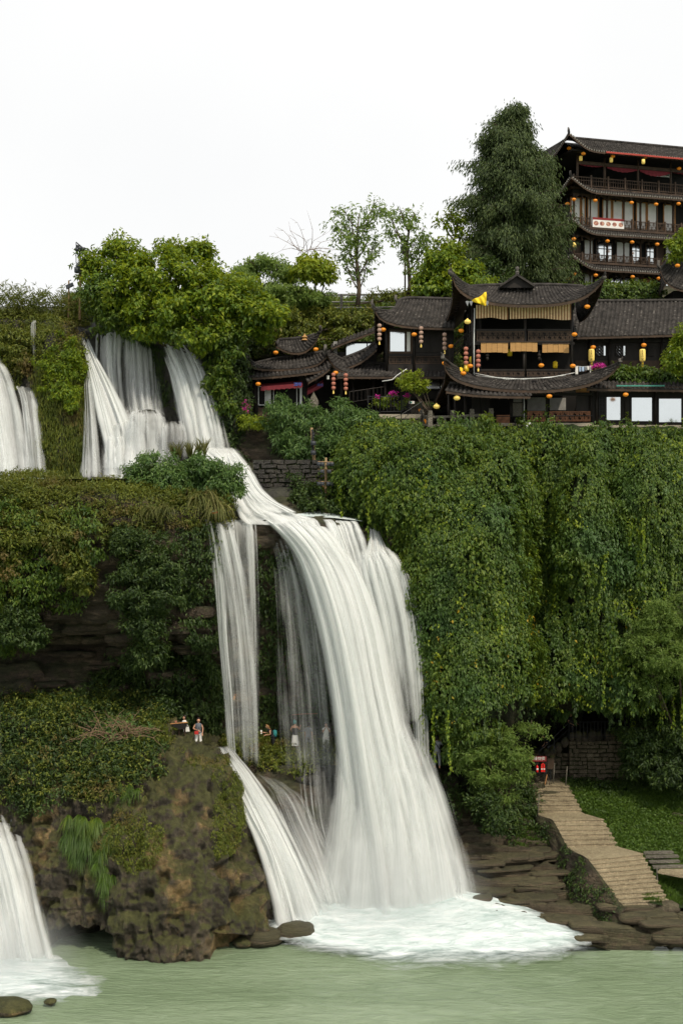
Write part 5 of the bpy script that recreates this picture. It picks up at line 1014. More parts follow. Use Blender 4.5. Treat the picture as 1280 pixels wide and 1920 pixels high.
def window(f, parent, x0, y0, x1, y1, d, pane, frame_mat, fw=0.06, mull=(), label=None, cross=()):
    mb = MB(); u0, z1 = f.uz(x0, y0, d); u1, z0 = f.uz(x1, y1, d)
    for q in ((u0, z0, u1, z0 + fw), (u0, z1 - fw, u1, z1), (u0, z0 + fw, u0 + fw, z1 - fw), (u1 - fw, z0 + fw, u1, z1 - fw)): f.bar(mb, *q, d - .06, d)
    for t in mull: uu = u0 + (u1 - u0) * t; f.bar(mb, uu - fw * .35, z0 + fw, uu + fw * .35, z1 - fw, d - .05, d - .008)
    for t in cross: zz = z0 + (z1 - z0) * t; f.bar(mb, u0 + fw, zz - fw * .3, u1 - fw, zz + fw * .3, d - .048, d - .012)
    w = mb.build('window', frame_mat, parent)
    if label: w['label'] = label
    ed = [0.0] + [t for t in mull] + [1.0]
    for a, b in zip(ed[:-1], ed[1:]):
        ua = u0 + (u1 - u0) * a + fw * .5; ub = u0 + (u1 - u0) * b - fw * .5; mb = MB(); f.bar(mb, ua, z0 + fw * .6, ub, z1 - fw * .6, d - .045, d - .03); pmat = pane[ed.index(a) % len(pane)] if isinstance(pane, list) else pane; mb.build('pane', pmat, w)
    return w
def resamp(A, n):
    A = WA(A) if not isinstance(A, np.ndarray) else A
    B = catm(A, [16] * (len(A) - 1), 0); s = np.concatenate([[0], np.cumsum(np.linalg.norm(np.diff(B, axis=0), axis=-1))]); t = np.linspace(0, s[-1], n); return np.stack([np.interp(t, s, B[:, k]) for k in range(3)], -1)
def roof(parent, E, Rg, sag=0.25, sp=0.24, cs=0.24, mats=None, soffit=0.12, fascia=True, ridge=True, caps=False, hips=(True, True), back=0.0, liftc=0.0, seed=0, fmat=None):
    """E eave line, Rg ridge line (same direction, seen from the river left to right); real tile courses over a boarded slab"""
    e0, r0 = WA(E), WA(Rg); Ln = max(np.linalg.norm(np.diff(resamp(E, 40), axis=0), axis=-1).sum(), 1); n = max(3, int(Ln / sp)) + 1
    Ee, Rr = resamp(E, n), resamp(Rg, n); sl = np.linalg.norm(Ee - Rr, axis=-1).mean(); m = max(3, int(sl / cs)) + 1; v = np.linspace(0, 1, m)
    S = Ee[:, None] * (1 - v[None, :, None]) + Rr[:, None] * v[None, :, None]; S[..., 2] -= sag * 4 * v * (1 - v) * 0.6
    du = np.gradient(S, axis=0); dv = np.gradient(S, axis=1); N = nrm(np.cross(du, dv)); N = np.where(N[..., 2:3] < 0, -N, N); U = nrm(du)
    rg = np.random.default_rng(seed + 3); V = []; F = []; MI = []; c = 0
    for j in range(m - 1):                           # cover tiles: one arch per course and column
        a, b = S[:, j], S[:, j + 1]; na, nb = N[:, j], N[:, j + 1]; ua = U[:, j]; w = sp * 0.36; b = b + (b - a) * 0.12
        j1 = rg.normal(size=(n, 1)) * 0.012; la = 0.035 + j1; lb = 0.005
        prof = [(-1, 0.0), (-0.62, 0.62), (0.62, 0.62), (1, 0.0)]
        ring = [a + ua * w * x + na * (w * y + la) for x, y in prof] + [b + ua * w * x + nb * (w * y + lb) for x, y in prof]
        V.append(np.stack(ring, 1).reshape(-1, 3)); base = c + np.arange(n)[:, None] * 8
        for q in ([0, 1, 5, 4], [1, 2, 6, 5], [2, 3, 7, 6], [0, 3, 2, 1]): F.append(base + q); MI.append((rg.random(n) < 0.05).astype(int))
        c += n * 8
        pa = (S[:-1, j] + na[:-1] * 0.02, S[1:, j] + na[1:] * 0.02, S[1:, j + 1], S[:-1, j + 1], S[:-1, j], S[1:, j])   # trough tiles
        V.append(np.stack(pa, 1).reshape(-1, 3)); base = c + np.arange(n - 1)[:, None] * 6
        for q in ([0, 1, 2, 3], [4, 5, 1, 0]): F.append(base + q); MI.append(np.zeros(n - 1, int))
        c += (n - 1) * 6
    o = link('roof_tiles', npmesh('roof_tiles', np.concatenate(V), np.concatenate(F), False, np.concatenate(MI)), parent, mats or [M['tile'], M['tile_pale']]); tag(o, kind='stuff')
    mb = MB(); T = np.array([0, 0, 0.02])            # boarded slab below
    for i in range(n - 1):
        a, b, c2, d2 = S[i, 0] - T, S[i+1, 0] - T, S[i+1, -1] - T, S[i, -1] - T; k = np.array([0, 0, -soffit]); km = np.array([0, 0, -sag * 0.6])
        ml, mr = (a + d2) / 2 + km, (b + c2) / 2 + km; mb.quad(a + k, b + k, mr + k, ml + k); mb.quad(ml + k, mr + k, c2 + k, d2 + k); mb.quad(a, b, b + k, a + k)
    for i in (0, n - 1): a, d2 = S[i, 0] - T, S[i, -1] - T; mb.quad(a, a + [0, 0, -soffit], d2 + [0, 0, -soffit], d2)
    for i in range(0, n, 2):                         # rafters under the boards
        a, d2 = S[i, 0] - T, S[i, -1] - T; q = a * .6 + d2 * .4 + [0, 0, -sag * .55]; mb.tube([a + [0, 0, -soffit - .03], q + [0, 0, -soffit - .03]], 0.03, 4)
    mb.build('roof_boards', fmat or M['wood2'], parent)
    if caps:                                         # round limewashed tile ends in a row
        mb = MB()
        for i in range(n): a = S[i, 0] + [0, 0, 0.035]; q = nrm((S[i, 0] - S[i, 1])[None])[0]; mb.tube([a - q * .02, a + q * .03], 0.062, 6)
        tag(mb.build('tile_ends', M['tilecap'], parent), kind='stuff')
    if ridge:
        mb = MB(); mb.tube([p + [0, 0, .1] for p in Rr[::max(1, n // 12)]] + [Rr[-1] + [0, 0, .1]], 0.12, 6); mb.build('ridge', M['tile'], parent, True)
    for k, h in enumerate(hips):
        if h:
            i = 0 if k == 0 else n - 1; L = [S[i, j] + [0, 0, .07] for j in range(m)]; t = L[0] - L[1]; t = t / np.linalg.norm(t)
            L = [L[0] + t * .30 + [0, 0, .22], L[0] + t * .12 + [0, 0, .05]] + L; mb = MB(); mb.tube(L[::1], [0.035, 0.07] + [0.09] * (len(L) - 2), 6); mb.build('hip_ridge', M['tile'], parent, True)
    return S
def fin(parent, P, w=0.1):                           # upturned corner ornament
    mb = MB(); mb.tube(P, [w, w * .95, w * .8, w * .6][:len(P)] if len(P) <= 4 else list(np.linspace(w, w * .5, len(P))), 6); mb.build('corner_ornament', M['tile_pale'], parent, True)
def arches(f, parent, xs, ytop, d, drop=0.42, mat=None):     # carved arched brackets between columns
    mb = MB()
    for (xa, ya), (xb, yb) in zip(xs[:-1], xs[1:]):
        u0, z0 = f.uz(xa, ya, d); u1, z1 = f.uz(xb, yb, d); n = 8
        for i in range(n):
            t0, t1 = i / n, (i + 1) / n; h = lambda t: drop * (0.25 + 0.75 * (abs(2 * t - 1) ** 2.4)); a0, a1 = u0 + (u1 - u0) * t0, u0 + (u1 - u0) * t1; za, zb = z0 + (z1 - z0) * t0, z0 + (z1 - z0) * t1
            q = [f.pt(a0, d, za - h(t0)), f.pt(a1, d, zb - h(t1)), f.pt(a1, d - .06, zb - h(t1)), f.pt(a0, d - .06, za - h(t0)), f.pt(a0, d, za), f.pt(a1, d, zb), f.pt(a1, d - .06, zb), f.pt(a0, d - .06, za)]; mb.hexa(q)
        f.bar(mb, u0 - .06, z0 - drop * 1.35, u0 + .06, z0, d - .05, d + .04)
    return tag(mb.build('carved_brackets', mat or M['wood'], parent), kind='stuff')

# ---------------------------------------------------------------- the tall tower
TA = 17.0
T = FR(1075, 95, TA); tw = empty('tower', T.pt(4, 0, 37.0), 'tall many-storeyed timber tower with curved eaves hung with orange lanterns', 'building')
zt = lambda px, py, d=0: T.uz(px, py, d)
Ztop = zt(1075, 290)[1]; UR = 11.5; UL = 0.0
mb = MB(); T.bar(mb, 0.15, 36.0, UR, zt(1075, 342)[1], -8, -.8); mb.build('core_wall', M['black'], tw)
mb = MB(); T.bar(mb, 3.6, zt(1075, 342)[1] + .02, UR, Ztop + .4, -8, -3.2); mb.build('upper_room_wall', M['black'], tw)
floors = [(362, 406, 424), (440, 474, 489), (505, 536, 552)]
def ti(px):                                          # photo rows slope along the turned facade; rows are given at px 1075
    return 0
for k, (ytop, yr0, yr1) in enumerate(floors):
    z_t, z_r, z_f = zt(1075, ytop)[1], zt(1075, yr0)[1], zt(1075, yr1)[1]
    mb = MB(); T.bar(mb, -0.35, z_f - .16, UR, z_f, -8, 0.12); mb.build('floor_deck', M['wood2'], tw)
    mb = MB(); T.bar(mb, -0.1, z_t - .02, UR, z_t + .5, -7.9, 0.0); mb.build('eave_beam', M['wood'], tw)
    us = [0.0, 1.35, 2.75, 4.15, 5.55, 6.95, 8.35, 9.75, 11.15]
    for i, u in enumerate(us):
        mb = MB(); a = T.pt(u, 0, 0); mb.tube([(a[0], a[1], z_f), (a[0], a[1], z_t)], 0.085 if i % 2 == 0 else 0.06, 8); mb.build('column', M['wood2'], tw, True)
    for q in (2.2, 4.4, 6.6): mb = MB(); a = T.pt(0, -q, 0); mb.tube([(a[0], a[1], z_f), (a[0], a[1], z_t)], 0.08, 8); mb.build('column', M['wood2'], tw, True)
    F2 = type('x', (), {})(); 
    # brackets
    mb = MB()
    for u0, u1 in zip(us[:-1], us[1:]):
        n = 8
        for i in range(n):
            t0, t1 = i / n, (i + 1) / n; h = lambda t: 0.50 * (0.22 + 0.78 * (abs(2 * t - 1) ** 2.2)); a0, a1 = u0 + (u1 - u0) * t0, u0 + (u1 - u0) * t1
            mb.hexa([T.pt(a0, .03, z_t - h(t0)), T.pt(a1, .03, z_t - h(t1)), T.pt(a1, -.03, z_t - h(t1)), T.pt(a0, -.03, z_t - h(t0)), T.pt(a0, .03, z_t), T.pt(a1, .03, z_t), T.pt(a1, -.03, z_t), T.pt(a0, -.03, z_t)])
        um = (u0 + u1) / 2; T.bar(mb, um - .05, z_t - .42, um + .05, z_t, -.04, .05)
    tag(mb.build('carved_brackets', M['wood2'], tw), kind='stuff')
    # railing with lattice, posts
    for i, (u0, u1) in enumerate(zip(us[:-1], us[1:])):
        if k == 0 and i in (1, 2): continue
        um = (u0 + u1) / 2
        for ua, ub in ((u0, um), (um, u1)):
            mb = MB(); T.bar(mb, ua + .05, z_r - .08, ub - .05, z_r - .02, -.03, .03); T.bar(mb, ua + .05, z_f + .08, ub - .05, z_f + .13, -.03, .03)
            a, b, c, d = ua + .08, ub - .08, z_f + .13, z_r - .08; nn = 3; mm = 2
            for x in range(nn):
                for y in range(mm):
                    p, q, w, h = a + (b - a) * x / nn, c + (d - c) * y / mm, (b - a) / nn, (d - c) / mm; kk = (x + y + i) % 2
                    T.bar(mb, p, q + h * .25 - .014, p + w * .8, q + h * .25 + .014, -.014, .014); T.bar(mb, p + w * .2, q + h * .75 - .014, p + w, q + h * .75 + .014, -.014, .014)
                    T.bar(mb, p + w * (.2 if kk else .8) - .014, q, p + w * (.2 if kk else .8) + .014, q + h, -.017, .017)
            tag(mb.build('railing_lattice', M['wood2'], tw), kind='stuff')
            mb = MB(); T.bar(mb, ub - .06, z_f, ub + .06, z_r + .10, -.06, .06); mb.build('railing_post', M['wood2'], tw)
    # wall panels
    WL = {0: [(.1, .95, 'c'), (1.0, 1.35, 'c'), (1.5, 2.45, 'c'), (2.75, 3.55, 'c'), (3.6, 4.5, 'c'), (4.55, 5.4, 'c'), (5.6, 6.5, 'c'), (6.55, 7.45, 'c'), (7.95, 9.0, 'c'), (9.9, 10.8, 'c'), (10.9, 11.4, 'c')],
          1: [(.1, .9, 'w'), (1.2, 2.0, 'p'), (2.2, 3.6, 'g'), (3.9, 5.1, 'p'), (5.2, 6.0, 'g'), (6.4, 7.2, 'g'), (7.4, 8.0, 'w'), (8.1, 9.9, 'p')],
          2: [(.1, .9, 'w'), (1.2, 2.0, 'p'), (2.2, 3.2, 'g'), (3.4, 5.2, 'g'), (5.4, 5.9, 'p'), (6.1, 7.1, 'o'), (7.8, 9.0, 'g')]}[k]
    for (a, b, t) in WL:
        mb = MB(); fm = M['wood3'] if k == 0 else M['wood2']; z0, z1 = z_f + .05, z_t - .1; fw = .07; D0 = -.79
        for q in ((a, z0, b, z0 + fw), (a, z1 - fw, b, z1), (a, z0 + fw, a + fw, z1 - fw), (b - fw, z0 + fw, b, z1 - fw)): T.bar(mb, *q, D0, D0 + .09)
        w = mb.build('window' if t in 'cg' else 'wall_panel', fm, tw)
        mm = {'c': M['curtain'], 'p': M['white'], 'w': M['wood2'], 'g': M['mirror'], 'o': M['wood3']}[t]
        mb = MB(); 
        if t == 'c':                                 # pleated curtain
            n = max(4, int((b - a) / .11))
            for i in range(n):
                x0, x1 = a + fw + (b - a - 2*fw) * i / n, a + fw + (b - a - 2*fw) * (i + 1) / n; xm = (x0 + x1) / 2
                mb.quad(T.pt(x0, D0 + .02, z0 + fw), T.pt(xm, D0 + .055, z0 + fw), T.pt(xm, D0 + .055, z1 - fw), T.pt(x0, D0 + .02, z1 - fw)); mb.quad(T.pt(xm, D0 + .055, z0 + fw), T.pt(x1, D0 + .02, z0 + fw), T.pt(x1, D0 + .02, z1 - fw), T.pt(xm, D0 + .055, z1 - fw))
            mb.build('curtain', mm, w)
        else:
            T.bar(mb, a + fw, z0 + fw, b - fw, z1 - fw, D0 + .01, D0 + .05); mb.build('pane' if t == 'g' else 'board', mm, w)
            if t == 'g':
                mb = MB(); T.bar(mb, (a + b) / 2 - .03, z0 + fw, (a + b) / 2 + .03, z1 - fw, D0 + .05, D0 + .08); T.bar(mb, a + fw, z0 + (z1 - z0) * .62, b - fw, z0 + (z1 - z0) * .62 + .06, D0 + .052, D0 + .078); mb.build('glazing_bar', M['wood2'], w)
# top open storey
z_r, z_f = zt(1075, 329)[1], zt(1075, 350)[1]
mb = MB(); T.bar(mb, -0.35, z_f - .16, UR, z_f, -8, .12); mb.build('floor_deck', M['wood2'], tw)
for u in (0.35, 2.6, 2.6 + 2.8, 8.2, 10.9):
    mb = MB(); a = T.pt(u, -.1, 0); mb.tube([(a[0], a[1], z_f), (a[0], a[1], Ztop + .2)], .09, 8); mb.build('column', M['wood2'], tw, True)
    mb = MB(); a = T.pt(u, -5.5, 0); mb.tube([(a[0], a[1], z_f), (a[0], a[1], Ztop + .2)], .09, 8); mb.build('column', M['wood2'], tw, True)
for i in range(8):
    u0 = i * 1.42; mb = MB(); T.bar(mb, u0 - .06, z_f, u0 + .06, z_r + .12, -.06, .06); mb.build('railing_post', M['wood2'], tw)
    mb = MB(); T.bar(mb, u0 + .06, z_r - .1, u0 + 1.36, z_r - .03, -.03, .03); T.bar(mb, u0 + .06, z_f + .12, u0 + 1.36, z_f + .17, -.03, .03); T.bar(mb, u0 + .06, z_r - .32, u0 + 1.36, z_r - .28, -.02, .02)
    for j in range(6): T.bar(mb, u0 + .2 + j * .2, z_f + .17, u0 + .23 + j * .2, z_r - .1, -.014, .014)
    tag(mb.build('railing_bars', M['wood2'], tw), kind='stuff')
mb = MB(); zz = zt(1075, 300)[1]; T.bar(mb, .3, zz - .25, UR, zz, -.15, -.05); mb.build('eave_beam', M['wood2'], tw)
for j, (ua, ub, dr) in enumerate(((.45, 2.5, .14), (2.75, 5.3, .35), (5.5, 8.1, .45), (8.3, 10.8, .12))):    # wine coloured awnings gathered under the beam
    mb = MB(); n = 14
    for i in range(n):
        t0, t1 = i / n, (i + 1) / n; h = lambda t: dr * (.35 + .65 * math.sin(math.pi * t)) + .03 * math.sin(t * 40); x0, x1 = ua + (ub - ua) * t0, ua + (ub - ua) * t1; zq = zz - .27
        mb.quad(T.pt(x0, .02, zq - h(t0)), T.pt(x1, .02, zq - h(t1)), T.pt(x1, -.08, zq), T.pt(x0, -.08, zq))
    mb.build('rolled_awning', M['red'], tw)
window(T, tw, 1228, 308, 1256, 333, -3.15, M['mirror'], M['white'], .12, (.5,), 'white framed window of the open top storey')
# four roofs, front and left flank
def troof(yE, tipdy, out, rise, ridge_in, name, seed, caps=True, left_len=8.0, ridge_mat=False):
    zE = zt(1075, yE)[1]; pts = []; n = 9
    for i in range(n):
        t = i / (n - 1); u = -out * .9 + (UR + 1 + out * .9) * t; lift = tipdy * max(0, 1 - (u + out * .9) / 2.6) ** 2.0; pts.append(T.pt(u, out + .25 * max(0, 1 - (u + out * .9) / 2.6) ** 2, zE + lift))
    rp = [T.pt(0.0 + ridge_in + (UR + 1 - ridge_in) * i / 8, -ridge_in, zE + rise) for i in range(9)]; rp[0] = T.pt(-.1 + ridge_in * .4, .1 - ridge_in * .6, zE + rise)
    if ridge_mat: rp = [T.pt(.7 + (UR + .3) * i / 8, -ridge_in, zE + rise) for i in range(9)]
    pa, ra = np.array(pts), np.array(rp)
    def conv(A): return [(640 + p[0] * FPX / p[1], HY - (p[2] - CZ) * FPX / p[1], p[1]) for p in A]
    roof(tw, conv(pa), conv(ra), .12, .2, .2, caps=caps, seed=seed, ridge=ridge_mat, hips=(True, False))
    tip = pa[0]; L = []
    for i in range(7):
        t = i / 6; v = -out * .9 + (left_len + out) * t; lift = tipdy * max(0, 1 - (v + out * .9) / 2.6) ** 2.0 + (tipdy * .7 * max(0, (t - .72) / .28) ** 2); L.append(T.pt(-out * .9 - .25 * max(0, 1 - (v + out * .9) / 2.6) ** 2 if i else -out * .9, -(v + (0 if i else -out * .9 - out)) if i else out + .25, zE + lift))
    L[0] = tip; rl = [T.pt(-.1 + ridge_in * .4, .1 - ridge_in * .6 - (left_len - .5) * i / 6, zE + rise) for i in range(7)]
    if ridge_mat: rl = [T.pt(.7, -ridge_in - (left_len - 2.5) * i / 6, zE + rise) for i in range(7)]
    L2, r2 = np.array(L)[::-1], np.array(rl)[::-1]; roof(tw, conv(L2), conv(r2), .12, .2, .2, caps=caps, seed=seed + 1, ridge=False, hips=(True, False))
    fin(tw, [tip, tip + (-.06, -.03, .15), tip + (-.05, -.03, .42)], .07)
troof(290, 1.05, 1.35, 1.95, 2.6, 'top', 1, ridge_mat=True)
mb = MB(); zq = zt(1075, 290)[1]; mb.quad(T.pt(.5, -2.7, zq + 1.7), T.pt(UR + 1, -2.7, zq + 1.7), T.pt(UR + 1, -8.5, zq), T.pt(-.6, -8.5, zq)); mb.quad(T.pt(.3, -.8, zq + .75), T.pt(UR, -.8, zq + .75), T.pt(UR, -2.7, zq + 1.7), T.pt(.5, -2.7, zq + 1.7)); mb.quad(T.pt(-.5, -.2, zq), T.pt(.3, -.8, zq + .75), T.pt(.5, -2.7, zq + 1.7), T.pt(-.6, -8.5, zq)); mb.build('roof_boards', M['wood'], tw)
mb = MB(); T.bar(mb, -.6, Ztop + .05, UR, Ztop + .2, -8, .8); mb.build('ceiling', M['wood'], tw)
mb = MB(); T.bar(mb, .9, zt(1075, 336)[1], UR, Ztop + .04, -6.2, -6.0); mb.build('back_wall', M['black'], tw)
troof(364, .95, .95, .95, 0.75, 'b', 3); troof(441, .95, .95, .95, 0.75, 'c', 5); troof(507, .95, .95, .95, 0.75, 'd', 7)
mb = MB(); zE = zt(1075, 290)[1]; T.bar(mb, 1.9, zE - .10, UR + 1, zE + .02, 1.40, 1.48); mb.build('gutter', M['redrim'], tw)
# restaurant banner on the third-floor railing
b = MB(); zr, zf_ = zt(1075, 405)[1], zt(1075, 424)[1]; T.bar(b, 1.5, zf_ + .02, 4.12, zr + .0, .07, .10); bn = b.build('banner', M['cloth_white'], tw); b = MB(); T.bar(b, 1.5, zr - .17, 4.12, zr, .102, .108); b.build('banner_heading', M['sign'], bn)
g = G('dish photo'); vv = g.obj(); g.done(g.n('BsdfPrincipled', Base_Color=g.ramp(g.noise(vv, 7, 4, .7), [(.35, (.10, .03, .04)), (.5, (.42, .16, .10)), (.65, (.62, .42, .30))]), Roughness=.5).outputs[0]); M['dish'] = g.mat
for i, u in enumerate((1.78, 2.28, 2.80, 3.32, 3.84)):
    b = MB(); c = T.pt(u, .104, (zf_ + zr - .15) / 2 + .01); R2 = [.21, .2, .2, .19, .2][i]; ring = [c + T.r * math.cos(a) * R2 + np.array([0, 0, math.sin(a) * R2 * .82]) for a in np.linspace(0, 2 * math.pi, 13)[:-1]]
    for q in range(12): b.quad(c, ring[q], ring[(q + 1) % 12], c + T.n * .001)
    b.build('dish_picture', M['dish'], bn)
# its dark neighbour at the right edge
nb = empty('house', W(1275, 560, 86), 'dark roof corner with upturned tip cut by the right picture edge', 'building')
roof(nb, [(1236,505,84),(1250,530,84),(1290,545,84),(1400,548,84)], [(1262,470,86),(1280,468,86),(1320,465,86),(1420,465,86)], .3, .22, .24, seed=9)
roof(nb, [(1230,560,88),(1236,545,86),(1238,525,85),(1236,505,84)], [(1262,500,90),(1262,490,89),(1262,478,88),(1262,470,86)], .3, .22, .24, seed=10, ridge=False)
fin(nb, [W(1236,505,84), W(1233,497,84), W(1234,488,84)], .11); f = FR(1262, 85.2); f.part('wall', M['black'], nb, [(1262,545,1420,575,-3,0)])

# ---------------------------------------------------------------- right wing behind the pavilion
wg = empty('house', W(1180, 700, 80), 'long dark wing with a big tiled roof right of the pavilion', 'building'); f = FR(1080, 79.5)
f.part('wall', [M['wood']], wg, [(1070,620,1400,700,-5,0)]); f.part('plinth_boards', M['wood2'], wg, [(1078,676,1300,697,0,.05)])
roof(wg, [(1066,632,78.2),(1120,631,78.2),(1200,629,78.2),(1280,627,78.2),(1420,626,78.2)], [(1080,567,83.5),(1120,567,83.5),(1200,567,83.5),(1280,566,83.5),(1420,566,83.5)], .25, .26, .24, seed=11, hips=(False, False))
for x0, x1, bright in ((1115,1136,1), (1153,1173,1), (1213,1225,0), (1247,1259,1), (1261,1270,1)):
    window(f, wg, x0, 647, x1, 668, .06, M['mirror'] if bright else M['black'], M['wood'], .05); lattice(f, wg, x0 + 1, 648, x1 - 5 if bright else x1, 667, .10, .2, 1, M['wood'], bw=.035, frame=.03)
posts(f, wg, [(1104,632,697),(1142,632,697),(1203,632,697),(1240,632,697)], .07, .1, .3, M['wood']); f.part('beam', M['wood'], wg, [(1078,636,1400,641,.05,.25)])
f.part('low_window', M['mirror'], wg, [(1178,688,1182,697,.05,.08)])

# ---------------------------------------------------------------- house with the big windows at the right
rh = empty('house', W(1190, 800, 75), 'ground-floor house with large white windows at the right picture edge', 'building'); f = FR(1110, 75)
f.part('wall', M['wood'], rh, [(1106,722,1340,796,-4,0)]); f.part('terrace_slab', M['concrete'], rh, [(1098,797,1400,803,-4,.6)]); f.part('slab_beam', M['concrete'], rh, [(1110,805,1400,810,-3,.3)])
for x0, x1, y0, y1, lab in ((1134,1165,742,790,'left of the three large windows, beside the small grille'), (1181,1224,743,792,'middle one of the three large windows'), (1232,1279,745,794,'large window touching the right picture edge'), (1290,1330,745,794,None)):
    window(f, rh, x0, y0, x1, y1, .09, M['mirror'], M['wood'], .08, (), lab)
window(f, rh, 1122, 743, 1134, 778, .09, M['black'], M['wood'], .05); mb = MB(); [f.rect(mb, 1123 + i * 2.6, 744, 1123.8 + i * 2.6, 777, .1, .13) for i in range(5)]; [f.rect(mb, 1122, 748 + i * 7, 1134, 749 + i * 7, .13, .15) for i in range(5)]; mb.build('grille', M['iron'], rh)
posts(f, rh, [(1118,722,796),(1173,722,796),(1228,722,796)], .07, .1, .24, M['wood'])
roof(rh, [(1100,728,73.6),(1160,729,73.6),(1230,730,73.6),(1350,731,73.6)], [(1100,716,74.6),(1160,716,74.6),(1230,717,74.6),(1350,717,74.6)], .03, .24, .2, seed=12, hips=(False, False), ridge=False)
f.part('tarpaulin', M['teal'], rh, [(1155,722,1245,724.5,1.35,1.42)]); f.part('ledge_rail', M['wood2'], rh, [(1120,725,1330,727,1.2,1.25)])
posts(f, rh, [(1130,803,830),(1200,803,830),(1275,803,830)], .12, -.3, 0, M['concrete'], 'pier')

# ---------------------------------------------------------------- the pavilion
pv = empty('pavilion', W(980, 795, 75), 'two-storey dark timber pavilion with sweeping upturned roof corners and bamboo blinds', 'building'); f = FR(885, 75)
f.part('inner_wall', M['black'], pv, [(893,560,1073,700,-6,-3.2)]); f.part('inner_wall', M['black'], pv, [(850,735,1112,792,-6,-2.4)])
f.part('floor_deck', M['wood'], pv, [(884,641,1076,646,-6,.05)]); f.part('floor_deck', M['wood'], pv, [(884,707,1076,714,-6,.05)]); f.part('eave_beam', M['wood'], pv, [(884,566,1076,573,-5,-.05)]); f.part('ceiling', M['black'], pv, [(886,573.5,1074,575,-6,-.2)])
posts(f, pv, [(888,570,708),(984,570,708),(1071,570,708),(982,646,708)], .085, -.12, .04, M['wood']); posts(f, pv, [(889,570,708),(1071,570,708)], .08, -5.2, -5.04, M['wood'])
for (x0, y0, x1, y1) in ((892,617,983,642), (988,617,1071,642), (893,692,983,709), (986,692,1070,709)):
    f.part('top_rail', M['wood'], pv, [(x0, y0, x1, y0 + 3, -.02, .1)]); f.part('bottom_rail', M['wood'], pv, [(x0, y1 - 3, x1, y1, -.02, .1)])
    lattice(f, pv, x0 + 1, y0 + 3.5, x1 - 1, y1 - 3.5, .06, .3, 0, M['wood2'], bw=.035)
[f.part('back_board', M['wood'], pv, [q]) for q in ((895,622,982,640,-.9,-.85),(990,622,1069,640,-.9,-.85),(895,695,982,708,-.9,-.85),(988,695,1069,708,-.9,-.85))]
def blind(f, parent, x0, x1, y0, y1, d, mats, step, sagp=3, name='bamboo_blind', label=None):
    u0, z1 = f.uz(x0, y0, d); u1, _ = f.uz(x1, y0, d); _, z0 = f.uz(x1, y1, d); n = int((u1 - u0) / step); mb = MB()
    for i in range(n):
        a, b = u0 + (u1 - u0) * i / n, u0 + (u1 - u0) * (i + 1) / n; t = i / n; zz = z0 + (.045 * math.sin(t * 5.2) - .02 * math.sin(t * 9)) * (sagp / 3); f.bar(mb, a, zz, b - .012, z1, d - .02 + .012 * (i % 2), d + .012 * (i % 2), i % len(mats))
    mb2 = MB(); f.bar(mb2, u0 - .03, z1 + .005, u1 + .03, z1 + .05, d - .03, d + .04); o = mb.build(name, mats, parent); mb2.build('head_rod', M['wood2'], o); tag(o, label)
blind(f, pv, 892, 952, 572, 597, .14, [M['blind_a'], M['blind_b']], .085, label='striped bamboo blind, short left one under the upper eave')
blind(f, pv, 955, 1070, 569, 598, .16, [M['blind_a'], M['blind_b']], .085, label='striped bamboo blind, long right one under the upper eave')
blind(f, pv, 901, 952, 643, 661, .16, [M['blind_tan']], .3, 1, label='plain tan blind, left of the lower three'); blind(f, pv, 956, 1007, 642, 659, .16, [M['blind_tan']], .3, 1, label='plain tan blind, middle of the lower three'); blind(f, pv, 1016, 1066, 645, 661, .16, [M['blind_tan']], .3, 1, label='plain tan blind, right of the lower three')
mb = MB(); mb.tube([f.hit(889, 578, .2), f.hit(888, 640, .2), f.hit(888, 706, .2)], .03, 6); mb.build('drain_pipe', M['white'], pv, True)
mb = MB(); mb.tube([f.hit(890, 700, .5), f.hit(930, 708, 1.0), f.hit(980, 711, 1.1), f.hit(1030, 708, 1.0), f.hit(1076, 699, .5)], .022, 5); mb.tube([f.hit(892, 704, .5), f.hit(950, 711, 1.1), f.hit(1010, 709, 1.1), f.hit(1060, 704, .6)], .018, 5); mb.build('cable', M['white'], pv, True)
# left flank, seen obliquely
def seg3(mb, a, b, r, k=6): mb.tube([a, b], r, k)
sideY = [75, 76.5, 78, 79.6]
for i, Yq in enumerate(sideY):
    mb = MB(); x = W(886, 600, 75)[0] - .02; mb.tube([(x, Yq, W(880, 708, 75)[2]), (x, Yq, W(880, 560, 75)[2])], .08, 8); mb.build('column', M['wood'], pv, True)
mb = MB(); x = W(886, 600, 75)[0]; z0, z1 = W(0, 692, 75)[2], W(0, 618, 75)[2]
for zz in (W(0,617,75)[2], W(0,641,75)[2], W(0,692,75)[2], W(0,709,75)[2]): mb.box(x - .06, 75.1, zz - .09, x + .04, 79.5, zz)
for j in range(20): yy = 75.3 + j * .21; mb.box(x - .02, yy, W(0,641,75)[2], x + .01, yy + .05, W(0,619,75)[2]); mb.box(x - .02, yy, W(0,709,75)[2], x + .01, yy + .05, W(0,694,75)[2])
mb.build('side_railing', M['wood'], pv)
mb = MB(); mb.box(x + .5, 75.8, W(0,712,75)[2], x + .6, 80, W(0,560,75)[2]); mb.build('side_wall', M['black'], pv)
# lower side porch on the left flank with diagonal rail
mb = MB(); mb.tube([W(843,655,76.5), W(874,625,75.5)], .035, 5); mb.tube([W(845,672,76.5), W(876,645,75.5)], .03, 5); mb.tube([W(843,650,76.5), W(843,700,76.5)], .05, 6)
for t in np.linspace(0, 1, 12): a = W(843 + 31 * t, 655 - 30 * t, 76.5 - t); mb.tube([a, a - np.array([0, 0, .55])], .014, 4)
mb.build('stair_rail', M['wood'], pv)
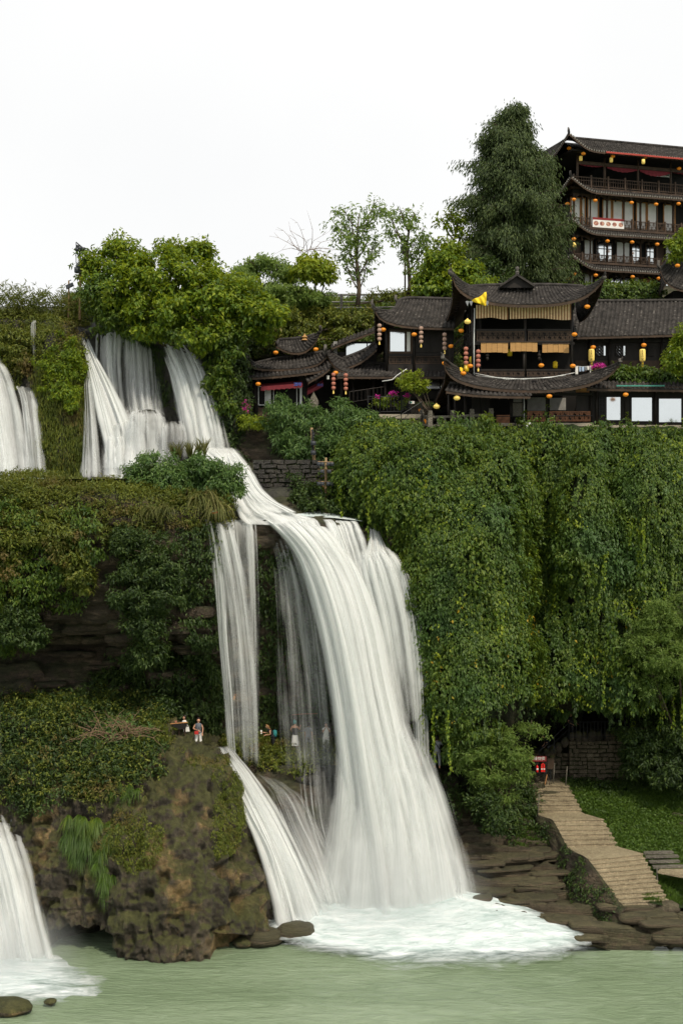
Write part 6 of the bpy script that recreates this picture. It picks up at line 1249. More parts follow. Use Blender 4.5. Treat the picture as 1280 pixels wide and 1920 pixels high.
# roofs
roof(pv, [(847,514,73),(856,536,73.2),(880,555,73.5),(925,567,73.8),(985,571,73.8),(1045,568,73.8),(1090,557,73.7),(1116,539,73.4),(1131,521,73)],
     [(884,540,77),(896,539,77.2),(915,538,77.4),(945,537,77.5),(985,537,77.5),(1030,537,77.5),(1060,538,77.4),(1078,539,77.2),(1092,540,77)], .3, .25, .25, seed=20, soffit=.16)
roof(pv, [(812,642,82),(828,618,80),(840,590,78),(848,555,75),(847,514,73)], [(870,595,83),(872,580,81.5),(876,565,80),(880,550,78.5),(884,540,77)], .2, .25, .25, seed=21, ridge=False, hips=(False, True), soffit=.16)
roof(pv, [(1131,521,73),(1118,560,75),(1100,590,77),(1085,600,79)], [(1092,540,77),(1088,548,78.5),(1084,560,80),(1080,570,81)], .2, .25, .25, seed=22, ridge=False, hips=(False, False), soffit=.16)
fin(pv, [W(847,516,73), W(844,511,72.9), W(843,505,72.9)], .14); fin(pv, [W(1131,523,73), W(1133,518,72.9), W(1134,513,72.9)], .12)
mb = MB()                                            # small gable with finial on the ridge
ga, gb, gt = W(937,538,76), W(1002,538,76), W(969,517,76); gw = np.array([0, 1.2, 0])
for a, b in ((ga, gt), (gt, gb)): k = np.array([0, 0, .14]); mb.hexa([a, b, b + gw, a + gw, a + k, b + k, b + gw + k, a + gw + k])
mb.build('gable_roof', M['tile'], pv); mb = MB(); mb.quad(ga + [0, .25, 0], gb + [0, .25, 0], gt + [0, .25, 0], gt + [0, .26, 0]); mb.build('gable_board', M['wood'], pv)
mb = MB(); mb.lathe(W(969,517,76.3), [(.14,0),(.10,.12),(.13,.2),(.07,.28),(.12,.42),(.10,.52),(0,.56)], 8); mb.build('finial', M['tile_pale'], pv)
roof(pv, [(831,674,72.6),(836,692,72.9),(855,710,73.1),(900,724,73.2),(970,731,73.2),(1040,730,73.2),(1100,720,73.1),(1140,702,72.9),(1160,682,72.6)],
     [(872,700,74.8),(885,703,74.9),(905,706,75),(940,708,75),(985,709,75),(1030,708,75),(1065,706,75),(1090,704,74.9),(1105,700,74.8)], .14, .25, .22, seed=23, soffit=.15, ridge=False)
roof(pv, [(806,770,79),(820,742,77.5),(832,715,75.5),(834,690,73.6),(831,674,72.6)], [(866,735,80),(866,728,78.5),(868,718,77),(870,708,76),(872,700,74.8)], .2, .25, .22, seed=24, ridge=False, hips=(False, False))
fin(pv, [W(831,676,72.6), W(829,671,72.5), W(830,664,72.5), W(832,660,72.5)], .12); fin(pv, [W(1160,684,72.6), W(1162,678,72.5), W(1161,672,72.5)], .12)
roof(pv, [(836,733,72.8),(880,739,72.8),(930,742,72.8),(994,743,72.8)], [(842,722,74.2),(880,724,74.2),(930,726,74.2),(990,728,74.2)], .05, .25, .2, seed=25, hips=(False, False))
# ground floor
f.part('beam', M['wood'], pv, [(845,736,1112,741,-.2,.1)])
posts(f, pv, [(841,740,792),(853,740,792),(872,740,792),(957,740,792),(1025,740,792),(1108,722,798),(1120,722,798)], .08, -.1, .06, M['wood']); posts(f, pv, [(982,742,790)], .03, -.02, .04, M['white'], 'drain_pipe')
f.part('door_panel', M['wood'], pv, [(884,745,900,792,-1.2,-1.1),(902,745,918,792,-1.2,-1.1),(1080,742,1104,772,-.3,-.2)]); f.part('door_panel', M['wood3'], pv, [(1079,727,1104,739,-.25,-.15)], label='orange board above the lattice railing')
f.part('inner_light_panel', M['plaster'], pv, [(988,745,1022,770,-2.3,-2.2),(1030,746,1060,769,-2.3,-2.2),(962,748,978,756,-2.2,-2.1)])
window(f, pv, 959, 754, 980, 782, -.1, M['plaster'], M['wood'], .05); lattice(f, pv, 961, 756, 978, 780, -.06, .2, 1, M['bal'], bw=.03)
for x0, x1 in ((988,1022), (1029,1106)):
    lattice(f, pv, x0, 771, x1, 790, .12, .3, 0, M['wood4'], 'carved_railing', .05, .07)
f.part('low_board', M['wood4'], pv, [(930,778,955,800,.05,.12)], label='reddish board beside the stone balustrade'); f.part('floor_slab', M['concrete'], pv, [(845,793,1112,799,-4,.4)]); f.part('floor_beam', M['wood2'], pv, [(985,799,1110,803,.2,.5)])
mb = MB(); mb.tube([f.hit(925,781,.9), f.hit(1110,779,.9)], .022, 5); mb.tube([f.hit(965,783,.9), f.hit(965,800,.9)], .03, 5); mb.build('pipe_rail', M['iron'], pv, True); f.part('white_post', M['white'], pv, [(986,792,995,803,.5,.8)]); mb = MB(); mb.tube([W(1048,815,73.4), W(1070,798,73.4)], .04, 6); mb.build('loose_pole', M['wood3'], pv)
for x in (913, 1010): mb = MB(); mb.lathe(f.hit(x, 676, .0), [(0,.0),(.06,.03),(.10,.12),(.06,.2),(.12,.3),(.05,.42),(.05,.6)], 8); mb.build('carved_pendant', M['wood'], pv)
# ---------------------------------------------------------------- house left of the pavilion
lh = empty('house', W(780, 760, 79), 'dark timber house with one bright square window left of the pavilion', 'building'); f = FR(720, 79)
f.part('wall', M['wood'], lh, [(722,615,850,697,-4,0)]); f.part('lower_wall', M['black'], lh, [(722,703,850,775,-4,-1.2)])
window(f, lh, 727, 618, 773, 663, .1, [M['mirror'], M['curtain']], M['wood2'], .14, (.72,), 'bright square window framed in brown wood')
f.part('wall_panel', M['wood'], lh, [(778,622,803,660,0,.06),(807,622,845,660,0,.06)]); f.part('band_board', M['wood'], lh, [(724,664,850,667,0,.12),(724,683,850,697,0,.1)])
for x0, x1 in ((729,770), (778,845)): lattice(f, lh, x0, 668, x1, 682, .1, .3, 0, M['wood2'], bw=.035)
posts(f, lh, [(725,612,697),(776,612,697)], .08, .05, .2, M['wood'])
roof(lh, [(702,580,77.4),(712,595,77.5),(735,606,77.6),(770,612,77.7),(810,614,77.7),(850,615,77.7)], [(742,582,80.6),(748,567,80.8),(762,562,81),(790,562,81),(820,563,81),(850,564,81)], .2, .25, .24, seed=30, hips=(True, False))
roof(lh, [(700,665,83),(703,640,81),(703,605,79),(702,580,77.4)], [(735,640,84),(738,620,83),(740,600,82),(742,582,80.6)], .2, .25, .24, seed=31, ridge=False, hips=(False, False))
fin(lh, [W(702,582,77.4), W(699,575,77.3), W(697,568,77.3), W(698,561,77.3)], .1); fin(lh, [W(744,566,81), W(741,560,81), W(742,553,81)], .1)
roof(lh, [(632,706,77.6),(700,706,77.6),(770,706,77.6),(845,706,77.6)], [(640,695,79),(700,696,79),(770,697,79),(845,697,79)], .05, .24, .2, seed=32, hips=(False, False), ridge=False)
window(f, lh, 795, 706, 832, 731, -.9, M['mirror'], M['wood'], .08, (.8,), 'low bright window under the lean-to roof'); window(f, lh, 757, 706, 769, 724, -.9, M['mirror'], M['wood'], .06); window(f, lh, 732, 708, 750, 732, -.9, M['black'], M['iron'], .05, (.33, .66), cross=(.25, .5, .75))
posts(f, lh, [(722,706,765),(752,706,745),(792,706,760)], .09, .6, .8, M['wood']); f.part('lower_boards', M['wood'], lh, [(752,733,834,748,-1.1,-.95)]); f.part('stone_base', M['stone'], lh, [(770,752,815,790,-2,-.4)])
mb = MB(); mb.tube([W(716,715,76.8), W(735,712,76.8), W(745,703,76.8), W(762,692,76.8)], .03, 5); mb.build('cable', M['white'], lh, True)
# ---------------------------------------------------------------- gable house, turret and the low roofs at the left
gh = empty('house', W(660, 690, 82), 'dark gable house with one sloping-topped glass window between turret and square-window house', 'building'); f = FR(620, 81.5)
f.part('wall', M['wood'], gh, [(626,660,706,700,-3,0)]); f.part('wall', M['wood'], gh, [(650,640,706,659.9,-3,0)])
window(f, gh, 647, 642, 697, 669, .1, M['mirror'], M['wood'], .07, (.82,), 'glass window reflecting the sky under the sloping eave'); mb = MB(); f.rect(mb, 625, 640, 632, 672, 0, .2); mb.build('corner_post', M['plaster'], gh)
roof(gh, [(622,652,80.6),(650,640,80.6),(675,631,80.6),(706,619,80.6)], [(624,645,83),(652,632,83),(677,623,83),(706,612,83)], .02, .24, .2, seed=33, hips=(False, False), ridge=False)
roof(gh, [(648,690,79.2),(672,680,79.2),(690,668,79.2),(706,654,79.2)], [(640,676,80.8),(662,668,80.8),(685,658,80.8),(704,645,80.8)], .03, .24, .2, seed=34, hips=(False, False))
tt = empty('turret', W(555, 690, 82), 'small roofed turret with a finial left of the gable house', 'building'); f = FR(530, 81.5); f.part('wall', M['wood'], tt, [(530,664,596,690,-1.5,0)])
roof(tt, [(518,648,80.2),(530,655,80.2),(550,661,80.2),(572,658,80.2),(590,642,80),(600,622,79.8)], [(522,640,82),(535,639,82),(550,638,82),(565,636,82),(578,634,82),(590,630,82)], .1, .24, .2, seed=35)
fin(tt, [W(600,624,79.8), W(601,616,79.8), W(600,610,79.8)], .09); mb = MB(); mb.lathe(W(571,638,81.5), [(.22,0),(.12,.1),(.2,.2),(.08,.3),(0,.45)], 8); mb.build('finial', M['blind_tan'], tt)
lw = empty('house', W(580, 785, 79), 'low dark restaurant house with red awnings beside the upper falls', 'building'); f = FR(455, 79)
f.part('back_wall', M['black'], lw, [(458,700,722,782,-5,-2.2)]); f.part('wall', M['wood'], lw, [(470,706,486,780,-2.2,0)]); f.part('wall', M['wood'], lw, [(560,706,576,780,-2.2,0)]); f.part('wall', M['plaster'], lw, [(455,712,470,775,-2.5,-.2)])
window(f, lw, 484, 724, 498, 760, .08, M['black'], M['white'], .05); window(f, lw, 498, 726, 566, 768, .02, M['mirror'] if False else M['black'], M['white'], .06, (.12, .22, .86), 'wide shop window under the red awning'); f.part('white_board', M['white'], lw, [(500,728,508,766,.05,.1),(562,726,566,762,.1,.14)])
f.part('sill_board', M['wood2'], lw, [(484,764,570,782,-.2,.12)])
posts(f, lw, [(478,708,782),(576,712,782),(640,706,760),(662,706,760),(700,706,760)], .09, .1, .3, M['wood'])
roof(lw, [(468,676,78.4),(478,688,78.5),(510,692,78.6),(560,690,78.6),(595,682,78.5),(612,668,78.3)], [(480,684,80.6),(500,679,80.8),(525,674,81),(555,670,81),(580,667,81),(605,663,80.8)], .08, .24, .2, seed=36, hips=(True, True))
roof(lw, [(450,709,77.8),(490,707,77.8),(540,703,77.8),(590,697,77.8),(618,690,77.8)], [(456,697,79.4),(495,694,79.4),(540,690,79.4),(585,684,79.4),(612,678,79.4)], .05, .24, .2, seed=37, hips=(False, True))
roof(lw, [(612,662,79),(625,684,78.6),(645,696,78.4),(680,700,78.4),(730,701,78.4)], [(618,660,81),(632,672,80.8),(655,681,80.6),(690,684,80.6),(730,685,80.6)], .08, .24, .2, seed=38, hips=(True, False))
roof(lw, [(578,716,77.4),(592,708,77.4),(606,700,77.4),(618,690,77.4)], [(572,700,79.4),(586,695,79.4),(600,689,79.4),(612,680,79.4)], .03, .24, .2, seed=39, hips=(False, False), ridge=False)
fin(lw, [W(466,678,78.4), W(463,672,78.4), W(462,667,78.4)], .08); fin(lw, [W(612,664,79), W(609,655,79), W(610,646,79)], .12)
def awning(parent, f, x0, y0, x1, y1, d0, d1, drop):
    mb = MB(); n = 16
    for i in range(n):
        t0, t1 = i / n, (i + 1) / n; xa, xb = x0 + (x1 - x0) * t0, x0 + (x1 - x0) * t1; ya, yb = y0 + (y1 - y0) * t0, y0 + (y1 - y0) * t1
        a, b = f.hit(xa, ya, d0), f.hit(xb, yb, d0); c, d = f.hit(xb, yb + drop * .6, d1), f.hit(xa, ya + drop * .6, d1); mb.quad(d, c, b, a); e = .05 + .05 * (i % 2); mb.quad(d - np.array([0, 0, .18 + e]), c - np.array([0, 0, .18 + .1 - e + .0]), c, d)
    return mb.build('awning', M['red'], parent)
aw = awning(lw, f, 489, 720, 567, 714, .3, 1.0, 9); awning(lw, f, 576, 728, 606, 712, .3, .8, 9)
# writing on the red awning
def text(s, parent, f, px, py, d, size, mat, name='lettering', sx=1.0):
    cu = bpy.data.curves.new(name, 'FONT'); cu.body = s; cu.size = size; cu.align_x = 'CENTER'; cu.align_y = 'CENTER'; cu.extrude = .004; tmp = bpy.data.objects.new('tmp', cu); COL.objects.link(tmp); dg = bpy.context.evaluated_depsgraph_get(); dg.update(); me = bpy.data.meshes.new_from_object(tmp.evaluated_get(dg)); bpy.data.objects.remove(tmp); me.materials.clear(); me.materials.append(mat)
    o = bpy.data.objects.new(name, me); COL.objects.link(o)
    p = f.hit(px, py, d); a = math.atan2(f.r[1], f.r[0]); o.parent = parent; o.matrix_parent_inverse = Matrix.Translation(-Vector(parent.location)); o.location = p; o.rotation_euler = (math.pi / 2, 0, a); o.scale = (sx, 1, 1); return o
text('\u9152\u5427', lw, f, 558, 721, 1.04, .24, M['blue']); text('\u7efc\u5408', lw, f, 600, 722, .86, .2, M['blue'])
mb = MB(); f.rect(mb, 612, 704, 617, 711, .5, .8); mb.build('lamp_box', M['white'], lw)
# railings in front of the low house
def railing(label, pts, h, sp, post, mat, cat='railing', name='railing', r=.018, group=None, mids=(0.12,)):
    pts = [np.asarray(W(*p)) for p in pts]; rt = empty(name, pts[0], label, cat, group); mb = MB(); up = np.array([0, 0, 1.0])
    for a, b in zip(pts[:-1], pts[1:]):
        L = np.linalg.norm(b - a); n = max(1, int(L / sp))
        for i in range(n + 1):
            p = a + (b - a) * i / n; mb.tube([p + up * .1, p + up * (h - .02)], r * .8, 4)
        for t in mids: 
            m2 = MB(); m2.tube([a + up * t, b + up * t], r, 5); m2.build('lower_rail', mat, rt)
        m2 = MB(); m2.tube([a + up * h, b + up * h], r * 1.5, 6); m2.build('handrail', mat, rt)
        k = max(1, int(L / post))
        for i in range(k + 1): p = a + (b - a) * i / k; m2 = MB(); m2.tube([p, p + up * (h + .04)], r * 2, 6); m2.build('post', mat, rt)
    tag(mb.build('bars', mat, rt), kind='stuff'); return rt
railing('black iron fence around the terrace with pink flowers', [(690,775,75.6),(712,776,75.2),(752,775,75.2),(768,768,77)], 1.0, .2, 1.2, M['iron'])
railing('black iron fence sloping down the stair beside the terrace wall', [(700,832,74.2),(722,818,74.4),(752,808,74.6),(790,784,75)], .95, .13, 1.3, M['iron'], r=.014)
railing('dark carved railing of the low house porch', [(655,758,77),(722,748,78)], .75, .25, 1.0, M['wood'])
railing('upper footbridge railing behind the climbing plants', [(585,583,90),(640,582,90),(700,582,90),(760,580,90),(800,578,90)], 1.1, 1.6, 2.4, M['plaster'], r=.05, mids=(.2, .6))
rail2 = empty('terrace', W(735, 790, 75.6), 'small concrete terrace below the iron fence', 'terrace'); mb = MB(); a, b = W(710, 777, 75.2), W(788, 777, 75.2); mb.box(a[0], 75.0, a[2] - .25, b[0], 79, a[2]); mb.build('slab', M['concrete'], rail2); mb = MB(); mb.box(a[0] + .3, 75.3, a[2] - 1.8, b[0] - .1, 79, a[2] - .25); mb.build('retaining_wall', M['concrete'], rail2)
# rubble wall under the stair: single blocks
def masonry(label, x0, y0, x1, y1, Y, rows, bw, mat, slope=0.0, name='stone_wall', gap=.015, thick=.5, seed=1, top=None):
    f = FR(x0, Y); u1, zb = f.uz(x1, y1); _, zt_ = f.uz(x0, y0); rr = random.Random(seed); rt = empty(name, f.pt(u1 / 2, -.2, zb), label, 'stone wall'); h = (zt_ - zb) / rows
    mb = MB(); f.bar(mb, .05, zb, u1 - .05, zt_ - h * .6 - max(0, slope), -thick, -.06); mb.build('mortar', M['soil'], rt)
    for j in range(rows):
        u = rr.uniform(-.3, 0) * bw
        while u < u1:
            w = bw * rr.uniform(.6, 1.5); zz = zb + j * h; lim = zt_ + slope * (u / u1); a, b = max(0, u), min(u1, u + w)
            if zz + h * .5 < lim and b - a > .08:
                pr = rr.uniform(-.02, .10); q = lambda: rr.uniform(-.055, .055)
                mb = MB(); p = [f.pt(a + gap, -.1, zz + gap), f.pt(b - gap, -.1, zz + gap), f.pt(b - gap, -.1, zz + h - gap), f.pt(a + gap, -.1, zz + h - gap)]; g2 = .045
                fr_ = [f.pt(a + g2 + q(), pr, zz + g2 + q()), f.pt(b - g2 + q(), pr, zz + g2 + q()), f.pt(b - g2 + q(), pr, zz + h - g2 + q()), f.pt(a + g2 + q(), pr, zz + h - g2 + q())]
                mb.hexa([p[0], p[1], fr_[1], fr_[0], p[3], p[2], fr_[2], fr_[3]]); mb.build('stone', mat, rt)
            u += w
    return rt
masonry('rubble wall of squared blocks below the sloping iron fence', 690, 838, 775, 872, 74.0, 6, .42, M['stone'], .9, seed=2)
masonry('tall dark block wall right of the chute at the cliff', 474, 862, 612, 966, 72.3, 12, .62, M['rock_wet'], 0, seed=3)
# stone balustrade
bl_ = empty('balustrade', W(850, 800, 74), 'weathered stone balustrade in front of the pavilion', 'balustrade'); P_ = [(790,800,75.5),(806,803,74),(848,802,74),(884,800,74),(920,799,74)]
for i, p in enumerate(P_):
    c = W(*p); mb = MB(); s = .13; mb.box(c[0]-s, c[1]-s, c[2], c[0]+s, c[1]+s, c[2]+.78); mb.box(c[0]-s*1.15, c[1]-s*1.15, c[2]+.785, c[0]+s*1.15, c[1]+s*1.15, c[2]+.84); mb.box(c[0]-s*.9, c[1]-s*.9, c[2]+.845, c[0]+s*.9, c[1]+s*.9, c[2]+1.02); mb.build('post', M['bal'], bl_)
    if i:
        a = W(*P_[i-1]); d = nrm((c - a)[None])[0]; a2, c2 = a + d * .15, c - d * .15; nn = np.array([-d[1], d[0], 0]) * .06
        for z0, z1 in ((.10, .22), (.58, .72)): mb = MB(); mb.hexa([a2 - nn + [0,0,z0], c2 - nn + [0,0,z0], c2 + nn + [0,0,z0], a2 + nn + [0,0,z0], a2 - nn + [0,0,z1], c2 - nn + [0,0,z1], c2 + nn + [0,0,z1], a2 + nn + [0,0,z1]]); mb.build('rail', M['bal'], bl_)
        for t in (.3, .7): e = a2 + (c2 - a2) * t; mb = MB(); mb.lathe(e, [(.05,.22),(.085,.3),(.05,.4),(.085,.5),(.05,.58)], 8); mb.build('baluster', M['bal'], bl_)
# ================================================================ the stair, walls, walkway
st = empty('staircase', W(1090, 1600, 62), 'broad stone stair of three flights going down the right bank to the river', 'staircase')
K = [(5.35,(999,72.2),(1067,71.7)), (4.33,(1009,69.3),(1094,69.6)), (4.33,(1036,68.2),(1131,68.4)), (3.31,(1067,66.3),(1161,66.6)), (3.31,(1102,64.4),(1204,65.4)), (1.61,(1163,62.84),(1252,63.35))]
def kp(k):
    z, l, r = k; return np.array([(l[0]-640)*l[1]/FPX, l[1], z]), np.array([(r[0]-640)*r[1]/FPX, r[1], z])
def stepbox(name, A, B, C, D, zt, h, mat):           # A,B back edge l/r, C,D front edge l/r
    mb = MB(); n = 10; j = lambda: random.uniform(-.012, .012)
    pts = [(C * (1-t) + D * t) for t in np.linspace(0, 1, n)]; bk = [(A * (1-t) + B * t) for t in np.linspace(0, 1, n)]
    for i in range(n): 
        d = nrm((pts[i] - bk[i])[None])[0] * j(); pts[i] = pts[i] + [d[0], d[1], 0]
        pts[i][2] = zt + j(); bk[i] = bk[i].copy(); bk[i][2] = zt
    for i in range(n - 1):
        a, b, c, d = bk[i], bk[i+1], pts[i+1], pts[i]; k = np.array([0, 0, -h]); e = nrm((b - c)[None])[0] * .045 * [1, 1, 0]; lo = np.array([0, 0, -.045])
        mb.quad(d - e, c - e, b, a); mb.quad(d + lo - e, c + lo - e, c - e, d - e); mb.quad(d + lo, c + lo, c + lo - e, d + lo - e); mb.quad(d + k, c + k, c + lo, d + lo)
    mb.quad(pts[0] + [0,0,-h], pts[0], bk[0], bk[0] + [0,0,-h]); mb.quad(pts[-1], pts[-1] + [0,0,-h], bk[-1] + [0,0,-h], bk[-1])
    return mb.build(name, mat, st)
for (k0, k1, n) in ((K[0], K[1], 6), (K[2], K[3], 6), (K[4], K[5], 10)):
    A, B = kp(k0); C, D = kp(k1); dz = (k0[0] - k1[0]) / n
    for i in range(n):
        t0, t1 = i / n, (i + 1) / n; z = k0[0] - dz * (i + 1)
        stepbox('step', A*(1-t0)+C*t0, B*(1-t0)+D*t0, A*(1-t1)+C*t1, B*(1-t1)+D*t1, z, dz + .30, M['stair'])
A, B = kp(K[0]); stepbox('landing', A + [-.3, 2.2, 0], B + [.2, 2.2, 0], A, B, K[0][0], .4, M['stair'])
for a, b in ((1, 2), (3, 4)): A, B = kp(K[a]); C, D = kp(K[b]); stepbox('landing', A, B, C, D, K[a][0] - .003, .35, M['stair'])
line = [kp(k)[0] for k in K]; line = [line[0] + np.array([-.1, 2.5, 0])] + line + [line[-1] + np.array([.5, .25, -.2])]
line = catm(np.array(line), [12]*(len(line)-1), 0); tt_ = np.linspace(0, 1, 34)
P = np.stack([np.stack([line[:, 0] - .02 - .55 * t, line[:, 1] - .05 - .25 * t, line[:, 2] - .02 - np.interp(np.linspace(0, 1, len(line)), [0, .3, .75, 1], [3.0, 2.5, 2.3, 1.2]) * t], -1) for t in tt_], 0)
N = gnorm(P); q = P * [1, 1, 1.2]; dd = .30 * (ridged(q, 1.1, 3, 81) - .5) + .22 * (fbm(q, 3.0, 3, 83) - .5); dd = dd * np.clip(tt_ * 12, 0, 1)[:, None]
P = P + np.array([-.75, -.65, 0]) * dd[..., None]
link('side_wall', gridmesh('side_wall', P), st, [M['rock_dark']])
NETS['stairwall'] = (P, gnorm(P)); cover('moss_fern', 'stairwall', lambda x, y, P: np.ones_like(x) * (vn(P, 1.1, 5) > .55), 60, 4, .12, M['leaf_dark'], thick=.1, ratio=.5, droop=.8)
# slabs and deck right of the stair
dk = empty('slab_steps', W(1240, 1620, 62), 'four thin concrete slab steps in the grass right of the stair', 'steps')
for x0, x1, y, Y in ((1207,1262,1599,66.4),(1210,1272,1606.5,66.0),(1217,1274,1616,65.5),(1224,1282,1625.5,65.0)):
    a, b = W(x0, y, Y), W(x1, y - 1.5, Y + .15); mb = MB(); k = np.array([0, .34, 0]); h = np.array([0, 0, -.09]); mb.hexa([a + h, b + h, b + k + h, a + k + h, a, b, b + k, a + k]); mb.build('slab', M['bal'], dk)
dp = empty('plank_platform', W(1260, 1640, 60.6), 'thin pale platform sticking out beside the stair at the right edge', 'platform'); a, b, c, d = W(1232, 1634, 64.5), W(1330, 1653, 63.2), W(1330, 1628, 65.4), W(1236, 1629.5, 64.9); h = np.array([0, 0, -.09]); mb = MB(); mb.hexa([a + h, b + h, c + h, d + h, a, b, c, d]); mb.build('deck', M['stair'], dp)
mb = MB(); mb.tube([W(1231, 1636, 64.6) + [0, 0, -.4], W(1231, 1627, 64.6)], .04, 6); mb.build('post', M['bal'], dp)
masonry('rubble retaining wall below the railed walkway at the cave', 1066, 1389, 1205, 1466, 73.4, 10, .4, M['stone'], 0, 'retaining_wall', seed=4, thick=1.2)
bo = empty('boulder_row', W(1110, 1388, 73.6), 'row of rounded brown boulders along the top of the walkway wall', 'boulders')
for i, (x, y, s) in enumerate([(1071,1381,.2),(1083,1381,.26),(1096,1381,.24),(1109,1380,.3),(1122,1380,.27),(1137,1379,.24),(1148,1380,.22),(1160,1380,.24),(1058,1392,.24),(1046,1402,.25),(1035,1408,.26),(1024,1412,.24),(1034,1420,.2)]):
    c = W(x, y, 73.5); s = s * 1.07; u = np.linspace(0, np.pi, 9)[:, None]; v = np.linspace(0, 2*np.pi, 13)[None]; P = np.stack([np.sin(u)*np.cos(v), np.sin(u)*np.sin(v), np.cos(u)+0*v], -1); P = P * (1 + .6*(fbm(P + i*2.7, 1.3, 3, i) - .5))[..., None] * s * [.85, .8, 1.15] + c
    o = link('stone', gridmesh('stone', P, True), bo, [M['rock_tan']])
wk = empty('walkway', W(1110, 1390, 75), 'stone walkway floor in front of the cave behind the railing', 'walkway'); a = W(1064, 1388, 73.6); b = W(1300, 1388, 73.6); mb = MB(); mb.box(a[0], 73.7, a[2] - .3, b[0] + 4, 80, a[2]); mb.build('floor', M['rock_dark'], wk)
railing('iron walkway railing above the rubble wall at the cave', [(1066,1386,73.3),(1100,1386,73.3),(1133,1385,73.3),(1170,1384,73.3)], .98, .2, .95, M['iron'])
railing('iron stair railing climbing to the cave walkway', [(1010,1440,72.8),(1066,1386,73.3)], .95, 2, .9, M['iron'], mids=(.3, .6))
masonry('low stone wall under the climbing stair railing', 1000, 1412, 1068, 1466, 73.9, 7, .42, M['stone'], .0, 'retaining_wall', seed=6)
sg = empty('sign', W(1010, 1468, 72.0), 'maroon sign with white characters above red rescue gear at the stair head', 'sign'); f = FR(1000, 72.0)
f.part('board', M['sign'], sg, [(988,1418,1024,1428,-.03,0)]); f.part('post', M['iron'], sg, [(1023,1418,1024.5,1468,-.06,-.03)]); f.part('post', M['iron'], sg, [(989,1418,990.5,1468,-.06,-.03)])
text('\u6551\u63f4\u7269\u8d44', sg, f, 1007, 1422.5, .012, .22, M['cloth_white'], sx=1.0)
f.part('shelf', M['iron'], sg, [(990,1448,1024,1449.5,-.3,0)])
for x in (1006.5,): 
    e = empty('fire_extinguisher', f.hit(x, 1449, .05), 'red fire extinguisher on the shelf under the maroon sign', 'extinguisher'); mb = MB(); c = f.hit(x, 1448, .08); mb.lathe(c, [(0,0),(.06,.0),(.065,.05),(.065,.3),(.05,.36),(.02,.39),(.02,.42),(0,.42)], 10); mb.build('cylinder', M['bright_red'], e, True); mb = MB(); mb.box(c[0]-.07, c[1]-.02, c[2]+.42, c[0]+.03, c[1]+.02, c[2]+.45); mb.build('handle', M['iron'], e); mb = MB(); mb.lathe(c, [(.067,.14),(.067,.24)], 10); mb.build('paper_band', M['cloth_white'], e)
e = empty('life_jacket', f.hit(1017, 1448, .05), 'bright red life jacket with pale stripes hanging under the maroon sign', 'life jacket'); mb = MB(); c = f.hit(1017, 1447, .05)
P_ = []
for sx in (-1, 1):
    m2 = MB(); xx = c[0] + sx * .065; m2.hexa([(xx-.055,c[1]-.06,c[2]),(xx+.055,c[1]-.06,c[2]),(xx+.055,c[1]+.05,c[2]),(xx-.055,c[1]+.05,c[2]),(xx-.035,c[1]-.05,c[2]+.42),(xx+.035,c[1]-.05,c[2]+.42),(xx+.035,c[1]+.04,c[2]+.42),(xx-.035,c[1]+.04,c[2]+.42)]); m2.build('panel', M['bright_red'], e); m2 = MB(); m2.box(xx-.052,c[1]-.066,c[2]+.14,xx+.052,c[1]-.058,c[2]+.19); m2.build('stripe', M['cloth_white'], e)
mb.tube([(c[0]-.06,c[1],c[2]+.4),(c[0],c[1],c[2]+.47),(c[0]+.06,c[1],c[2]+.4)], .035, 6); mb.build('collar', M['bright_red'], e)
nb2 = empty('notice_board', W(1031, 1468, 72.2), 'plain dark brown notice board right of the maroon sign', 'sign'); f2 = FR(1024, 72.2); f2.part('board', M['wood2'], nb2, [(1025.5,1422,1038,1442,-.03,0)]); f2.part('post', M['iron'], nb2, [(1031,1442,1032.5,1468,-.03,0)])
for x, y0, y1, Y, lb in ((1037.5,1431,1469,71.8,'thin grey pole at the stair head, nearer to the notice board'), (1061,1437,1474,71.4,'thin grey leaning pole at the right end of the top step'), (1008.5,1489,1529,69.2,'thin grey pole on the left edge of the upper flight'), (973,1450,1465,70.8,'short grey pole left of the sign in the foliage')):
    e = empty('pole', W(x, y1, Y), lb, 'pole'); mb = MB(); mb.tube([W(x - 1.5, y1, Y), W(x + 1.5, y0, Y)], .03, 6); mb.build('shaft', M['bal'], e, True)
e = empty('easel', W(1025, 1470, 71.6), 'small folding wooden stand on the top landing', 'stand'); mb = MB(); mb.tube([W(1021,1471,71.6), W(1025,1452,71.8)], .025, 5); mb.build('leg', M['wood3'], e); mb = MB(); mb.tube([W(1030,1472,71.6), W(1025,1452,71.8)], .025, 5); mb.build('leg', M['wood2'], e)
# --- lamp poles
def lampunit(mb, c, s=.16): c = np.asarray(c, float); mb.box(c[0]-s*.7, c[1]-s, c[2]-s*.6, c[0]+s*.7, c[1]+s*.6, c[2]+s*.6); mb.lathe((c[0], c[1]-s, c[2]-s*.5), [(s*.5,0),(s*.7,s*.5),(s*.5,s)], 8)
def polething(label, base, top, r, mat, cat='lamp pole'):
    e = empty('lamp_pole', base, label, cat); mb = MB(); base, top = np.asarray(base), np.asarray(top); mb.tube([base, (base+top)/2 + [.02,0,0], top], [r, r*.9, r*.8], 8); mb.build('shaft', mat, e, True); return e
e = polething('wooden pole with three crossarms of floodlights above the straight lip', W(609, 980, 70.6), W(611, 858, 70.6), .08, M['pole'])
for y in (866, 880, 903):
    mb = MB(); a, b = W(596, y, 70.4), W(624, y + 1, 70.4); mb.tube([a, b], .04, 5); mb.build('crossarm', M['pole'], e)
    for x in ((598, 604, 616, 622) if y != 880 else (604, 617)): mb = MB(); lampunit(mb, W(x, y + 4, 70.2)); mb.build('floodlight', M['lamp'], e)
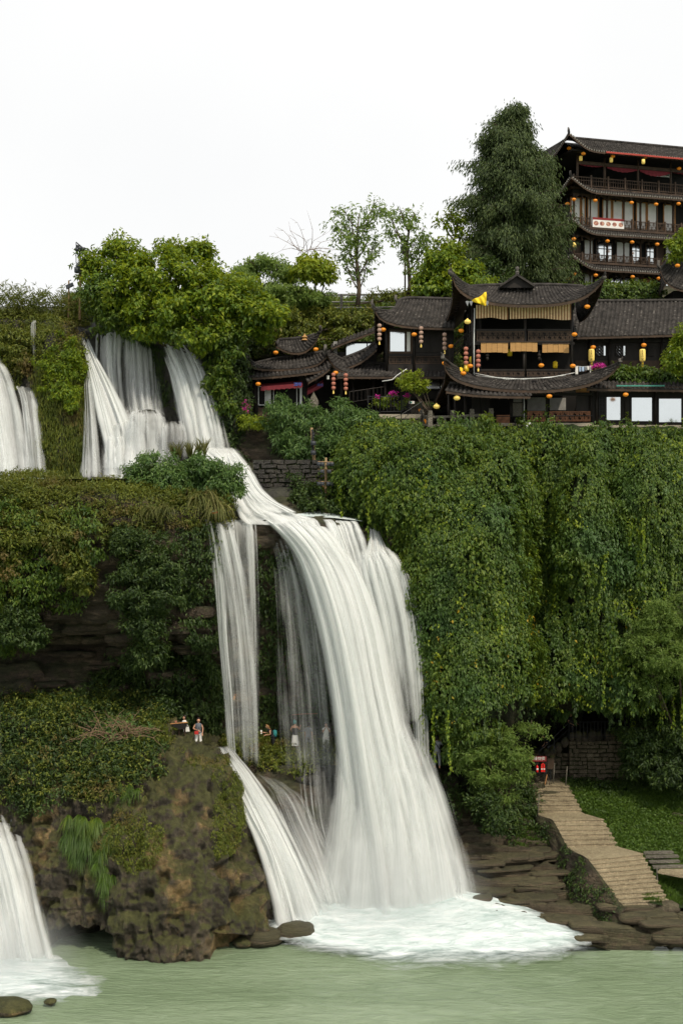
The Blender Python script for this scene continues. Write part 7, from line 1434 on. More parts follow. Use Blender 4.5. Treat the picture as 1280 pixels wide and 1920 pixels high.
mb = MB(); mb.tube([W(600,906,70.4), W(604,930,70.4), W(609,975,70.5)], .015, 4); mb.tube([W(622,906,70.4), W(621,930,70.4), W(622,978,70.5)], .012, 4); mb.build('cable', M['lamp'], e)
e = polething('leaning wooden pole with two black boxes left of the floodlight pole', W(592, 924, 72.6), W(584, 802, 72.6), .10, M['pole'])
for y in (831, 849): mb = MB(); lampunit(mb, W(587.5, y, 72.3), .2); mb.build('floodlight', M['lamp'], e)
mb = MB(); [mb.tube([W(585 + 2*math.sin(i), 806 + i*5, 72.4), W(587, 811 + i*5, 72.35)], .07, 5) for i in range(8)]; mb.build('cable_coil', M['iron'], e)
e = polething('pole with white light tubes beside the terrace wall stair', W(688, 945, 71.8), W(687, 852, 71.8), .07, M['pole'])
for (x, y0, y1) in ((681,853,861),(685,857,865),(681,866,874),(674,884,893),(689,860,868)): mb = MB(); mb.tube([W(x,y0,71.6), W(x+1,y1,71.6)], .045, 6); mb.build('light_tube', M['white'], e, True)
e = polething('pole with a single dark spotlight among the reeds at the upper left', W(128.5, 600, 77.8), W(129.5, 526, 77.8), .06, M['pole'])
mb = MB(); c = W(132, 536, 77.6); mb.hexa([c + v for v in ((-.22,-.1,-.2),(.2,-.1,0),(.2,.1,0),(-.22,.1,-.2),(-.26,-.1,.02),(.16,-.1,.2),(.16,.1,.2),(-.26,.1,.02))]); mb.build('spotlight', M['lamp'], e); mb = MB(); mb.tube([W(129,527,77.8), W(134,525,77.8)], .03, 5); mb.build('bracket', M['lamp'], e); mb = MB(); mb.tube([W(139,534,77.6), W(139,541,77.6), W(135,545,77.6)], .012, 4); mb.build('cable', M['lamp'], e)
e = polething('tall pole with a triangular frame of floodlights beside the overhanging tree', W(150, 600, 77.2), W(150.5, 470, 77.2), .08, M['pole'])
mb = MB(); A1, A2, A3 = W(143, 454, 77), W(160, 468, 77), W(143, 492, 77); mb.tube([A1, A2], .035, 5); mb.tube([A1, A3], .025, 5); mb.tube([A3, W(150,497,77)], .03, 5); mb.build('frame', M['lamp'], e)
for x, y, s in ((147,462,.13),(151,466,.16),(146,468,.16),(157,467,.14),(147,499,.14),(147,507,.26)): mb = MB(); lampunit(mb, W(x, y, 77), s); mb.build('floodlight', M['lamp'], e)
e = empty('street_lamp', W(759, 545, 89), 'thin lamp post between the two slender trees', 'lamp post'); mb = MB(); mb.tube([W(759,560,89), W(759,480,89)], .06, 6); mb.build('shaft', M['wood2'], e); mb = MB(); mb.lathe(W(759,478,89), [(.05,0),(.28,.1),(.34,.5),(.2,.7),(0,.75)], 8); mb.build('lamp_head', M['lamp'], e)
e = empty('street_lamp', W(1272, 1380, 72.5), 'thin lamp pole with a white head at the right edge above the dark bush', 'lamp post'); mb = MB(); mb.tube([W(1273,1420,72.5), W(1274,1270,72.5)], .05, 6); mb.build('shaft', M['pole'], e); mb = MB(); lampunit(mb, W(1268,1271,72.4), .13); mb.build('lamp_head', M['white'], e); mb = MB(); lampunit(mb, W(1270,1316,72.4), .15); mb.build('lamp_box', M['white'], e)
# --- hanging lanterns
LOC0 = {}
def lantern(kind, px, py, Y, label, group):
    key = 'L_' + kind
    c = W(px, py, Y)
    if key not in M:
        r = empty('lantern', c)
        if kind == 'round':
            mb = MB(); n = 16; prof = [(.03,-.115)] + [(.165*math.cos(a), .115*math.sin(a)) for a in np.linspace(-1.3, 1.3, 9)] + [(.03,.115)]
            n0 = len(mb.v)
            for rr, z in prof:
                for j in range(n*2): a = math.pi*j/n; q = rr * (1 - .05*(j % 2)); mb.v.append((c[0]+q*math.cos(a), c[1]+q*math.sin(a), c[2]+z))
            for i in range(len(prof)-1):
                for j in range(n*2): mb.f.append((n0+i*2*n+j, n0+i*2*n+(j+1)%(2*n), n0+(i+1)*2*n+(j+1)%(2*n), n0+(i+1)*2*n+j)); mb.m.append(0)
            mb.build('shade', M['lantern'], r, True); mb = MB(); mb.lathe(c, [(.055,.105),(.06,.135),(.02,.145),(0,.145)], 8); mb.build('cap', M['iron'], r); mb = MB(); mb.tube([c + [0,0,.14], c + [0,0,.42]], .012, 4); mb.build('cord', M['iron'], r)
        elif kind == 'onion':
            mb = MB(); mb.lathe(c, [(.03,-.14),(.14,-.11),(.20,-.02),(.17,.07),(.08,.12),(.03,.19),(0,.2)], 16); mb.build('shade', M['lantern_yellow'], r, True); mb = MB(); mb.tube([c + [0,0,.2], c + [0,0,.45]], .012, 4); mb.build('cord', M['iron'], r)
        elif kind in ('string', 'palestring'):
            mt = M['lantern_pink'] if kind == 'string' else M['lantern_pale']
            for i in range(4): mb = MB(); mb.lathe(c + [0,0,-.27*i + .4], [(.03,-.12),(.11,-.09),(.135,0),(.11,.09),(.03,.12)], 12); mb.build('shade', mt, r, True)
            mb = MB(); mb.tube([c + [0,0,.75], c + [0,0,-.6]], .01, 4); mb.build('cord', M['iron'], r); mb = MB(); mb.lathe(c + [0,0,-.75], [(.045,0),(.05,.08),(.03,.2),(.01,.22)], 8); mb.build('tassel', M['lantern_yellow'], r)
        elif kind == 'box':
            mb = MB(); mb.lathe(c, [(.02,-.17),(.12,-.16),(.13,0),(.12,.16),(.02,.17)], 10); mb.build('shade', M['lantern_yellow'], r, True); mb = MB(); mb.tube([c + [0,0,.17], c + [0,0,.35]], .012, 4); mb.build('cord', M['iron'], r)
        elif kind == 'jar':
            mb = MB(); mb.lathe(c, [(.02,-.22),(.13,-.2),(.15,-.02),(.13,.17),(.05,.22),(0,.23)], 12); mb.build('shade', M['yellow'], r, True)
        M[key] = r; LOC0[key] = tuple(float(v) for v in c)
    else:
        src = M[key]; r = src.copy(); COL.objects.link(r); r.location = tuple(c)
        for ch in src.children: q = ch.copy(); COL.objects.link(q); q.parent = r; q.matrix_parent_inverse = Matrix.Identity(4); q.matrix_basis = Matrix.Translation(tuple(-v for v in LOC0[key]))
    tag(r, label, 'lantern', group)
O2 = ['leftmost', 'second', 'third', 'fourth', 'fifth', 'sixth', 'seventh']
def lrow(kind, Y, pts, fmt, group):
    for i, (x, y) in enumerate(pts): lantern(kind, x, y, Y[i] if isinstance(Y, (list, tuple)) else Y, fmt % (O2[i] if i == 0 else O2[i] + ' from left'), group)
GR = 'orange lanterns hanging from the eaves'
lrow('round', [99.5, 97.5, 95, 94.2, 95.2, 96, 97], [(1047,308),(1059,294),(1066,278),(1093,288),(1148,293),(1210,294),(1267,298)], 'round orange lantern under the top roof of the tall tower, %s', GR)
lrow('box', 95, [(1088,297),(1145,300),(1205,303)], 'small yellow drum lantern under the top roof of the tower, %s', 'yellow lanterns')
lantern('round', 1272, 316, 97, 'round orange lantern just below the last one of the top roof at the right edge', GR)
lrow('round', [98, 95.6, 94.2, 94.6, 95.2, 95.8, 96.3], [(1041,407),(1063,382),(1075,374),(1115,376),(1183,380),(1229,383),(1271,382)], 'round orange lantern above the food banner floor of the tower, %s', GR)
lrow('round', [94.2, 94.8, 95.2, 95.8], [(1075,448),(1138,452),(1184,454),(1231,458)], 'round orange lantern above the second gallery of the tower, %s', GR)
lantern('box', 1076, 459, 94.2, 'small yellow drum lantern hanging under the leftmost lantern of the second gallery', 'yellow lanterns')
lrow('round', [97, 95.6, 94.2, 94.6, 95.2, 95.8], [(1047,528),(1065,522),(1076,514),(1116,516),(1185,519),(1234,522)], 'round orange lantern at the lowest visible floor of the tower, %s', GR)
lantern('round', 1269, 498, 83.6, 'round orange lantern below the dark upturned roof corner at the right edge', GR)
for k, x, y, Y, lab in (('round',1100,575,73.6,'round orange lantern under the right corner of the pavilion roof'), ('round',1076,627,74.2,'round orange lantern on the right edge of the upper balcony'), ('round',1073,686,73.9,'round orange lantern at the right end of the lower balcony beside the laundry'),
    ('round',1014,685,73.9,'round orange lantern in the middle of the lower balcony'), ('round',1029,743,72.9,'round orange lantern under the wide middle eave above the carved railing'), ('round',1172,740,73.2,'round orange lantern between the two left large windows'), ('round',1111,651,78.0,'round orange lantern on top of the left paper drum lantern'), ('round',1206,647,78.0,'round orange lantern on top of the right paper drum lantern'),
    ('onion',876,603,74.2,'yellow onion-shaped lantern below the left pavilion roof corner'), ('round',864,620,75.4,'round orange lantern left of the white drain pipe, upper one'), ('round',845,649,76.4,'round orange lantern on the stair rail beside the pavilion flank'), ('round',833,681,74.8,'round orange lantern behind the left tip of the middle eave'),
    ('round',881,686,74.2,'round orange lantern beside the white drain pipe at the lower balcony'), ('round',868,700,73.8,'round orange lantern lowest of the group left of the drain pipe'), ('jar',863,696,74.2,'yellow jar-shaped lantern left of its larger twin'), ('jar',874,690,74.3,'yellow jar-shaped lantern beside the string of pink lanterns'), ('jar',884,675,75.2,'small yellow jar lantern partly behind the white drain pipe'),
    ('onion',856,746,73,'yellow onion lantern under the short lean-to roof'), ('onion',818,762,74.2,'yellow onion lantern at the left end of the stone balustrade'), ('round',776,627,77.2,'round orange lantern right of the bright square window'), ('round',718,618,77.2,'round orange lantern left of the bright square window'), ('round',592,655,79.4,'round orange lantern under the turret tip'), ('round',517,661,80,'round orange lantern left of the turret'),
    ('round',629,699,77.6,'round orange lantern above the red strings at the low house'), ('round',484,720,77.4,'round orange lantern at the left end of the long red awning'), ('jar',955,661,76,'yellow jar lantern inside the lower balcony, left one'), ('jar',1040,684,76,'yellow jar lantern inside the lower balcony, right one')):
    lantern(k, x, y, Y, lab, GR if k == 'round' else 'yellow lanterns')
for k, x, y, Y, lab in (('string',873,667,74.1,'string of four pink lanterns left of the white drain pipe'), ('string',896,672,74.2,'string of four pink lanterns right of the white drain pipe'), ('palestring',833,640,76.5,'string of four greyish lanterns beside the pavilion flank'), ('palestring',711,623,77.1,'string of faded lanterns at the left corner of the square-window house'), ('palestring',789,628,77.3,'string of faded lanterns right of the bright square window'),
    ('string',625,715,77.2,'string of red lanterns at the low house porch, left one'), ('string',648,716,77.2,'string of red lanterns at the low house porch, right one')): lantern(k, x, y, Y, lab, 'strings of small lanterns')
fw = FR(1080, 79.5)
for x, lab, tx in ((1108, 'tall pale yellow drum lantern with black writing beside the laundry', '\u571f\u738b\u884c\u5bab'), (1203.5, 'tall pale yellow drum lantern with black writing, right one on the wing', '\u571f\u738b\u884c\u5bab')):
    c = W(x, 666, 77.9); e = empty('lantern', c, lab, 'lantern', 'tall drum lanterns'); mb = MB(); mb.lathe(c, [(.05,-.38),(.15,-.36),(.18,-.28),(.185,0),(.18,.28),(.15,.36),(.05,.38)], 16); mb.build('shade', M['lantern_yellow'], e, True)
    for i, ch in enumerate(tx): o = text(ch, e, fw, x, 658 + i * 5.2, 1.80, .14, M['black'], 'character')
    e = empty('wall_plaque', W(x + .5, 692, 78.6), 'narrow black plaque with gold characters under the %s drum lantern' % ('left' if x < 1150 else 'right'), 'plaque'); fp = FR(1080, 78.6); fp.part('board', M['iron'], e, [(x - 3.5, 678, x + 4, 697, -.03, 0)])
    for i, ch in enumerate('\u8fce\u8cd3\u9580'): text(ch, e, fp, x + .3, 681.5 + i * 5.4, .01, .15, M['yellow'], 'character')
# laundry, cloths, flowers
e = empty('clothes_line', W(1092, 690, 74.5), 'washing line between the pavilion and the drum lantern', 'washing line'); mb = MB(); mb.tube([W(1076,686,74.5), W(1092,687.5,74.6), W(1110,686,74.8)], .01, 4); mb.build('line', M['cloth_white'], e)
for i, (x, w, h, m, lab) in enumerate(((1080.5,5,14,'cloth_white','long white towel'),(1086.5,3.5,9,'blue_pale','pale blue shirt'),(1092,5,8.5,'blue_pale','light blue cloth'),(1097.5,4,7,'cloth_grey','grey cloth'),(1102,4,6,'cloth_white','small cream cloth'),(1107,4,14,'cloth_white','long white cloth'))):
    if m not in M: M[m] = simple('pale blue cloth', (.42,.52,.66), .8, .1, 5, .2)
    e = empty('laundry', W(x, 687, 74.6), lab + ' on the washing line, ' + ['leftmost', 'second', 'third', 'fourth', 'fifth', 'rightmost'][i], 'laundry', 'laundry on the washing line'); mb = MB(); n = 5
    for j in range(n): a0, a1 = x - w/2 + w*j/n, x - w/2 + w*(j+1)/n; d0, d1 = .03*math.sin(j*2.1), .03*math.sin((j+1)*2.1); mb.quad(W(a0,687+h+(j%2),74.6+d0), W(a1,687+h+((j+1)%2),74.6+d1), W(a1,687,74.6+d1*.3), W(a0,687,74.6+d0*.3))
    mb.build('cloth', M[m], e)
def blossom(px, py, Y, rx, ry, n, label, leaf=True):
    r = empty('flowering_plant', W(px, py + ry, Y), label, 'flowers'); c = W(px, py, Y); q = rv(n) * rng.random((n, 1)) ** .4 * [rx*Y/FPX, rx*Y/FPX*.6, ry*Y/FPX] + c
    leaf_mesh('blossoms', *sprays(q, nrm(rv(n) + UP * .6 - [0, .5, 0]), 3, .075, .9, .8, -.3, .6, jit=.03), M['pink'], r); m = n; q = rv(m) * rng.random((m, 1)) ** .4 * [rx*Y/FPX*1.2, rx*Y/FPX*.8, ry*Y/FPX*1.2] + c - [0, -.05, .12]; leaf_mesh('leaves', *sprays(q, nrm(rv(m) + UP), 2, .1, .5, .8, .2, .5, jit=.05), M['leaf_bright'], r)
blossom(1121, 688, 74.6, 14, 6, 200, 'magenta bougainvillea on the roof edge beside the drum lantern'); blossom(737, 739, 75.6, 10, 5, 50, 'pink flowers above the terrace fence'); blossom(763, 742, 75.4, 5, 4, 40, 'small pink flowers right of the terrace fence corner'); blossom(462, 763, 75.6, 9, 13, 30, 'magenta flowers climbing at the left end of the low house'); blossom(708, 744, 75.8, 4, 3, 24, 'tiny red flowers at the left end of the terrace fence')
shrub([(725,752,76,14,8),(748,758,76,12,8),(705,757,76,9,7)], M['leaf_bright'], .12, 50, 4, 'potted plants behind the terrace fence', sub=.18, ratio=.5)
r_ = shrub([(765,708,75,9,9),(785,705,75,7,7),(772,722,75,18,12),(790,728,75,12,12),(758,718,75,10,10)], M['leaf_yellow'], .17, 50, 4, 'small magnolia-like tree with a crooked trunk in front of the low window', 'tree', 'tree', sub=.2, ratio=.45, droop=-.3, stems=W(812, 782, 75), crown='crown')
e = empty('palm', W(797, 765, 76), 'dark feathery palm beside the stone balustrade', 'palm'); bp = np.repeat([W(797, 762, 76)], 14, 0); strands('fronds', bp, nrm(rv(14) * [1,1,.2]), 3, 0, M['leaf_dark'], (.7, 1.1), .12, e, None, seg=5, outw=1, up=.8, grav=.8)
e = empty('banner_cloth', W(905, 572, 73), 'crumpled yellow cloth caught on the left eave of the pavilion', 'cloth'); g_ = []
ctrl = [[(884,563,73.2),(888,560,73.0),(899,556,72.9),(908,548,72.8),(911,547,72.9)], [(886,566,73.1),(890,564,72.9),(900,561,72.7),(908,556,72.6),(912,553,72.8)], [(889,566,73.1),(893,568,72.8),(901,568,72.6),(908,566,72.6),(911,562,72.8)], [(891,566,73.1),(895,569,72.8),(902,571,72.7),(908,573,72.7),(911,572,72.8)]]
P = catm(catm(WA(ctrl), [6]*3, 0), [7]*4, 1); P[..., 1] += .05 * np.sin(P[..., 0] * 22 + P[..., 2] * 9); link('cloth', gridmesh('cloth', P), e, [M['yellow']])
for x in (875, 882, 912): mb = MB(); mb.quad(W(x-3,565,73.1), W(x+1,574,73.1), W(x+4,565,73.1), W(x+1,564,73.1)); mb.build('tatter', M['cloth_grey'], e)
# odds and ends carried by the water
for (a, b, r, lab, m) in ((W(690,1040,69.0), W(696,1058,68.7), .09, 'orange plank stuck in the right narrow waterfall', 'wood3'), (W(438,1312,67.2), W(441,1302,67.2), .07, 'short pale plank hanging behind the water veil', 'wood3'), (W(548,1340,70.5), W(595,1338,70.6), .03, 'thin reddish pole lying behind the water above the visitors', 'wood4'), (W(600,905,71.4), W(650,965,70.4), .035, 'long bamboo pole leaning across the lip beside the lamp poles', 'wood3'), (W(632,962,70.3), W(636,976,70.2), .03, 'short broken stick standing at the lip', 'wood3'), (W(640,833,73.4), W(700,842,73.2), .06, 'pale horizontal pole below the fence stair', 'pole'), (W(706,1018,69.6), W(711,990,70.2), .04, 'thin orange stick beside the small right spout', 'wood4')):
    e = empty('plank', (a + b) / 2, lab, 'pole'); mb = MB(); mb.tube([a, (a + b) / 2 + [0, 0, .02], b], r, 6); mb.build('shaft', M[m], e)
e = empty('life_buoy', W(402, 958, 66.3), 'small orange and white float lying in the grass at the rim', 'float'); c = W(402, 958, 66.2); mb = MB(); mb.tube([c + [.16*math.cos(a), 0, .1*math.sin(a)] for a in np.linspace(0, 2*math.pi, 13)], .05, 6); mb.build('ring', M['bright_red'], e, True); mb = MB(); mb.tube([c + [-.2, -.04, -.05], c + [.02, -.05, .0]], .045, 6); mb.build('band', M['cloth_white'], e)
e = empty('stone_figure', W(587, 765, 77.4), 'weathered pale upright stone beside the porch of the low house', 'standing stone'); c = W(588, 765, 77.2); u = np.linspace(0, 1, 12)[:, None]; v = np.linspace(0, 2*np.pi, 12)[None]; rr = .2 * (1 + .5*np.sin(u*5)) * (1 - u**6); P = np.stack([rr*np.cos(v), rr*.6*np.sin(v), u*1.0 + 0*v], -1) + c; P += .08*(fbm(P, 3, 3, 3)[..., None] - .5); link('stone', gridmesh('stone', P[::-1], True), e, [M['bal']])
for (x, y, Y, lab) in ((788, 772, 75.6, 'orange traffic barrier top behind the balustrade, upper one'), (798, 791, 74.9, 'orange piece behind the first balustrade posts, lower one')): e = empty('barrier', W(x, y, Y), lab, 'barrier'); mb = MB(); mb.tube([W(x-2,y-5,Y), W(x+2,y+4,Y)], .08, 6); mb.build('bar', M['lantern'], e)
e = empty('exit_sign', W(772, 755, 77), 'small green and white sign on the wall beside the balustrade', 'sign'); fe = FR(760, 77.2); fe.part('plate', M['cloth_white'], e, [(766,752,776.5,757,-.03,0)]); fe.part('mark', M['teal'], e, [(768,752.8,772,756.2,.002,.008)])
e = empty('fire_extinguisher', W(728, 827, 74.5), 'red fire extinguisher behind the sloping iron fence', 'extinguisher'); c = W(728, 828, 74.6); mb = MB(); mb.lathe(c, [(0,0),(.07,0),(.075,.25),(.04,.32),(0,.34)], 8); mb.build('cylinder', M['bright_red'], e, True); mb = MB(); mb.lathe(c, [(.078,.08),(.078,.2)], 8); mb.build('paper_band', M['cloth_white'], e)
bd = empty('info_board', W(335, 1386, 66.2), 'dark slanted board on posts in front of the left visitor', 'board'); a, b, c, d = W(319,1358,66.1), W(352,1355,66.1), W(348,1367,65.7), W(333,1367.5,65.7); k = np.array([0, .06, .05]); mb = MB(); mb.hexa([d, c, b, a, d + k, c + k, b + k, a + k]); mb.build('panel', M['black'], bd); mb = MB(); mb.tube([W(319.5,1357.5,66.08), W(352,1354.5,66.08)], .035, 5); mb.build('edge', M['wood3'], bd)
for x in (336, 347): mb = MB(); mb.tube([W(x,1366,65.9), W(x,1400,66.0)], .04, 6); mb.build('post', M['wood2'], bd)
# ================================================================ people
def skinmesh(name, verts, edges, radii, mat, parent, root=0, sub=1):
    me = bpy.data.meshes.new(name); me.from_pydata([tuple(v) for v in verts], edges, []); o = link(name, me, parent, [mat]); md = o.modifiers.new('skin', 'SKIN'); md.use_smooth_shade = True
    for i, sv in enumerate(me.skin_vertices[0].data):
        r = radii[i]; sv.radius = (r, r) if not hasattr(r, '__len__') else r; sv.use_root = (i == root)
    s = o.modifiers.new('sub', 'SUBSURF'); s.levels = sub; s.render_levels = sub; return o
def person(px, feet, Y, yaw, h, label, hands, top, bottom, hair, hairlen, lean=0.0, headturn=0, skirt=False, sleeves=0.0, legspread=.12, shoes='cloth_black'):
    """hands: ((right elbow),(right wrist),(left elbow),(left wrist)) in body frame, x right, y forward, z up, metres for a 1.65 m figure"""
    base = W(px, feet, Y); r = empty('person', base, label, 'person'); r.rotation_euler = (0, 0, 0)
    s = h / 1.65; cy, sy = math.cos(R_(yaw)), math.sin(R_(yaw))
    def T_(p):                                       # body frame (forward = -Y towards the camera at yaw 0)
        x, y, z = p[0] * s, p[1] * s, p[2] * s
        if p[2] > .9: y += (p[2] - .9) * lean * s; z -= (p[2] - .9) * abs(lean) * .25 * s
        X = -x; Yf = -y; return base + np.array([X * cy - Yf * sy, X * sy + Yf * cy, z])
    V = []; E = []; R = []
    def add(p, rad, prev=None):
        V.append(T_(p)); R.append(rad * s if not hasattr(rad, '__len__') else (rad[0]*s, rad[1]*s)); i = len(V) - 1
        if prev is not None: E.append((prev, i))
        return i
    pel = add((0,0,.90), (.135,.10)); wa = add((0,0,1.05), (.11,.085), pel); ch = add((0,.01,1.22), (.135,.10), wa); nk = add((0,0,1.36), .06, ch); n2 = add((0,.0,1.43), .048, nk)
    ht = math.sin(R_(headturn)) * .02
    hb = add((ht,.015,1.49), .07, n2); hm = add((ht,.012,1.55), .086, hb); add((ht,.005,1.62), .066, hm); nose = add((ht*2,.098,1.535), .014, hm); add((ht-.085,.0,1.53), .018, hm); add((ht+.085,.0,1.53), .018, hm)
    for k, sx in enumerate((1, -1)):
        el, wr = hands[2*k], hands[2*k+1]; sh = add((.155*sx,0,1.33), .055, ch); e = add(el, .038, sh); w = add(wr, .026, e); d = np.array(wr, float) - np.array(el, float); d /= np.linalg.norm(d); side = np.cross(d, (0,1,.3)); side /= np.linalg.norm(side)
        pm = add(tuple(np.array(wr) + d*.055), (.034,.017), w)
        for q, (off, ln) in enumerate(((-.028,.062),(-.010,.074),(.009,.07),(.027,.055))):
            a = np.array(wr) + d*.085 + side*off; i = add(tuple(a), .0095, pm); b = a + d*ln*.55 + np.array((0,.012,-.006)); i = add(tuple(b), .009, i); add(tuple(b + d*ln*.4 + np.array((0,.018,-.012))), .007, i)
        a = np.array(wr) + d*.03 - side*.036*sx; i = add(tuple(a), .011, pm); add(tuple(a + d*.04 - side*.014*sx), .009, i)
        hp = add((.085*sx,0,.84), .085, pel); kn = add((legspread*sx,.02,.47), .055, hp); an = add((legspread*sx,0,.09), .036, kn); he = add((legspread*sx,-.02,.04), .035, an); add((legspread*sx,.14,.03), .03, he)
    skinmesh('body', V, E, R, M['skin'], r)
    # shoes
    for sx in (1, -1): skinmesh('shoe', [T_((legspread*sx,-.03,.045)), T_((legspread*sx,.06,.04)), T_((legspread*sx,.16,.035))], [(0,1),(1,2)], [.047*s,.045*s,.036*s], M[shoes], r)
    mb = MB(); n = 20; strap = 'strapless' in label; L = [(.168,.13,.86),(.155,.125,.95),(.142,.118,1.05),(.158,.135,1.16),(.172,.14,1.25)] + ([] if strap else [(.178,.12,1.33),(.12,.09,1.385),(.068,.066,1.41)])
    for rx, ry, z in L:
        for j in range(n): an_ = 2*math.pi*j/n; q = 1 + .03*math.sin(an_*5 + z*9); mb.v.append(tuple(T_((rx*q*math.cos(an_), ry*q*math.sin(an_)+.005, z))))
    for i in range(len(L)-1):
        for j in range(n): mb.f.append((i*n+j, i*n+(j+1)%n, (i+1)*n+(j+1)%n, (i+1)*n+j)); mb.m.append(0)
    tp = mb.build('top', M[top], r, True)
    if sleeves > 0:
        for k, sx in enumerate((1, -1)):
            el, wr = np.array(hands[2*k]), np.array(hands[2*k+1]); S0 = np.array((.155*sx,0,1.33)); pts = [T_(tuple(S0 + np.array((-.03*sx,0,.01)))), T_(tuple(S0 + (el - S0) * min(1, sleeves)))]; rr = [.068*s, .056*s]
            if sleeves > 1: pts.append(T_(tuple(el + (wr - el) * (sleeves - 1)))); rr.append(.04*s)
            mb = MB(); mb.tube(pts, rr, 10); mb.build('sleeve', M[top], tp, True)
    if skirt:
        mb = MB(); n = 20; L = [(.115,.98),(.15,.90),(.175,.75),(.20,.5 if skirt == 'long' else .66),(.215,.3 if skirt == 'long' else .58)]
        for rr, z in L:
            for j in range(n): an_ = 2*math.pi*j/n; q = rr*(1+.05*math.sin(an_*6)*(1-z)); mb.v.append(tuple(T_((q*math.cos(an_), q*.8*math.sin(an_), z))))
        for i in range(len(L)-1):
            for j in range(n): mb.f.append((i*n+j, i*n+(j+1)%n, (i+1)*n+(j+1)%n, (i+1)*n+j)); mb.m.append(0)
        mb.build('skirt', M[bottom], r, True)
    else:
        V, E, R = [], [], []; a = add((0,0,.93), (.14,.11)); 
        for sx in (1, -1): hp = add((.09*sx,0,.83), .10, a); kn = add((legspread*sx,.02,.47), .078, hp); add((legspread*sx,0,.13), .07, kn)
        skinmesh('trousers', V, E, R, M[bottom], r)
    mb = MB(); L = [(.0,1.685),(.045,1.678),(.078,1.65),(.096,1.61),(.101,1.57),(.098,1.53),(.086,1.49),(.075,1.455)] + [(.085,1.40),(.09,1.32),(.08,1.24),(.05,1.16)][:int(round(hairlen/.08)) if hairlen > .04 else 0]
    for i_, (rr, z) in enumerate(L):
        for j in range(16):
            an_ = 2*math.pi*j/16; fr = math.sin(an_); q = rr*(1+.04*math.sin(j*5+i_)); y = q*fr*.98 - .022
            if z < 1.62 and y > .03: y = .03 - .05*min(1,(1.62-z)/.1)
            if z < 1.45: y = min(y*.6 - .06, -.03)
            mb.v.append(tuple(T_((ht + q*math.cos(an_), y, z))))
    for i in range(len(L)-1):
        for j in range(16): mb.f.append((i*16+j, i*16+(j+1)%16, (i+1)*16+(j+1)%16, (i+1)*16+j)); mb.m.append(0)
    mb.build('hair', M[hair], r, True)
    for sx in (-.03, .03): mb = MB(); mb.lathe(T_((ht*1.5+sx,.082,1.555)), [(0,-.008),(.008,0),(0,.008)], 6); mb.build('eye', M['black'], r)
    return r, T_
HD = ((.2,.02,1.08),(.2,.06,.84)); HL = ((-.2,.02,1.08),(-.2,.06,.84))
r, t = person(346, 1400, 66.5, -60, 1.62, 'person in a white tank top standing behind the dark board, holding a pink phone', ((.19,.08,1.1),(.14,.3,1.22),(-.2,.05,1.08),(-.14,.22,1.0)), 'cloth_white', 'cloth_grey', 'hair', .0)
e = empty('phone', t((.14,.42,1.3)), 'pink phone held up by the left visitor in white', 'phone'); mb = MB(); c = t((.12,.43,1.30)); mb.box(c[0]-.05, c[1]-.012, c[2]-.09, c[0]+.05, c[1]+.012, c[2]+.09); mb.build('case', M['lantern_pink'], e)
e = empty('handbag', W(350, 1366, 66.1), 'cream handbag at the hip of the left visitor in white', 'bag'); mb = MB(); c = W(350, 1367, 66.1); mb.hexa([(c[0]-.16,c[1]-.05,c[2]-.12),(c[0]+.16,c[1]-.05,c[2]-.12),(c[0]+.16,c[1]+.05,c[2]-.12),(c[0]-.16,c[1]+.05,c[2]-.12),(c[0]-.12,c[1]-.04,c[2]+.1),(c[0]+.12,c[1]-.04,c[2]+.1),(c[0]+.12,c[1]+.04,c[2]+.1),(c[0]-.12,c[1]+.04,c[2]+.1)]); mb.build('pouch', M['cloth_white'], e); mb = MB(); mb.tube([c + [-.1,0,.1], c + [0,0,.3], c + [.1,0,.1]], .012, 4); mb.build('strap', M['cloth_white'], e)
r, t = person(372, 1406, 66.1, 15, 1.64, 'person in a grey printed sleeveless top and white trousers looking down beside the dark board', ((.27,.02,1.12),(.06,.19,1.05),(-.24,.0,1.1),(-.2,.12,.9)), 'cloth_pattern', 'cloth_white', 'hair', .0, headturn=-30)
e = empty('handbag', W(369, 1372, 65.85), 'small red bag held by the person in white trousers', 'bag'); mb = MB(); c = W(369, 1373, 65.85); mb.box(c[0]-.11, c[1]-.05, c[2]-.1, c[0]+.09, c[1]+.04, c[2]+.06); mb.build('pouch', M['cloth_red'], e); mb = MB(); mb.tube([c + [-.08,0,.06], c + [0,0,.22], c + [.07,0,.06]], .012, 4); mb.build('strap', M['cloth_black'], e)
r, t = person(512, 1412, 68.9, -75, 1.62, 'fair-haired person in a black top bending forward with a phone behind the veil', ((.18,.12,1.12),(.14,.38,1.16),(-.18,.1,1.08),(-.1,.3,1.05)), 'cloth_black', 'cloth_black', 'hair_fair', .05, lean=.5)
e = empty('phone', t((.14,.48,1.22)), 'white phone held out by the fair-haired person behind the veil', 'phone'); mb = MB(); c = t((.14,.48,1.2)); mb.box(c[0]-.045, c[1]-.012, c[2]-.1, c[0]+.045, c[1]+.012, c[2]+.1); mb.build('case', M['cloth_white'], e)
e = empty('backpack', t((0,-.2,1.1)), 'teal backpack of the fair-haired person', 'bag'); mb = MB(); c = t((0,-.2,1.1)); mb.lathe(c, [(0,-.2),(.1,-.19),(.12,0),(.1,.16),(0,.2)], 10); mb.build('pouch', M['cloth_teal'], e, True)
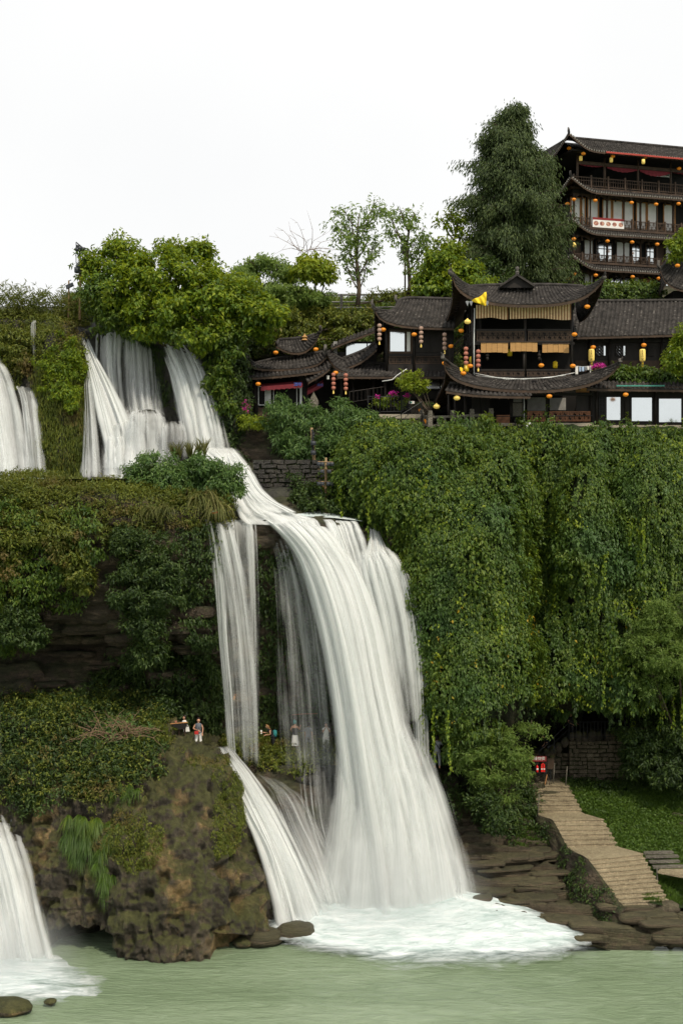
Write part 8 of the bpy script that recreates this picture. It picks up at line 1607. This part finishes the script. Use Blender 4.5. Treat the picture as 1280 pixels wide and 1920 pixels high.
r, t = person(553, 1408, 69.0, 155, 1.66, 'person with teal headscarf, black strapless top and long white skirt', ((.24,.05,1.15),(.2,.22,1.28),(-.24,-.02,1.12),(-.26,.15,1.02)), 'cloth_black', 'cloth_white', 'cloth_teal', .0, skirt='long')
r, t = person(578, 1412, 69.6, 160, 1.66, 'faint person in grey blue standing between the white skirt and the main fall', (HD[0],HD[1],HL[0],HL[1]), 'cloth_grey', 'cloth_grey', 'hair', .0, sleeves=.6)
r, t = person(611, 1412, 69.0, 10, 1.64, 'person in a white shirt with both hands at the face behind the main fall', ((.2,.1,1.14),(.05,.16,1.42),(-.2,.1,1.14),(-.06,.17,1.40)), 'cloth_white', 'cloth_white', 'hair', .0, sleeves=.4)
r, t = person(785, 1440, 68.4, 165, 1.62, 'person with long fair hair and red skirt behind the narrow right waterfall', ((.22,.06,1.12),(.1,.2,1.2),(-.22,.05,1.1),(-.12,.2,1.16)), 'cloth_white', 'cloth_red', 'hair_fair', .28, skirt='short')
r, t = person(819, 1441, 68.0, 170, 1.74, 'person in grey with a black strap raising a camera in the dark beside the vines', ((.25,.12,1.2),(.12,.28,1.44),(-.25,.12,1.2),(-.12,.28,1.44)), 'cloth_grey', 'cloth_grey', 'hair', .0, sleeves=1.2)
mb = MB(); mb.tube([t((-.12,-.10,1.36)), t((0,-.135,1.2)), t((.14,-.11,1.0))], .02, 5); e = empty('camera_strap', t((0,-.13,1.2)), 'black strap across the back of the person in grey', 'strap'); mb.build('band', M['cloth_black'], e)
person(1069, 1390, 74.6, 30, 1.7, 'person in black leaning on the corner of the walkway railing', ((.24,.1,1.1),(.2,.3,1.05),(-.24,.1,1.1),(-.2,.3,1.05)), 'cloth_black', 'cloth_black', 'hair', .0, sleeves=.5)
person(1029, 1427, 74.6, -80, 1.66, 'person in black and grey shorts bending forward on the stair to the walkway', ((.2,.12,1.05),(.16,.3,.9),(-.2,.12,1.05),(-.16,.3,.9)), 'cloth_black', 'cloth_grey', 'hair', .0, lean=.55, sleeves=.5)
